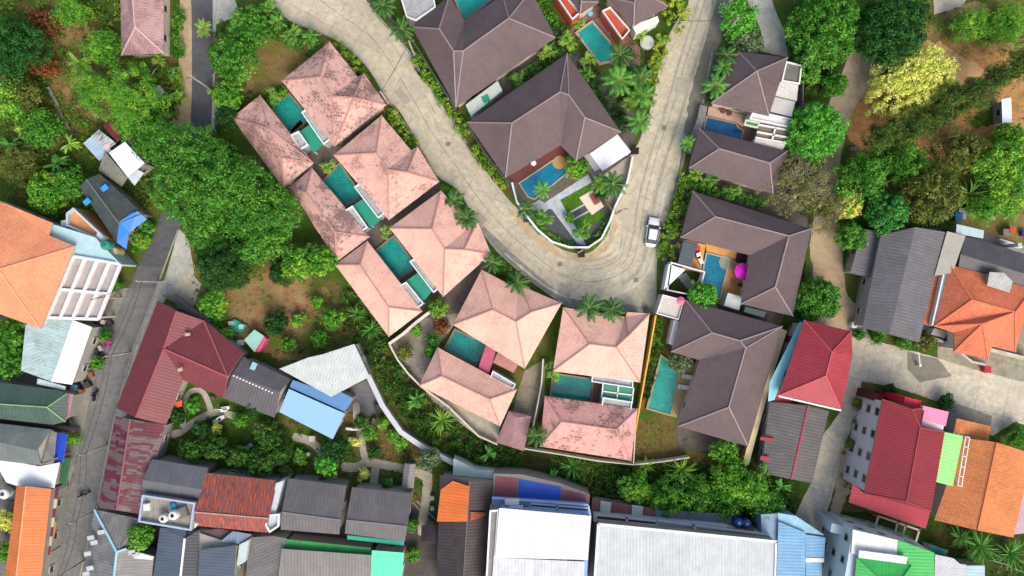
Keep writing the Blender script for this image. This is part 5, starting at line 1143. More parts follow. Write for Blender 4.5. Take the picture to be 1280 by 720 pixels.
for a in ((131,235),(109,252)): m = MB(); p = P(*a, 4.4); m.box((p.x,p.y,p.z+.02), (1.0,.7,.3), .7); m.build('roof_patch', plain(C(60,150,215), .5), t)
# small sheds elsewhere
shed('white_shed', 'narrow white shed roof in the clearing at the right edge', [(1252,124),(1264,122),(1265,153),(1253,154)], 2.6, plain(C(225,238,245,.9), .5, .03), cat='shed')
shed('teal_shed', 'small pale teal shed roof with a pink sheet in the clearing above the maroon roof', [(305,425),(318,412),(330,420),(318,440)], 2.2, plain(C(150,200,185), .6, .1), cat='shed', win=False)
m = MB(); m.prism(W2([(318,440),(324,440),(333,424),(330,420)], 1.6), 0, 1.6); o = m.build('pink_sheet', plain(C(225,90,130), .7), None, tuple(P(325,430)[:2])+(0,)); tag(o, 'crumpled bright pink sheet leaning on the teal shed', 'sheet')
m = MB(); m.prism(W2([(285,402),(293,399),(309,407),(301,416),(288,412)], .5), 0, .5); o = m.build('tarpaulin', plain(C(40,170,140), .6, .15), None, tuple(P(298,407)[:2])+(0,)); tag(o, 'teal tarpaulin over a heap beside the agave above the maroon roof', 'tarpaulin')
m = MB(); m.prism(W2([(218,503),(228,500),(227,508),(219,510)], 2.), 1.94, 2.); o = m.build('orange_awning', plain(C(225,100,45), .6), None, tuple(P(223,505)[:2])+(0,)); tag(o, 'small orange awning in the garden beside the maroon roof', 'awning')
# boundary walls
YEL = plain(C(228,180,80), .7, .08)
fwall('boundary_wall', 'yellow boundary wall between the pink villa and the narrow teal pool', [(820,394),(812,440),(803,490),(794,541)], .22, 1.8, YEL); fwall('boundary_wall', 'mustard boundary strip right of the tall dark villa', [(980,412),(966,455),(948,520),(932,580)], .8, 1.6, plain(C(190,140,50), .7, .1), cap=plain(C(235,215,175), .6))
fwall('boundary_wall', 'cream wall below the pink villa roof in the bottom middle', [(655,561),(700,568),(745,576),(792,581),(794,541)], .2, 1.7, CREAM); fwall('boundary_wall', 'cream wall along the lower edge of the brown lawn', [(793,581),(830,577),(862,572)], .2, 1.5, CREAM)
fwall('boundary_wall', 'white wall curving round the garden at the road bend', [(640,228),(646,252),(657,268),(672,287),(690,302),(712,309),(736,309),(752,298),(763,276),(769,258),(785,225),(791,196)], .28, 1.3, WHT)
fwall('boundary_wall', 'pale wall above the gravel yard', [(486,430),(503,418),(520,403),(537,390)], .4, 1.8, plain(C(225,218,205), .7)); fwall('boundary_wall', 'low wall left of the gravel yard', [(487,431),(497,450),(511,468),(526,483),(560,508),(598,545),(622,556)], .25, 1.2, CREAM)
fwall('boundary_wall', 'pale wall in the narrow yard between two pink villas', [(679,449),(677,480),(671,512),(664,545)], .2, 1.6, CREAM); fwall('boundary_wall', 'grey stone wall on the right of the road beside the deep blue pool', [(880,132),(876,150),(868,172),(862,190)], 1.1, 1.2, concrete(C(150,146,142), .7, .9))
fwall('boundary_wall', 'dark railed wall along the huge dark villa at the top', [(457,-4),(478,14),(512,44),(540,90),(570,136)], .25, 1.6, plain(C(80,82,80), .7)); fwall('boundary_wall', 'dark fence below the L shaped villa, along the hedge', [(584,155),(605,190),(632,225)], .2, 1.4, plain(C(85,80,78), .7))
fwall('boundary_wall', 'thin metal fence between the service terraces and the red soil', [(1004,78),(1004,125),(1000,150)], .12, 1.6, plain(C(130,128,125), .6)); fwall('garden_fence', 'low white fence across the garden path below the blue roof', [(432,536),(441,537),(449,536),(465,534)], .35, 1.0, WHT, 'fence')
fwall('retaining_wall', 'grey rubble wall above the grey black roofs at the right', [(1199,262),(1215,265),(1245,272)], .7, 1.2, concrete(C(180,176,168), .6, .8)); fwall('garden_fence', 'white rail fence above the black grey roof at the right edge', [(1250,299),(1262,303),(1278,309)], .3, 1.0, WHT, 'fence')
fwall('garden_wall', 'mossy wall along the yard of the orange tiled house', [(1238,437),(1262,443),(1290,450)], .5, 1.6, concrete(C(205,200,180), 0, .8, .3)); fwall('garden_wall', 'white low wall below the orange porch roof', [(1165,421),(1190,432),(1215,452),(1232,456)], .3, 1.3, plain(C(195,190,180), .8, .1, dirt=.4))
fwall('garden_wall', 'brown post fence on the garden terrace at the road bend', [(746,236),(756,249),(765,262)], .25, 1.2, DECK, 'fence')
# ---------------------------------------------------------------- vegetation
G_MID = leafm(C(65,132,37), C(92,164,45), C(114,177,50)); G_BRT = leafm(C(85,159,37), C(121,186,48), C(150,199,56)); G_DRK = leafm(C(38,87,37), C(58,112,43)); G_DEEP = leafm(C(34,90,39), C(54,119,45))
G_FRESH = leafm(C(87,177,48), C(112,199,60), hv=.3); G_YEL = leafm(C(231,231,104), C(253,251,130), C(208,217,86), hv=.2, s=1.2); G_OLV = leafm(C(110,123,54), C(141,148,67), C(94,112,43)); G_DRY = leafm(C(142,142,92), C(170,166,116), C(112,128,70))
G_HEDGE = leafm(C(99,152,43), C(134,179,50), C(179,199,60), s=.9); G_RED = leafm(C(128,84,54), C(179,105,60), C(123,90,54)); G_PINK = leafm(C(190,56,151), C(213,78,173)); G_GRY = leafm(C(103,130,91), C(146,166,130), C(78,112,65))
PM = {'g': leafm(C(69,139,50), C(96,164,58), hv=.25), 'd': leafm(C(43,99,43), C(63,123,52), hv=.25), 'y': leafm(C(116,170,52), C(148,188,60), hv=.3)}
ROUND = dict(cr=.55, per=36, size=.30, irr=.10, gap=.02, dens=.85); DENSE = dict(cr=.75, per=44, size=.34, irr=.16, gap=.04, dens=.75); LOOSE = dict(cr=.85, per=46, size=.32, irr=.28, gap=.06, dens=.78, asp=.5); FEATH = dict(cr=.8, per=60, size=.30, irr=.34, gap=.12, dens=.7, asp=.28, jit=.9); BUSH = dict(cr=.42, per=24, size=.28, irr=.22, gap=.05, dens=.7)
T = tree
T(1033,33,47, 8, G_MID, 'big round mid green tree at the top edge, left of the darker one beside it', DENSE); T(1118,34,46, 8.5, G_DEEP, 'big dark blue green tree at the top edge above the forked road', DENSE)
T(1143,98,49, 6.5, leafm(C(226,234,104,.95), C(240,240,132,.95), C(206,220,92,.95), hv=.15, s=1.2), 'pale yellow flowering tree beside the forked path', dict(cr=.5, per=26, size=.26, irr=.22, gap=.1, dens=.9), ell=(1.1,25))
T(1022,163,38, 6, G_FRESH, 'bright green round tree right of the white service terraces', ROUND); T(1023,374,28, 5, G_MID, 'round green tree between the dark roof and the red house', ROUND)
T(289,70,30, 6.5, G_MID, 'round tree speckled with flowers left of the stained pink villa', ROUND); T(308,34,27, 5.5, G_MID, 'leafy tree in the hedge corner where the pale road begins', BUSH); T(282,118,20, 4.5, G_BRT, 'light green bushy tree just right of the left road, above the pink villa', BUSH); T(284,146,15, 4, G_DRK, 'small dark tree just left of the top pink villa', BUSH)
BIG = 'crowns of the big grove beside the left road'
G_GRV = leafm(C(70,140,42), C(98,168,52), C(114,174,56), hv=.3)
T(262,258,30, 7.5, G_GRV, 'inner crown of the big grove between its left and central crowns', LOOSE, BIG); T(308,272,30, 7.5, G_GRV, 'inner crown of the big grove between its central and right crowns', LOOSE, BIG)
T(264,200,30, 8, G_GRV, 'upper right crown of the big grove, above its central crown', LOOSE, BIG); T(255,280,32, 8, G_GRV, 'lower left crown of the big grove, above the fine leaved dark tree', LOOSE, BIG)
T(228,192,44, 9, G_GRV, 'topmost crown of the big grove that hides the left road', LOOSE, BIG); T(232,243,44, 9.5, G_GRV, 'left crown of the big grove, overhanging the left road', LOOSE, BIG); T(285,234,46, 10, G_GRV, 'central broad crown of the big grove', LOOSE, BIG); T(338,266,36, 8.5, G_GRV, 'right crown of the big grove, touching the mould streaked pink roof', LOOSE, BIG); T(325,302,31, 7, G_GRV, 'lower crown of the big grove next to the brown clearing', LOOSE, BIG)
T(278,328,37, 7, G_DRK, 'fine leaved dark rounded tree just below the big grove', dict(cr=.6, per=60, size=.24, irr=.12, dens=.9, gap=.02, asp=.4)); T(375,328,24, 5, G_BRT, 'light green tree between the clearing and the third pink villa', BUSH); T(400,325,20, 5, G_BRT, 'bright small tree against the long mould streaked roof', BUSH); T(352,340,17, 3.5, G_DRK, 'dark shrub at the top of the brown clearing', BUSH, name='shrub', cat='shrub')
T(168,128,42, 8, G_BRT, 'bright yellow green feathery tree above the patchwork hut', FEATH); T(120,115,30, 6, G_BRT, 'bright feathery tree left of the one above the patchwork hut', FEATH); T(128,60,24, 4.5, G_BRT, 'light green tree left of the lone pink grey roof', FEATH); T(180,165,28, 6, G_MID, 'tree directly behind the white roofed hut', LOOSE)
T(12,55,40, 7.5, G_DEEP, 'dark teal green tree at the upper left edge', LOOSE); T(30,118,20, 4.5, G_OLV, 'olive bushy tree near the left edge with bare twigs beside it', BUSH); T(8,125,24, 5, G_BRT, 'light tree touching the left edge below the dark one', LOOSE); T(56,240,25, 4.5, G_BRT, 'round yellow green tree above the big light orange roof', ROUND); T(85,228,20, 4.5, G_MID, 'green tree left of the dark hut roof', BUSH); T(90,12,24, 4, G_BRT, 'light green tree by the top edge at the left', FEATH); T(50,160,24, 4.5, G_MID, 'green tree in the middle of the left slope', LOOSE); T(20,205,26, 4.5, G_OLV, 'olive shrubby tree at the left edge of the slope', FEATH)
T(52,82,17, 3, G_RED, 'reddish dry shrub on the upper left slope', BUSH, name='shrub', cat='shrub', ell=(1.2,-20)); T(52,28,20, 3, G_RED, 'rust brown shrub near the top left corner', BUSH, name='shrub', cat='shrub')
T(10,420,26, 4.5, G_MID, 'clipped green tree at the left edge below the light orange roof', ROUND); T(8,452,22, 4, G_MID, 'clipped green tree at the left edge above the dark green roof', ROUND); T(8,652,13, 3, G_YEL, 'yellow green shrub left of the long orange roof', BUSH, name='shrub', cat='shrub'); T(6,690,12, 3, G_BRT, 'green shrub at the left edge beside the end of the long orange roof', BUSH, name='shrub', cat='shrub')
# right hand woodland
T(1112,268,27, 6, leafm(C(63,146,65), C(85,168,69)), 'round blue green tree standing over the long grey warehouse', ROUND); T(1067,296,19, 4.5, G_MID, 'small round tree left of the warehouse roof', BUSH); T(1080,222,34, 6, G_MID, 'mid green tree right of the dry tree over the path', LOOSE); T(1062,255,18, 4, G_YEL, 'yellow green shrubby tree between the path and the mid green tree', BUSH); T(1165,246,40, 6.5, G_OLV, 'olive green tree above the beige flat roof', DENSE); T(1135,205,26, 5, G_MID, 'green tree just above the round blue green tree', LOOSE)
T(1255,200,33, 6, G_BRT, 'bright lime tree near the right edge', LOOSE); T(1262,240,28, 5, G_BRT, 'light green tree at the right edge above the rubble wall', LOOSE); T(1205,190,26, 5, G_OLV, 'olive tree left of the bright lime tree', LOOSE); T(1262,172,20, 4, G_BRT, 'light green tree below the narrow white shed', BUSH); T(1230,262,20, 4, G_BRT, 'small light tree above the black grey roof', FEATH); T(1215,30,24, 4, G_BRT, 'light green tree at the upper right edge', FEATH); T(1262,30,24, 4, G_BRT, 'light green tree in the upper right corner', FEATH)
CAS = 'dark feathery trees in a diagonal band'
for i, (x, y, r, l) in enumerate(((1108,170,19,'lowest dark feathery tree of the diagonal band, below the yellow tree'), (1140,160,28,'dark feathery tree right below the yellow tree'), (1178,138,32,'middle dark feathery tree of the diagonal band'), (1212,118,28,'dark feathery tree left of the narrow white shed'), (1245,98,24,'dark feathery tree above the narrow white shed'), (1275,82,22,'uppermost dark feathery tree of the band, at the right edge'))): T(x, y, r, 7, leafm(C(65,94,37), C(103,134,50)), l, dict(cr=.8, per=70, size=.30, irr=.38, gap=.2, dens=.65, asp=.25, jit=1.), CAS, ell=(1.25,32))
# strip below the villas and round the houses
T(925,22,25, 4.5, G_FRESH, 'bright green tree beside the pale driveway at the top', LOOSE); T(938,52,18, 3.6, G_GRY, 'white flowered shrub above the dark pyramid roof', BUSH, name='shrub', cat='shrub'); T(879,371,20, 4.2, G_FRESH, 'bright leafy tree leaning over the blue pool of the orange deck', BUSH); T(849,453,14, 3.5, G_GRY, 'grey green frangipani hanging over the narrow teal pool', BUSH)
T(1045,105,16, 3, G_MID, 'green shrub on the red soil left of the forked path', BUSH, name='shrub', cat='shrub'); T(1012,92,14, 3, G_BRT, 'bright shrub right of the service terraces', BUSH, name='shrub', cat='shrub'); T(1000,60,16, 3.4, G_DRK, 'dark shrub at the corner of the pale driveway', BUSH, name='shrub', cat='shrub')
T(795,612,20, 4, G_BRT, 'light green tree above the maroon lean-to roof', BUSH); T(835,622,26, 4.5, G_MID, 'green tree above the grey blue lean-to roof', LOOSE); T(915,602,27, 5, G_BRT, 'bright tree below the tall dark villa', LOOSE); T(940,610,28, 5, G_BRT, 'bright tree left of the sloping concrete lane', LOOSE); T(905,564,17, 4, G_BRT, 'light green tree touching the bottom of the tall dark villa', BUSH); T(962,632,20, 4, G_MID, 'green tree above the blue corrugated house', LOOSE); T(872,622,24, 4, G_MID, 'middle green tree of the strip above the pale warehouse', LOOSE); T(905,630,22, 4, G_MID, 'green tree just above the two blue tanks', LOOSE)
T(415,400,14, 3, G_BRT, 'light shrub low on the brown clearing', BUSH, name='shrub', cat='shrub'); T(344,405,16, 3, G_DRK, 'dark round shrub in the brown clearing', BUSH, name='shrub', cat='shrub'); T(400,425,12, 2, G_BRT, 'small lime shrub in the clearing above the white ribbed roof', BUSH, name='shrub', cat='shrub'); T(360,432,10, 2, G_BRT, 'lime shrub at the bottom left of the brown clearing', BUSH, name='shrub', cat='shrub'); T(372,400,9, 1.6, G_BRT, 'small shrub in the middle of the brown clearing', BUSH, name='shrub', cat='shrub'); T(283,418,9, 2, G_BRT, 'lime shrub beside the teal tarpaulin', BUSH, name='shrub', cat='shrub'); T(397,378,8, 1.6, G_BRT, 'small shrub at the top of the brown clearing', BUSH, name='shrub', cat='shrub'); T(265,380,18, 3.4, G_BRT, 'light green bush above the agave plants', BUSH, name='shrub', cat='shrub')
# bottom left garden
G_GARD = leafm(C(50,100,34), C(76,130,42), C(96,134,46))
for x, y, r, h, mt, l in ((238,562,22,4,G_MID,'leftmost garden tree above the dark grey gabled roof'), (268,560,22,4.2,G_MID,'garden tree second from the left above the rusty roof'), (298,572,20,4,G_MID,'garden tree above the right part of the rusty roof'), (333,545,24,4.4,G_MID,'large garden tree left of the curved path'), (325,578,24,4.2,G_MID,'garden tree above the corner of the rusty roof'), (352,568,16,3.6,G_MID,'garden tree above the left dark grey roof'), (250,538,15,3.4,G_DRK,'dark garden tree beside the looping path'), (318,510,17,3.6,G_DRK,'dark garden tree below the white dotted roof'), (418,562,24,4.4,G_DRK,'dark leafy garden tree below the smooth blue roof'), (408,582,20,4.2,G_FRESH,'bright green garden tree where the paths meet'), (452,528,14,3.4,G_MID,'garden tree beside the white garden fence'), (536,575,20,4,G_GRY,'grey green tree beside the curving white wall'), (222,520,14,3,G_DRK,'dark garden tree against the long maroon roof')): T(x, y, r*.74, h*.9, G_GARD if mt is G_MID else mt, l, BUSH)
for x, y, r, mt, l in ((240,508,9,G_FRESH,'lime shrub inside the looping garden path'), (462,542,9,G_BRT,'round shrub right of the garden fence'), (468,565,8,G_DRK,'small dark shrub in the middle of the garden'), (478,530,7,G_BRT,'lime shrub on the dry garden lawn'), (492,545,8,G_BRT,'light shrub at the right of the dry garden lawn'), (500,555,8,G_BRT,'shrub nearest the grey shelter on the dry lawn'), (455,592,7,G_YEL,'yellow shrub below the main garden path'), (484,604,7,G_MID,'shrub beside the white garden pump box'), (375,572,9,G_BRT,'light shrub inside the curve of the garden path'), (357,590,8,G_OLV,'olive shrub against the left dark grey roof'), (516,695,9,G_BRT,'yellow flowered bush beside the mint green roof'), (515,655,8,G_MID,'bush between the right dark grey roof and the garden path'), (270,535,6,G_YEL,'yellow shrub by the white garden benches'), (446,552,5,G_YEL,'yellow flowering plant beside the garden path'), (300,526,9,G_BRT,'pale green bush at the end of the garden path')): T(x, y, r, 1.8, mt, l, BUSH, name='shrub', cat='shrub')
T(175,672,16, 1.6+4, G_BRT, 'green vine mound growing over the grey roof at the bottom left', dict(cr=.4, per=30, size=.25, dens=.9), name='vine', cat='vine', hh=.9)
T(132,420,8, 2, G_MID, 'green pot shrub in the cluttered yard beside the left road', BUSH, name='shrub', cat='shrub'); T(134,428,5, 1.6, G_PINK, 'magenta bougainvillea beside the left road', BUSH, name='shrub', cat='shrub'); T(121,455,8, 2, G_BRT, 'lime shrub in the yard beside the left road', BUSH, name='shrub', cat='shrub'); T(175,300,11, 2, G_BRT, 'shrub with red flowers below the blue tarpaulin', BUSH, name='shrub', cat='shrub'); T(184,284,9, 2, G_MID, 'green shrub at the end of the blue tarpaulin', BUSH, name='shrub', cat='shrub'); T(91,548,8, 2, G_BRT, 'shrub beside the cobalt blue awning', BUSH, name='shrub', cat='shrub'); T(145,355,8, 2, G_MID, 'green shrub in the strip between the white pergola and the road', BUSH, name='shrub', cat='shrub')
T(1182,503,10, 2, G_DRK, 'round shrub by the pink box above the red roof', BUSH, name='shrub', cat='shrub'); T(1112,489,9, 2, G_DRK, 'dark shrub at the corner of the red roofed house', BUSH, name='shrub', cat='shrub'); T(1098,421,9, 1.8, G_MID, 'shrub along the lower edge of the warehouse, left end', BUSH, name='shrub', cat='shrub'); T(1132,427,10, 1.8, G_MID, 'shrub along the lower edge of the warehouse, middle', BUSH, name='shrub', cat='shrub'); T(1158,428,11, 2, G_OLV, 'olive shrub at the lower right corner of the warehouse', BUSH, name='shrub', cat='shrub'); T(1075,418,7, 1.6, G_MID, 'small shrub left of the warehouse corner', BUSH, name='shrub', cat='shrub'); T(1272,545,14, 2.5, G_MID, 'green shrub at the right edge above the dull orange roof', BUSH, name='shrub', cat='shrub')
T(1073,505,7, 1.6, G_OLV, 'shrub strip beside the white wall of the red roofed house', BUSH, name='shrub', cat='shrub'); T(1064,555,6, 1.6, G_OLV, 'small shrub on the lane side of the tall red roofed house', BUSH, name='shrub', cat='shrub'); T(1040,655,8, 1.8, G_DRK, 'shrub at the end of the lane left of the white green house', BUSH, name='shrub', cat='shrub'); T(1095,632,10, 1.8, G_DRY, 'dry shrub below the red awning', BUSH, name='shrub', cat='shrub')
T(722,209,15, 3.4, G_BRT, 'leafy bush between the blue pool and the louvred carport', BUSH, name='shrub', cat='shrub'); T(712,272,6, 1.2, G_BRT, 'small lime shrub on the corner garden lawn', BUSH, name='shrub', cat='shrub'); T(752,240,9, 2, G_DRK, 'dark shrub beside the carport louvres', BUSH, name='shrub', cat='shrub'); T(552,408,10, 2, G_RED, 'reddish shrub at the edge of the gravel yard', BUSH, name='shrub', cat='shrub'); T(541,425,9, 2.2, G_MID, 'green shrub row piece along the gravel yard', BUSH, name='shrub', cat='shrub'); T(538,440,8, 2, G_MID, 'lower green shrub along the gravel yard', BUSH, name='shrub', cat='shrub'); T(548,385,13, 2.6, G_HEDGE, 'yellow green shrub below the third pink villa', BUSH, name='shrub', cat='shrub'); T(505,440,10, 2, G_OLV, 'olive shrub in the gravel yard', BUSH, name='shrub', cat='shrub'); T(520,414,7, 1.5, G_BRT, 'small lime shrub beside the pale wall', BUSH, name='shrub', cat='shrub')
T(340,122,14, 3, G_MID, 'green bush in front of the top villa pool', BUSH, name='shrub', cat='shrub') if 0 else None
# dry tree over the path
def drytree(px, py, r, h, label, style, mt):
    t = T(px, py, r, h, mt, label, style); m = MB(); c = P(px, py, h*.7); rnd = random.Random(5); z0 = 2.0
    for i in range(26):
        a = rnd.uniform(0, 6.28); L = r*.1*rnd.uniform(.5, .95); p1 = Vector((c.x+math.cos(a)*L*.5, c.y+math.sin(a)*L*.5, h*.72)); p2 = Vector((c.x+math.cos(a)*L, c.y+math.sin(a)*L, h*rnd.uniform(.85,1.0)))
        m.tube([(c.x,c.y,z0), p1, p2], [.06,.04,.02], 4, 0, False)
        for s in (-.6,.6): m.tube([p1, p1+(p2-p1).normalized()*.2+Vector((math.cos(a+s)*L*.45, math.sin(a+s)*L*.45, .5))], [.03,.012], 4, 0, False)
    m.build('branches', plain(C(165,150,130), .9, .15), t)
drytree(1000,232,40, 6, 'half bare dry tree with pale twigs hanging over the path', dict(cr=.7, per=34, size=.22, irr=.35, gap=.3, dens=.6), G_DRY); drytree(1032,262,26, 5, 'sparse olive tree over the sandy path below the dry tree', dict(cr=.6, per=26, size=.22, irr=.35, gap=.4, dens=.5), G_OLV); drytree(6,108,14, 4, 'bare white twigged tree at the left edge', dict(cr=.5, per=10, size=.2, gap=.7, dens=.4), G_OLV)
# palms
for k, x, y, r, m_, l in (('coco',776,71,19,'d','palm hanging over the end of the bright turquoise pool'), ('coco',771,101,22,'g','large palm below the turquoise pool, leftmost of the roadside palms'), ('coco',800,98,18,'d','dark palm in the middle of the roadside palm group'), ('coco',803,118,19,'g','palm nearest the upper road in the roadside group'), ('coco',799,154,18,'g','lowest palm of the roadside group, above the carport'), ('areca',788,128,14,'y','yellow green palm beneath the roadside palms'),
    ('coco',254,34,13,'y','small palm leaning over the left road at the top'), ('coco',195,6,13,'y','yellow green palm over the top of the lone pink grey roof'), ('coco',481,8,18,'d','palm at the top edge between road and flat roofed house'), ('coco',503,38,18,'d','palm at the left corner of the huge dark roof'), ('coco',567,250,15,'d','upper palm of the pair over the third pink villa roof'), ('coco',585,274,17,'d','lower palm of the pair over the third pink villa roof'), ('coco',617,329,15,'d','palm between the third and fourth pink villas'), ('coco',648,352,18,'d','palm over the front roof of the pale pink villa'), ('coco',735,384,20,'d','left palm of the pair above the square pink villa'), ('coco',763,386,18,'d','right palm of the pair above the square pink villa'), ('coco',672,545,16,'d','palm between the dusty annex and the pink rear roof'),
    ('coco',908,68,16,'d','uppermost palm left of the dark pyramid roof'), ('coco',903,83,15,'g','middle palm left of the dark pyramid roof'), ('coco',893,106,19,'g','lowest palm left of the dark pyramid roof'), ('coco',859,180,12,'g','small palm on the roadside beside the lower dark villa'), ('coco',764,230,19,'d','dark palm beside the pale carport driveway at the bend'), ('coco',751,228,14,'y','yellow green palm tucked behind the carport driveway palm'), ('coco',677,238,14,'g','palm leaning over the blue pool at the road bend'), ('coco',660,262,15,'d','dark palm inside the curved white wall'), ('areca',683,272,13,'g','bushy palm at the left of the corner garden'), ('areca',729,285,14,'g','bushy palm on the corner garden lawn'), ('coco',800,95,12,'y','yellow palm crown inside the roadside group'),
    ('areca',802,40,12,'y','yellow green palm beside the grey spa tub'), ('areca',683,68,13,'y','palm bush in the corner between the two big dark roofs'), ('areca',734,76,12,'y','upper palm bush right of the L shaped roof tip'), ('areca',712,52,14,'y','yellow palm bush left of the turquoise pool'), ('areca',733,92,13,'g','palm bush along the right side of the L shaped roof'), ('areca',650,100,12,'g','palm bush between the two big dark roofs'), ('areca',725,28,9,'y','small yellow palm under the left balcony'),
    ('areca',333,12,15,'g','palm clump at the start of the hedge, upper left of the road'), ('areca',345,28,15,'g','second palm clump of the upper left hedge'), ('areca',365,40,15,'g','third palm clump of the upper left hedge'), ('areca',388,48,15,'g','palm clump above the pink villa corner'), ('areca',430,212,10,'y','yellow green palm at the head of the second villa pool') if 0 else ('areca',411,206,11,'y','yellow green palm at the head of the second villa pool'), ('areca',484,292,11,'y','palm at the head of the third villa pool'), ('areca',340,118,12,'g','palm at the head of the top villa pool'), ('areca',690,470,10,'y','palm left of the wide teal pool'), ('areca',687,460,8,'g','small palm in the alley left of the wide teal pool'),
    ('strap',715,583,20,'g','spiky strap leaf plant below the cream wall'), ('strap',806,582,15,'y','left spiky plant below the brown lawn'), ('strap',852,588,23,'y','large spiky plant below the brown lawn'), ('strap',553,525,20,'y','spiky plant on the slope below the pale pink villa'), ('strap',1200,672,17,'g','leftmost strap leaf plant below the dull orange roof'), ('strap',1225,684,26,'g','largest strap leaf plant below the dull orange roof'), ('strap',1262,692,24,'g','strap leaf plant at the bottom right corner'), ('strap',272,402,13,'g','left agave plant beside the maroon wing'), ('strap',1237,48,15,'y','spiky plant on the dirt at the upper right'), ('strap',1212,243,24,'y','big spiky plant above the rubble wall'), ('strap',1230,238,18,'y','smaller spiky plant right of the big one above the rubble wall'), ('strap',447,392,15,'g','spiky plant on the slope left of the third villa'), ('strap',465,412,17,'g','spiky plant beside the pale wall of the gravel yard'), ('strap',458,372,13,'g','spiky plant against the lower edge of the third villa roof'),
    ('banana',100,80,18,'y','banana plant on the upper left slope'), ('banana',110,95,15,'y','second banana plant on the upper left slope'), ('banana',88,178,14,'y','banana plant left of the patchwork hut'), ('banana',45,140,14,'g','banana plant in the middle of the left slope'), ('banana',70,205,15,'g','banana plant on the slope left of the dark hut'), ('banana',15,180,15,'g','banana plant at the left edge of the slope'), ('banana',30,165,13,'y','pale banana plant near the left edge'), ('banana',70,25,13,'g','banana plant at the top of the left slope'), ('banana',1240,285,12,'g','banana plant beside the black grey roof') if 0 else ('banana',1268,262,14,'y','banana plant at the right edge above the black grey roof'), ('banana',690,600,13,'g','banana plant above the blue roof sheet'), ('banana',610,565,12,'g','banana plant below the small pink annex'), ('banana',520,500,13,'g','banana plant on the green slope beside the curving wall'), ('areca',890,222,13,'g','left palm between the two dark roofs beside the road') , ('areca',917,238,13,'g','right palm between the two dark roofs beside the road'), ('areca',870,218,12,'y','yellow palm at the roadside end between the two dark roofs'), ('banana',985,560,14,'g','banana plant between the mustard strip and the grey roof'), ('banana',975,610,13,'g','banana plant left of the concrete lane below the grey roof'), ('areca',975,640,12,'g','palm left of the lower concrete lane'), ('areca',1075,300,9,'g','small palm beside the warehouse lean-to'), ('areca',188,60,9,'y','yellow shrub palm below the lone pink grey roof') if 0 else ('areca',200,74,11,'y','yellow green palm below the lone pink grey roof'), ('areca',220,122,11,'y','yellow palm on the verge left of the road'), ('areca',215,92,11,'g','green palm on the verge left of the road')):
    palm(k, x, y, r, l, m_)
# hedges
hedge('clipped hedge between the top pink villa and the curving road', [(412,50),(430,66),(448,88),(458,96)], 1.7, 1.8, G_HEDGE, 1); hedge('hedge from the top pink villa corner down to the second villa', [(484,136),(496,152),(508,172),(518,184)], 1.7, 1.8, G_HEDGE, 2); hedge('short hedge above the pair of palms over the third villa', [(548,232),(560,240),(572,246)], 1.3, 1.5, G_MID, 3); hedge('hedge between the third and fourth pink villas', [(606,318),(622,330),(640,344),(655,352)], 1.3, 1.4, G_MID, 4)
hedge('low hedge along the upper left of the pale road', [(318,2),(334,22),(350,38),(375,52),(400,58)], 3.0, 2., G_MID, 5, 2.4)
hedge('tall leafy hedge behind the parked white car', [(832,325),(838,302),(845,278),(853,254),(859,234),(862,218)], 2.7, 2.0, G_HEDGE, 6); hedge('hedge across the gap between the two dark villas by the road', [(862,228),(885,236),(910,242),(940,250),(960,256)], 1.6, 1.8, G_MID, 7)
hedge('narrow hedge along the huge dark villa', [(518,66),(532,92),(548,116),(566,142),(584,170)], 1.6, 1.4, G_HEDGE, 8); hedge('hedge between the L shaped villa and the road', [(590,178),(606,204),(622,222),(636,234)], 1.5, 1.4, G_HEDGE, 9); hedge('leafy hedge filling the gap right of the huge dark villa', [(668,6),(682,28),(698,50),(714,66)], 3.2, 2., G_MID, 10); hedge('green strip between the two largest dark roofs', [(640,106),(662,92),(690,72)], 2.2, 1.6, G_MID, 11)
hedge('yellow green hedge beside the upper road', [(828,-6),(842,8),(850,16),(846,30),(838,22)], 3.0, 2.4, leafm(C(146,179,43), C(213,224,65), s=1.), 12); hedge('hedge between the palms and the upper road', [(832,45),(824,68),(816,92),(812,104)], 2.2, 2., leafm(C(123,168,43), C(190,208,60), s=1.), 13); hedge('dark green hedge behind the roadside palms', [(735,88),(748,112),(764,140),(786,160)], 2.6, 1.8, G_DRK, 14); hedge('hedge right of the turquoise pool palms', [(790,88),(800,104),(808,120)], 2., 2., G_MID, 15)
GH = leafm(C(108,157,39), C(134,179,48)); hedge('clipped green hedge inside the curved white wall, left part', [(662,272),(676,288),(694,300),(716,306)], 1.1, .8, GH, 16, 4.5); hedge('clipped green hedge inside the curved white wall, right part', [(738,305),(750,295),(759,280),(761,272)], 1.1, .8, GH, 17, 4.5)
hedge('leafy planting under the yellow wall', [(826,400),(822,425),(815,455)], 1.6, 1.2, G_MID, 18); hedge('planting strip left of the narrow teal pool', [(817,458),(812,480),(806,500)], 1., 1., G_DRK, 19); hedge('hedge left of the pyramid roofed villa by the road', [(888,130),(896,112),(905,86)], 1.4, 1.6, G_DRK, 20)
hedge('grassy verge hedge beside the left road, top', [(222,8),(222,40),(222,70)], 1.6, 1.4, G_MID, 21); hedge('yellow green bushes on the verge by the left road', [(222,85),(221,110),(219,135)], 1.5, 1.5, G_HEDGE, 22); hedge('hedge behind the top villa pool', [(334,130),(352,116),(356,108)], 1.5, 1.4, G_MID, 23); hedge('flowering strip beside the blue tarpaulin', [(190,275),(180,295),(172,315)], 1.1, 1.2, G_MID, 24); hedge('shrubs along the lower edge of the lane by the white green house', [(1085,492),(1078,500),(1072,530)], .9, 1.1, G_OLV, 25)
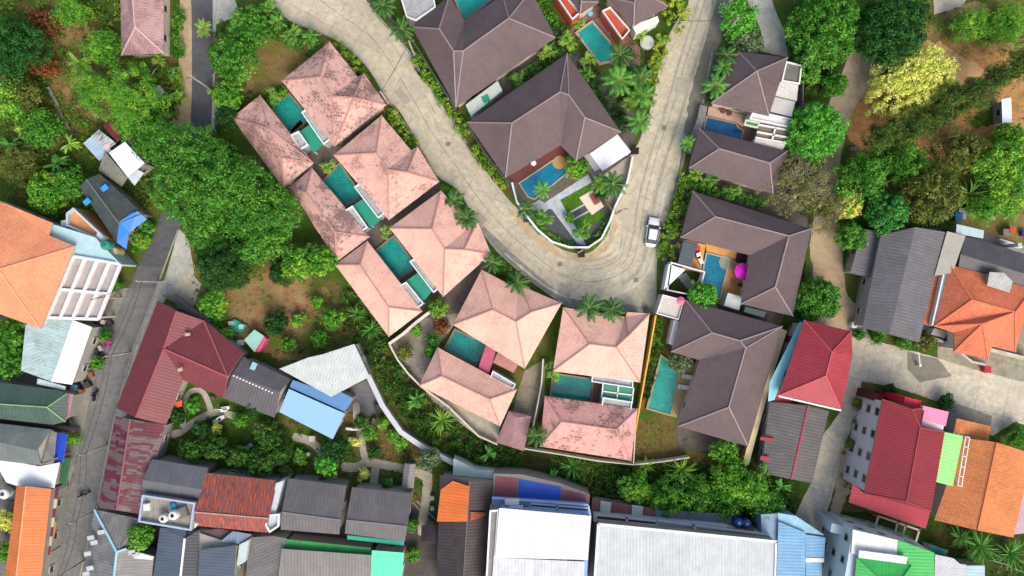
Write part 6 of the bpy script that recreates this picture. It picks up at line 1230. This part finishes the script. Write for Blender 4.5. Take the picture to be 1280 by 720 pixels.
# undergrowth that nobody could count
U1 = leafm(C(81,125,41), C(121,157,52), C(152,150,69), s=.35, hv=.45); U2 = leafm(C(54,103,35), C(90,139,43), C(112,134,52), s=.4, hv=.4); UD = leafm(C(146,139,69), C(168,152,91), C(103,132,48), s=.4, hv=.3)
LEFTP = [(-15,-15),(150,-15),(152,72),(205,70),(228,100),(224,160),(206,225),(188,290),(100,300),(60,262),(-15,235)]
cover('undergrowth', 'tangled undergrowth on the slope at the upper left', 'undergrowth' and [LEFTP], U1, .8, (.4,1.1), (.2,2.0), 36, .36, -.22, 'undergrowth', 1); cover('dry_grass', 'dry grass tufts among the bushes of the upper left slope', [LEFTP], UD, .8, (.3,.6), (.1,.5), 20, .34, -.6, 'grass', 2, .22)
RIGHTP = [(985,-15),(1165,-15),(1168,22),(1230,20),(1290,-15),(1290,85),(1215,60),(1200,75),(1240,120),(1230,150),(1290,170),(1290,270),(1215,260),(1180,288),(1084,284),(1056,330),(1050,290),(1050,210),(1062,170),(1100,180),(1110,120),(1100,78),(1068,62),(1000,70)]
cover('undergrowth', 'undergrowth below the trees at the upper right', [RIGHTP], U1, .7, (.4,1.0), (.2,1.4), 34, .35, -.02, 'undergrowth', 3); cover('dry_grass', 'dry grass on the bare soil at the upper right', [RIGHTP, [(1085,110),(1120,130),(1110,175),(1062,190),(1062,150)]], UD, .6, (.25,.5), (.05,.4), 18, .3, -.3, 'grass', 4, .22)
MIDP = [(440,335),(470,352),(492,425),(525,485),(600,542),(660,566),(790,586),(860,576),(940,584),(990,600),(990,640),(960,652),(915,640),(820,632),(745,622),(640,588),(572,574),(520,545),(488,505),(465,462),(445,425),(425,385)]
cover('slope_plants', 'dense green plants on the slope below the pink villas', [MIDP], U2, 1.6, (.35,.9), (.3,1.6), 36, .32, -.42, 'undergrowth', 5); cover('undergrowth', 'low plants round the brown clearing', [[(235,305),(330,318),(430,345),(440,425),(385,446),(335,440),(262,400),(240,375)]], U1, .35, (.25,.6), (.08,.55), 24, .28, -.08, 'undergrowth', 6); cover('dry_grass', 'dry grass over the brown clearing', [[(235,305),(330,318),(430,345),(440,425),(385,446),(335,440),(262,400),(240,375)], [(425,515),(505,535),(548,570),(520,600),(470,590),(440,545)]], UD, 1.2, (.2,.4), (.03,.2), 16, .26, -.3, 'grass', 7, .22)
cover('undergrowth', 'undergrowth left of the top pink villa', [[(266,25),(330,10),(345,50),(330,60),(320,115),(290,145),(300,205),(270,160),(264,90)]], U2, .9, (.35,.8), (.3,1.4), 32, .32, -.1, 'undergrowth', 8)
cover('garden_plants', 'planted beds of the garden below the blue roof', [[(207,560),(236,478),(280,498),(345,522),(440,516),(505,535),(535,600),(515,625),(433,605),(345,598),(262,582)]], U2, .9, (.25,.6), (.1,.9), 26, .26, -.12, 'garden plants', 9); cover('garden_plants', 'plants along the right side of the garden and beside the black roof', [[(516,610),(546,605),(545,650),(524,700),(506,700),(510,640)]], U2, .8, (.2,.5), (.1,.6), 24, .25, -.1, 'garden plants', 10)
cover('undergrowth', 'plants between the dark villas and the sandy path', [[(985,75),(1036,85),(1052,90),(1034,130),(1030,170),(1012,290),(1016,330),(1012,420),(992,400),(1014,290),(990,245),(985,190),(1004,140)]], U2, .8, (.3,.7), (.2,1.1), 28, .3, -.2, 'undergrowth', 11); cover('undergrowth', 'plants between the bottom right houses', [[(1040,640),(1100,630),(1165,660),(1290,670),(1290,740),(1235,740),(1165,690),(1066,662)], [(1064,500),(1080,485),(1100,495),(1090,560),(1062,620),(1040,650)]], U2, .7, (.25,.6), (.1,.8), 26, .28, -.05, 'undergrowth', 12)
cover('undergrowth', 'plants in the gaps between the dark villas', [[(930,395),(975,405),(990,395),(975,560),(990,600),(935,590)], [(800,30),(860,0),(848,80),(820,140),(790,170),(740,90),(700,60),(660,-10),(695,-10),(720,40),(770,85)]], U2, 1.2, (.3,.7), (.2,1.2), 30, .3, -.3, 'undergrowth', 13)
cover('lawn_grass', 'short brown green grass of the lawn below the narrow teal pool', [[(797,524),(850,532),(862,562),(930,578),(793,578)]], leafm(C(112,106,52), C(138,120,66), s=.6, hv=.3), 3., (.15,.3), (.02,.1), 12, .2, -.8, 'grass', 14, .25)
cover('undergrowth', 'weeds in the cluttered yards along the left edge', [[(76,490),(95,480),(100,540),(85,620),(70,600),(88,545)], [(-10,600),(20,610),(5,720),(-10,720)], [(115,405),(128,410),(120,460),(95,485)]], U2, .6, (.2,.4), (.1,.5), 22, .24, -.1, 'undergrowth', 15)
# ---------------------------------------------------------------- car, bikes, poles, tanks and clutter
def car():
    c = P(814.5,291); rz = math.radians(-9); t = thing('parked_car', 'white saloon car with black windows parked on the road beside the tall hedge', 'car', c)
    t.rotation_euler = (0,0,rz); Z = Vector(c)
    def B(m, name, mats, parent=t, smooth=False):
        m.v = [v+Z for v in m.v]; return m.build(name, mats, parent, None, smooth)
    W = plain(C(236,238,242,.95), .25, .02, .6); GLS = glass()
    secs = [(-2.22,.62,.42,.62),(-2.1,.78,.35,.78),(-1.6,.86,.3,.93),(-.9,.88,.28,.97),(.3,.89,.28,.96),(1.1,.88,.28,.90),(1.7,.84,.3,.80),(2.1,.70,.36,.66),(2.24,.5,.42,.58)]
    m = MB(); vs = []
    for y, w, z0, z1 in secs: vs += [(-w,y,z0),(-w*1.02,y,(z0+z1)/2),(-w*.9,y,z1),(0,y,z1+.05),(w*.9,y,z1),(w*1.02,y,(z0+z1)/2),(w,y,z0)]
    n = 7; fs = [(i*n+k,i*n+(k+1)%n,(i+1)*n+(k+1)%n,(i+1)*n+k) for i in range(len(secs)-1) for k in range(n)]+[tuple(range(n))[::-1], tuple(range((len(secs)-1)*n, len(secs)*n))]
    m.add(vs, fs); o = B(m, 'body', W, smooth=False)
    b = o.modifiers.new('Bevel', 'BEVEL'); b.width = .05; b.segments = 2
    m = MB(); m.add([(-.74,-1.72,.93),(.74,-1.72,.93),(.58,-1.05,1.40),(-.58,-1.05,1.40)], [(0,1,2,3)]); B(m, 'rear_window', GLS); m = MB(); m.add([(.76,1.12,.92),(-.76,1.12,.92),(-.60,.42,1.41),(.60,.42,1.41)], [(0,1,2,3)]); B(m, 'windshield', GLS)
    m = MB(); m.add([(-.585,-1.08,1.40),(.585,-1.08,1.40),(.61,.44,1.42),(-.61,.44,1.42),(-.45,-.95,1.46),(.45,-.95,1.46),(.47,.3,1.47),(-.47,.3,1.47)], [(4,5,6,7),(0,1,5,4),(1,2,6,5),(2,3,7,6),(3,0,4,7)]); B(m, 'car_roof', W)
    for s in (-1, 1): m = MB(); m.add([(s*.78,-1.6,.95),(s*.79,1.05,.93),(s*.61,.42,1.40),(s*.585,-1.06,1.39)], [(0,1,2,3)]); B(m, 'side_window', GLS)
    for s in (-1, 1):
        m = MB(); m.box((s*.98,.78,.98), (.2,.13,.12)); B(m, 'wing_mirror', W); m = MB(); m.box((s*.62,2.1,.66), (.36,.16,.14), s*.3); B(m, 'headlight', plain(C(215,220,225,.8), .15)); m = MB(); m.box((s*.66,-2.13,.74), (.3,.12,.14), -s*.3); B(m, 'tail_light', plain(C(170,30,30), .2))
        for y in (-1.4, 1.35):
            m = MB(); m.tube([(s*.72,y,.33),(s*.93,y,.33)], .33, 18); w = B(m, 'wheel', plain(C(30,30,32), .8)); m = MB(); m.tube([(s*.90,y,.33),(s*.94,y,.33)], .2, 12); B(m, 'rim', plain(C(170,172,176), .3, metal=1), w)
car()
def bike(px, py, rz, label, col, rider=None):
    c = P(px, py); t = thing('motorcycle', label, 'motorcycle', c); t.rotation_euler = (0,0,rz); Z = Vector(c)
    def B(m, name, mat, p=t): m.v = [v+Z for v in m.v]; return m.build(name, mat, p)
    bl = plain(C(28,28,30), .7); m = MB(); m.tube([(0,-.45,.55),(0,-.1,.42),(0,.3,.5),(0,.5,.9)], [.14,.16,.1,.07], 8); m.box((0,.55,.85), (.28,.14,.3)); B(m, 'body', plain(col, .3)); m = MB(); m.tube([(0,-.75,.78),(0,-.3,.76),(0,.1,.78)], [.1,.14,.1], 8); B(m, 'seat', bl)
    for y in (-.6,.66): m = MB(); m.tube([(-.05,y,.3),(.05,y,.3)], .3, 16); B(m, 'wheel', bl)
    m = MB(); m.tube([(-.34,.42,1.0),(0,.5,1.03),(.34,.42,1.0)], .025, 6); m.tube([(0,.5,1.03),(0,.66,.3)], .03, 6); B(m, 'handlebar', bl)
    if rider:
        me = bpy.data.meshes.new('person'); V = [(0,-.1,.84),(0,-.08,1.1),(0,.0,1.33),(0,.03,1.46),(0,.05,1.62),(.2,.0,1.32),(.3,.18,1.12),(.32,.40,1.04),(-.2,.0,1.32),(-.3,.18,1.12),(-.32,.40,1.04),(.12,-.05,.82),(.2,.3,.78),(.18,.2,.34),(.18,.34,.3),(-.12,-.05,.82),(-.2,.3,.78),(-.18,.2,.34),(-.18,.34,.3)]
        E = [(0,1),(1,2),(2,3),(3,4),(2,5),(5,6),(6,7),(2,8),(8,9),(9,10),(0,11),(11,12),(12,13),(13,14),(0,15),(15,16),(16,17),(17,18)]; R = [.15,.15,.15,.06,.11,.07,.05,.035,.07,.05,.035,.1,.08,.055,.04,.1,.08,.055,.04]
        me.from_pydata(V, E, []); o = bpy.data.objects.new('person', me); COL.objects.link(o); md = o.modifiers.new('Skin', 'SKIN')
        for i, r in enumerate(R): me.skin_vertices[0].data[i].radius = (r, r)
        me.skin_vertices[0].data[0].use_root = True; o.modifiers.new('Sub', 'SUBSURF').levels = 1; o.modifiers['Sub'].render_levels = 2; me.materials.append(plain(rider[0], .8)); o.location = c; o.rotation_euler = (0,0,rz); tag(o, rider[1], 'person')
        m = MB(); m.lathe((0,.05,1.52), [(.05,0),(.13,.06),(.15,.15),(.12,.25),(.04,.3)], 12); h = m.build('helmet', plain(rider[2], .3), None); h.parent = o
bike(121,494,math.radians(-18),'black motorcycle ridden along the left road beside the maroon roof',C(40,40,46),(C(38,40,48),'rider in dark clothes and a grey helmet on the black motorcycle',C(150,150,155)))
bike(107,617,math.radians(-70),'dark motorcycle crossing the left road near the striped awning',C(36,36,40))
bike(101,478,.4,'black motorcycle parked at the bottom of the cluttered yard',C(30,34,60)); bike(107,474,.7,'blue black motorcycle parked in the cluttered yard',C(30,40,70)); bike(152,314+40,.4,'motorcycle parked beside the white pergola',C(40,40,44)); bike(523,92,.6,'dark motorcycle parked on the road beside the huge dark villa',C(35,35,38)); bike(118,414,1.9,'motorcycle parked at the top of the cluttered yard',C(120,30,30))
def tank(px, py, r, h, z0, col, label, name='water_tank', hole=None):
    c = P(px, py, z0+h); t = thing(name, label, 'water tank', (c.x,c.y,z0)); m = MB(); m.lathe((c.x,c.y,z0), [(r*.95,0),(r,.1),(r,h*.8),(r*.85,h*.95),(r*.35,h)], 20); m.build('tank_body', plain(col, .35, .05), t); m = MB(); m.lathe((c.x,c.y,z0), [(r*.34,h),(r*.34,h+.12),(r*.2,h+.14)], 14); m.build('lid', plain(hole or scl(col,.7), .4), t)
tank(139.5,314,.72,2.4,0.0+1.6,C(222,190,150),'tall beige water tank beside the left road'); tank(130,306,.72,1.6,4.0,C(50,140,118),'green round water tank on the pale blue terrace')
tank(203,649,.62,1.3,5.2,C(232,230,226,.85),'left white water tank on the rooftop terrace',hole=C(20,20,20)); tank(215.5,645,.68,1.5,5.2,C(235,233,228,.85),'right white water tank on the rooftop terrace',hole=C(20,20,20))
tank(924,654,.75,1.5,2.6,C(25,60,130),'left blue water tank behind the pale warehouse',hole=C(160,180,210)); tank(934,655,.7,1.4,2.6,C(40,70,130),'right blue water tank behind the pale warehouse',hole=C(150,165,190)); tank(3,618,.8,1.4,1.0,C(230,232,235,.85),'white round tank at the left edge above the yellow green shrub',hole=C(60,70,90)); tank(1069,406,.55,1.2,0,C(200,212,222),'small white tank at the left corner of the warehouse',hole=C(90,110,140)); tank(1078,401,.45,1.0,0,C(130,190,225),'small light blue drum at the left corner of the warehouse'); tank(9,664,.0001+.5,1.,0,C(220,220,220),'white bin beside the long orange roof') if 0 else None
# utility poles with their cables
PG = 'utility poles'
def pole(px, py, label, h=7, arm=None, group=None):
    b = P(px, py); t = thing('utility_pole', label, 'pole', b, group); m = MB(); m.tube([(b.x,b.y,-.05),(b.x,b.y,h)], [.15,.10], 8); m.build('pole', concrete(C(185,180,170)), t); m = MB(); a = arm or .3
    m.bar((b.x-math.cos(a)*.8,b.y-math.sin(a)*.8,h-.4), (b.x+math.cos(a)*.8,b.y+math.sin(a)*.8,h-.4), .12, .1); [m.lathe((b.x+math.cos(a)*s,b.y+math.sin(a)*s,h-.35), [(.05,0),(.07,.1),(.04,.2)], 6) for s in (-.7,0,.7)]; m.build('crossarm', DECK, t); return Vector((b.x,b.y,h-.2))
def cable(a, b, label, r=.03, sag=.6, col=None):
    pts = [a.lerp(b, i/8)-Vector((0,0,sag*4*(i/8)*(1-i/8))) for i in range(9)]; pts = [p-a for p in pts]; m = MB(); m.tube([p+a for p in pts], r, 4); o = m.build('cable', col or plain(C(60,58,56), .6), None, (a.x,a.y,a.z)); tag(o, label, 'cable')
a1 = pole(519,71,'utility pole on the road edge beside the huge dark villa'); a2 = pole(486,130,'utility pole at the corner of the top pink villa'); cable(a1, a2, 'cable crossing the curving road beside the top pink villa', .04)
a3 = pole(835,46,'utility pole beside the yellow green hedge at the upper road'); a4 = pole(905,44,'utility pole by the bright tree at the upper road'); cable(a3, a4, 'cable crossing the upper road', .04)
a5 = pole(770,268,'lamp post beside the curved white wall, right side'); a6 = pole(722,316,'post at the tip of the curved white wall'); a7 = pole(608,328,'post between the third and fourth pink villas')
l1 = pole(134,556,'utility pole beside the faded maroon roof'); l2 = pole(164,440,'utility pole between the long maroon roof and the left road'); l3 = pole(123,636,'utility pole at the corner of the faded maroon roof'); l4 = pole(106,700,'utility pole at the bottom of the left road'); l5 = pole(200,352,'utility pole at the top corner of the maroon roof'); l6 = pole(264,112,'utility pole right of the left road at the top'); l0 = pole(88,566,'utility pole beside the cobalt blue awning'); l7 = pole(152,372,'utility pole opposite the top of the maroon roof'); l8 = pole(62,735,'utility pole at the bottom edge left of the road')
off = Vector((.5,.1,-.5))
for a, b, l in ((l5,l2,'lower power cable above the left road beside the maroon roof'), (l2,l1,'lower power cable above the left road beside the long maroon roof'), (l1,l3,'lower power cable along the faded maroon roof'), (l3,l4,'lower power cable above the bottom of the left road')): cable(a+off, b+off, l, .045, .8)
for a, b, l in ((l5,l2,'upper power cable above the left road beside the maroon roof'), (l2,l1,'power cable above the left road beside the long maroon roof'), (l1,l3,'power cable along the faded maroon roof'), (l3,l4,'power cable above the bottom of the left road'), (l7,l5,'power cable crossing the left road above the maroon roof'), (l0,l1,'power cable crossing the left road by the cobalt blue awning'), (l8,l4,'power cable crossing the left road at the bottom')): cable(a, b, l, .035)
t = thing('barrier', 'raised white barrier pole at the edge of the concrete yard below the warehouse', 'barrier', P(1146,455)); m = MB(); m.tube([P(1146,456,.0)+Vector((0,0,.9)), P(1148,440,1.6)], .09, 8); m.build('bar', WHT, t); m = MB(); p = P(1146,456); m.box((p.x,p.y,.5), (.35,.35,1.)); m.build('post', WHT, t)
# bins and small things
def binn(px, py, col, label, s=.7, h=1.0, name='wheelie_bin', cat='bin'):
    c = P(px, py); t = thing(name, label, cat, c); m = MB(); m.add([(c.x+a*s*.42,c.y+b*s*.42,0.02) for a, b in ((-1,-1),(1,-1),(1,1),(-1,1))]+[(c.x+a*s*.5,c.y+b*s*.5,h) for a, b in ((-1,-1),(1,-1),(1,1),(-1,1))], [(3,2,1,0),(4,5,6,7),(0,1,5,4),(1,2,6,5),(2,3,7,6),(3,0,4,7)]); m.build('bin_body', plain(col, .5), t); m = MB(); m.box((c.x,c.y,h+.05), (s*1.1,s*1.1,.08)); m.build('lid', plain(scl(col,.7), .5), t)
binn(793,190,C(45,32,32),'dark bin at the corner of the carport driveway',.9); binn(726,318,C(50,34,30),'dark brown bin at the tip of the curved wall',.9); binn(829,289,C(30,30,32),'black bin in the hedge beside the white car',.9); binn(658,275,C(60,60,60),'grey bin outside the curved white wall',.8); binn(808,389,C(60,44,40),'dark bin at the bottom of the road bend',.8); binn(844,323,C(150,50,44),'red pot beside the dark slate shade roof',.8,.7,'plant_pot','plant pot'); binn(1229,461,C(214,40,60),'red box on the wall in front of the orange tiled house',.9,1.)
binn(1193,272,C(50,130,215),'blue drum above the small pale blue roof',1.,1.1,'drum','drum'); binn(1200,271,C(215,205,180),'cream sack beside the blue drum',.8,.8,'sack','sack'); binn(1260,288,C(225,90,60),'orange red drum at the right edge above the black roof',.8,1.,'drum','drum'); binn(1253,291,C(150,150,130),'grey drum beside the orange red drum',.9,.9,'drum','drum'); binn(1277,292,C(70,40,170),'violet bundle at the right edge',.8,.6,'sack','sack'); binn(1252,308,C(225,225,218),'white gas bottle shaped box on the rail above the black roof',.5,3.9,'vent','vent')
for px, py, rz, l in ((281,512,.2,'upper left white garden bench beside the path'), (284,509.5,.2,'upper right white garden bench beside the path'), (274,525,.5,'lower left white garden bench below the path'), (278,522,.5,'lower right white garden bench below the path'), (313,557,.6,'white garden bench among the garden trees')):
    c = P(px, py); t = thing('garden_bench', l, 'bench', c); R = Matrix.Translation(c) @ Matrix.Rotation(rz, 4, 'Z'); m = MB(); m.box((0,0,.45), (1.0,.5,.08)); m.v = [R@v for v in m.v]; m.build('seat', WHT, t); m = MB(); m.box((0,.25,.72), (1.0,.08,.5)); m.v = [R@v for v in m.v]; m.build('backrest', WHT, t); m = MB(); [m.box((s*.42,0,.21), (.08,.45,.42)) for s in (-1,1)]; m.v = [R@v for v in m.v]; m.build('legs', WHT, t)
def gbox(px, py, sx, sy, h, col, label, name='stone_slab', cat='stone', rz=0):
    c = P(px, py); m = MB(); m.prism([(c.x+(a*sx*math.cos(rz)-b*sy*math.sin(rz))/2, c.y+(a*sx*math.sin(rz)+b*sy*math.cos(rz))/2) for a, b in ((-1,-.8),(-.8,-1),(.8,-1),(1,-.8),(1,.8),(.8,1),(-.8,1),(-1,.8))], 0, h); o = m.build(name, plain(col, .8, .15, dirt=.2), None, c); tag(o, label, cat)
gbox(487,601,1.0,.8,1.1,C(215,215,210),'white box with a dark opening in the garden beside the shelter','pump_box','box'); gbox(440,549,.9,.8,.4,C(175,175,150),'square stone slab table beside the garden path'); gbox(392,547,.9,.8,.9,C(200,195,190),'pale block under the corner of the blue roof','garden_block','block'); gbox(386,567,.6,.5,.7,C(215,205,200),'small pale pot in the curve of the garden path','plant_pot','plant pot'); gbox(345,577,.9,.9,.9,C(150,145,135),'grey rockery stone among the garden trees','rock','rock'); gbox(541,621,.6,.6,.8,C(160,165,150),'upper grey plant stand right of the garden path','plant_stand','plant stand'); gbox(541,634,.6,.6,.8,C(150,155,140),'lower grey plant stand right of the garden path','plant_stand','plant stand'); gbox(203,117,1.4,1.4,1.4,C(175,180,165),'pale rock beside the feathery tree on the left slope','rock','rock',.6); gbox(262+5,497,.7,.5,.6,C(90,80,75),'dark stone inside the looping garden path','rock','rock'); gbox(1105,183,1.1,.7,1.2,C(190,185,185),'pale heap on the red soil below the feathery trees','rubble','rubble',.4); gbox(1099,186,1.0,.7,.5,C(60,110,90),'green tin lying beside the pale heap','tin','tin',.8); gbox(1093,163,1.0,1.0,.6,C(50,45,42),'black tub on the red soil left of the feathery trees','tub','tub'); gbox(1065,187,1.0,.6,.6,C(110,105,110),'grey stone on the red soil right of the bright round tree','rock','rock'); gbox(304,402+6,.7,.7,.9,C(205,215,220),'pale bucket beside the teal tarpaulin','bucket','bucket'); gbox(291,404,.9,.6,.7,C(200,200,215),'crumpled pale sack on the teal tarpaulin','sack','sack'); gbox(302,428,1.0,.8,.6,C(215,215,215),'white sack left of the teal shed','sack','sack'); gbox(254,394,1.4,.8,.5,C(215,180,140),'tan board at the top corner of the maroon wing','board','board',-.4)
gbox(474,510,1.0,1.3,.9,C(60,60,62),'dark opening block at the end of the curving white wall','planter','planter',.5); gbox(467,528,.4,1.6,.8,C(110,100,95),'long planter beside the curving white wall','planter','planter',-.3)
# fallen trunks on the slope
def log(a, b, r, label, col=C(150,145,140)):
    p, q = P(*a, .0)+Vector((0,0,.3)), P(*b, .0)+Vector((0,0,.25)); m = MB(); m.tube([p, p.lerp(q,.4)+Vector((.1,.15,.1)), p.lerp(q,.7)+Vector((-.1,0,.05)), q], [r, r*.9, r*.75, r*.5], 7); o = m.build('fallen_trunk', plain(col, .9, .2), None, p); tag(o, label, 'fallen trunk')
log((62,110),(88,162),.28,'long grey fallen trunk on the left slope'); log((190,96),(198,85),.14,'short pale log below the lone pink grey roof',C(195,190,180)); log((212,142),(224,150),.16,'brown log on the verge beside the left road',C(100,75,60)); log((10,112),(35,124),.10,'thin pale branch near the left edge',C(190,185,178)); log((1240,700),(1278,714),.10,'thin grey pole lying in the bottom right corner')
# yard clutter beside the left road
rnd = random.Random(3)
CL = [('crate','crate',C(60,70,90),'blue grey crate'),('basket','basket',C(150,90,70),'brown basket'),('sack','sack',C(190,185,180),'pale sack'),('plant_pot','plant pot',C(70,60,55),'dark plant pot'),('bucket','bucket',C(120,160,190),'blue bucket')]
wh = ['near the top of the cluttered yard','by the magenta bougainvillea','beside the white shed roof','in the middle of the cluttered yard','near the lime shrub','at the bottom of the cluttered yard','beside the parked black motorcycle']
k = 0
for (x, y) in ((120,406),(126,403),(133,402),(139,404),(118,420),(124,440),(112,440),(108,446),(112,456),(104,460),(108,464),(116,468),(100,470),(112,480),(97,484),(92,490),(104,488),(128,435),(130,446)):
    n_, c_, col, l = CL[k % 5]; gbox(x, y, rnd.uniform(.5,1.0), rnd.uniform(.5,.9), rnd.uniform(.4,1.1), col, l+' '+wh[min(6, k//3)], n_, c_, rnd.uniform(0,3)); k += 1
for x, y, col, l in ((160,350,C(190,180,165),'pale block at the lower end of the pergola strip'), (152,344,C(80,110,90),'green crate beside the pergola near the road'), (185,628,C(232,232,232),'white box on the rooftop terrace'), ): pass
def roofbox(px, py, z, sx, sy, h, col, label, name, cat, rz=0):
    c = P(px, py, z+h); m = MB(); m.box((c.x,c.y,z+h/2), (sx,sy,h), rz); m.box((c.x,c.y,z+h+.03), (sx*.85,sy*.85,.06), rz); o = m.build(name, plain(col, .6, .1, dirt=.2), None, (c.x,c.y,z)); tag(o, label, cat)
roofbox(183,634,5.2,.9,1.0,.5,C(235,235,235,.85),'white box at the left of the rooftop terrace','storage_box','box',.1); roofbox(216,633,5.2,.9,.7,.4,C(30,165,200),'turquoise tarpaulin bundle on the rooftop terrace','tarpaulin_bundle','tarpaulin',.6); roofbox(226,641,5.2,1.8,1.5,.5,C(110,108,100),'grey heap beside the right white tank on the rooftop terrace','rubble_heap','rubble',.3)
for px, py, z, l, rz in ((225,462,5.3,'stacked vent on the maroon wing roof',.4), (234,418,4.8,'small pale vent pipe on the upper maroon wing',.1)): roofbox(px, py, z, .7, .45, .3, C(190,175,155), l, 'roof_vent', 'roof vent', rz)
roofbox(126,297,3.6,1.6,.9,.6,C(225,228,228,.85),'white air conditioner with two black fans on the terrace','air_conditioner','air conditioner',-.5)
# ---------------------------------------------------------------- light, sky, camera
w = bpy.data.worlds.new('World'); SC.world = w; w.use_nodes = True; nt = w.node_tree; bg = nt.nodes['Background']
sky = nt.nodes.new('ShaderNodeTexSky'); sky.sky_type = 'NISHITA'; sky.sun_disc = False
EL, AZ = math.radians(46), math.radians(155)   # azimuth clockwise from the top of the picture
sky.sun_elevation = EL; sky.sun_rotation = AZ; sky.air_density = 1.2; sky.dust_density = 5; sky.ozone_density = .6
nt.links.new(sky.outputs[0], bg.inputs[0]); bg.inputs[1].default_value = .15
ld = bpy.data.lights.new('sun', 'SUN'); ld.energy = 1.15; ld.angle = math.radians(30); ld.color = (1,.95,.88); lo = bpy.data.objects.new('sun', ld); COL.objects.link(lo)
d = Vector((math.sin(AZ)*math.cos(EL), math.cos(AZ)*math.cos(EL), math.sin(EL))); lo.rotation_euler = (-d).to_track_quat('-Z', 'Y').to_euler(); lo.location = d*150
cd = bpy.data.cameras.new('camera'); co = bpy.data.objects.new('camera', cd); COL.objects.link(co); co.location = (0,0,H); co.rotation_euler = (0,0,0)
cd.sensor_width = 36; cd.lens = 36*H/(1280*K); cd.clip_end = 3000; cd.clip_start = 1; SC.camera = co
SC.view_settings.view_transform = 'Standard'; SC.view_settings.look = 'None'; SC.view_settings.gamma = 1; SC.view_settings.use_curve_mapping = False; SC.view_settings.exposure = .74
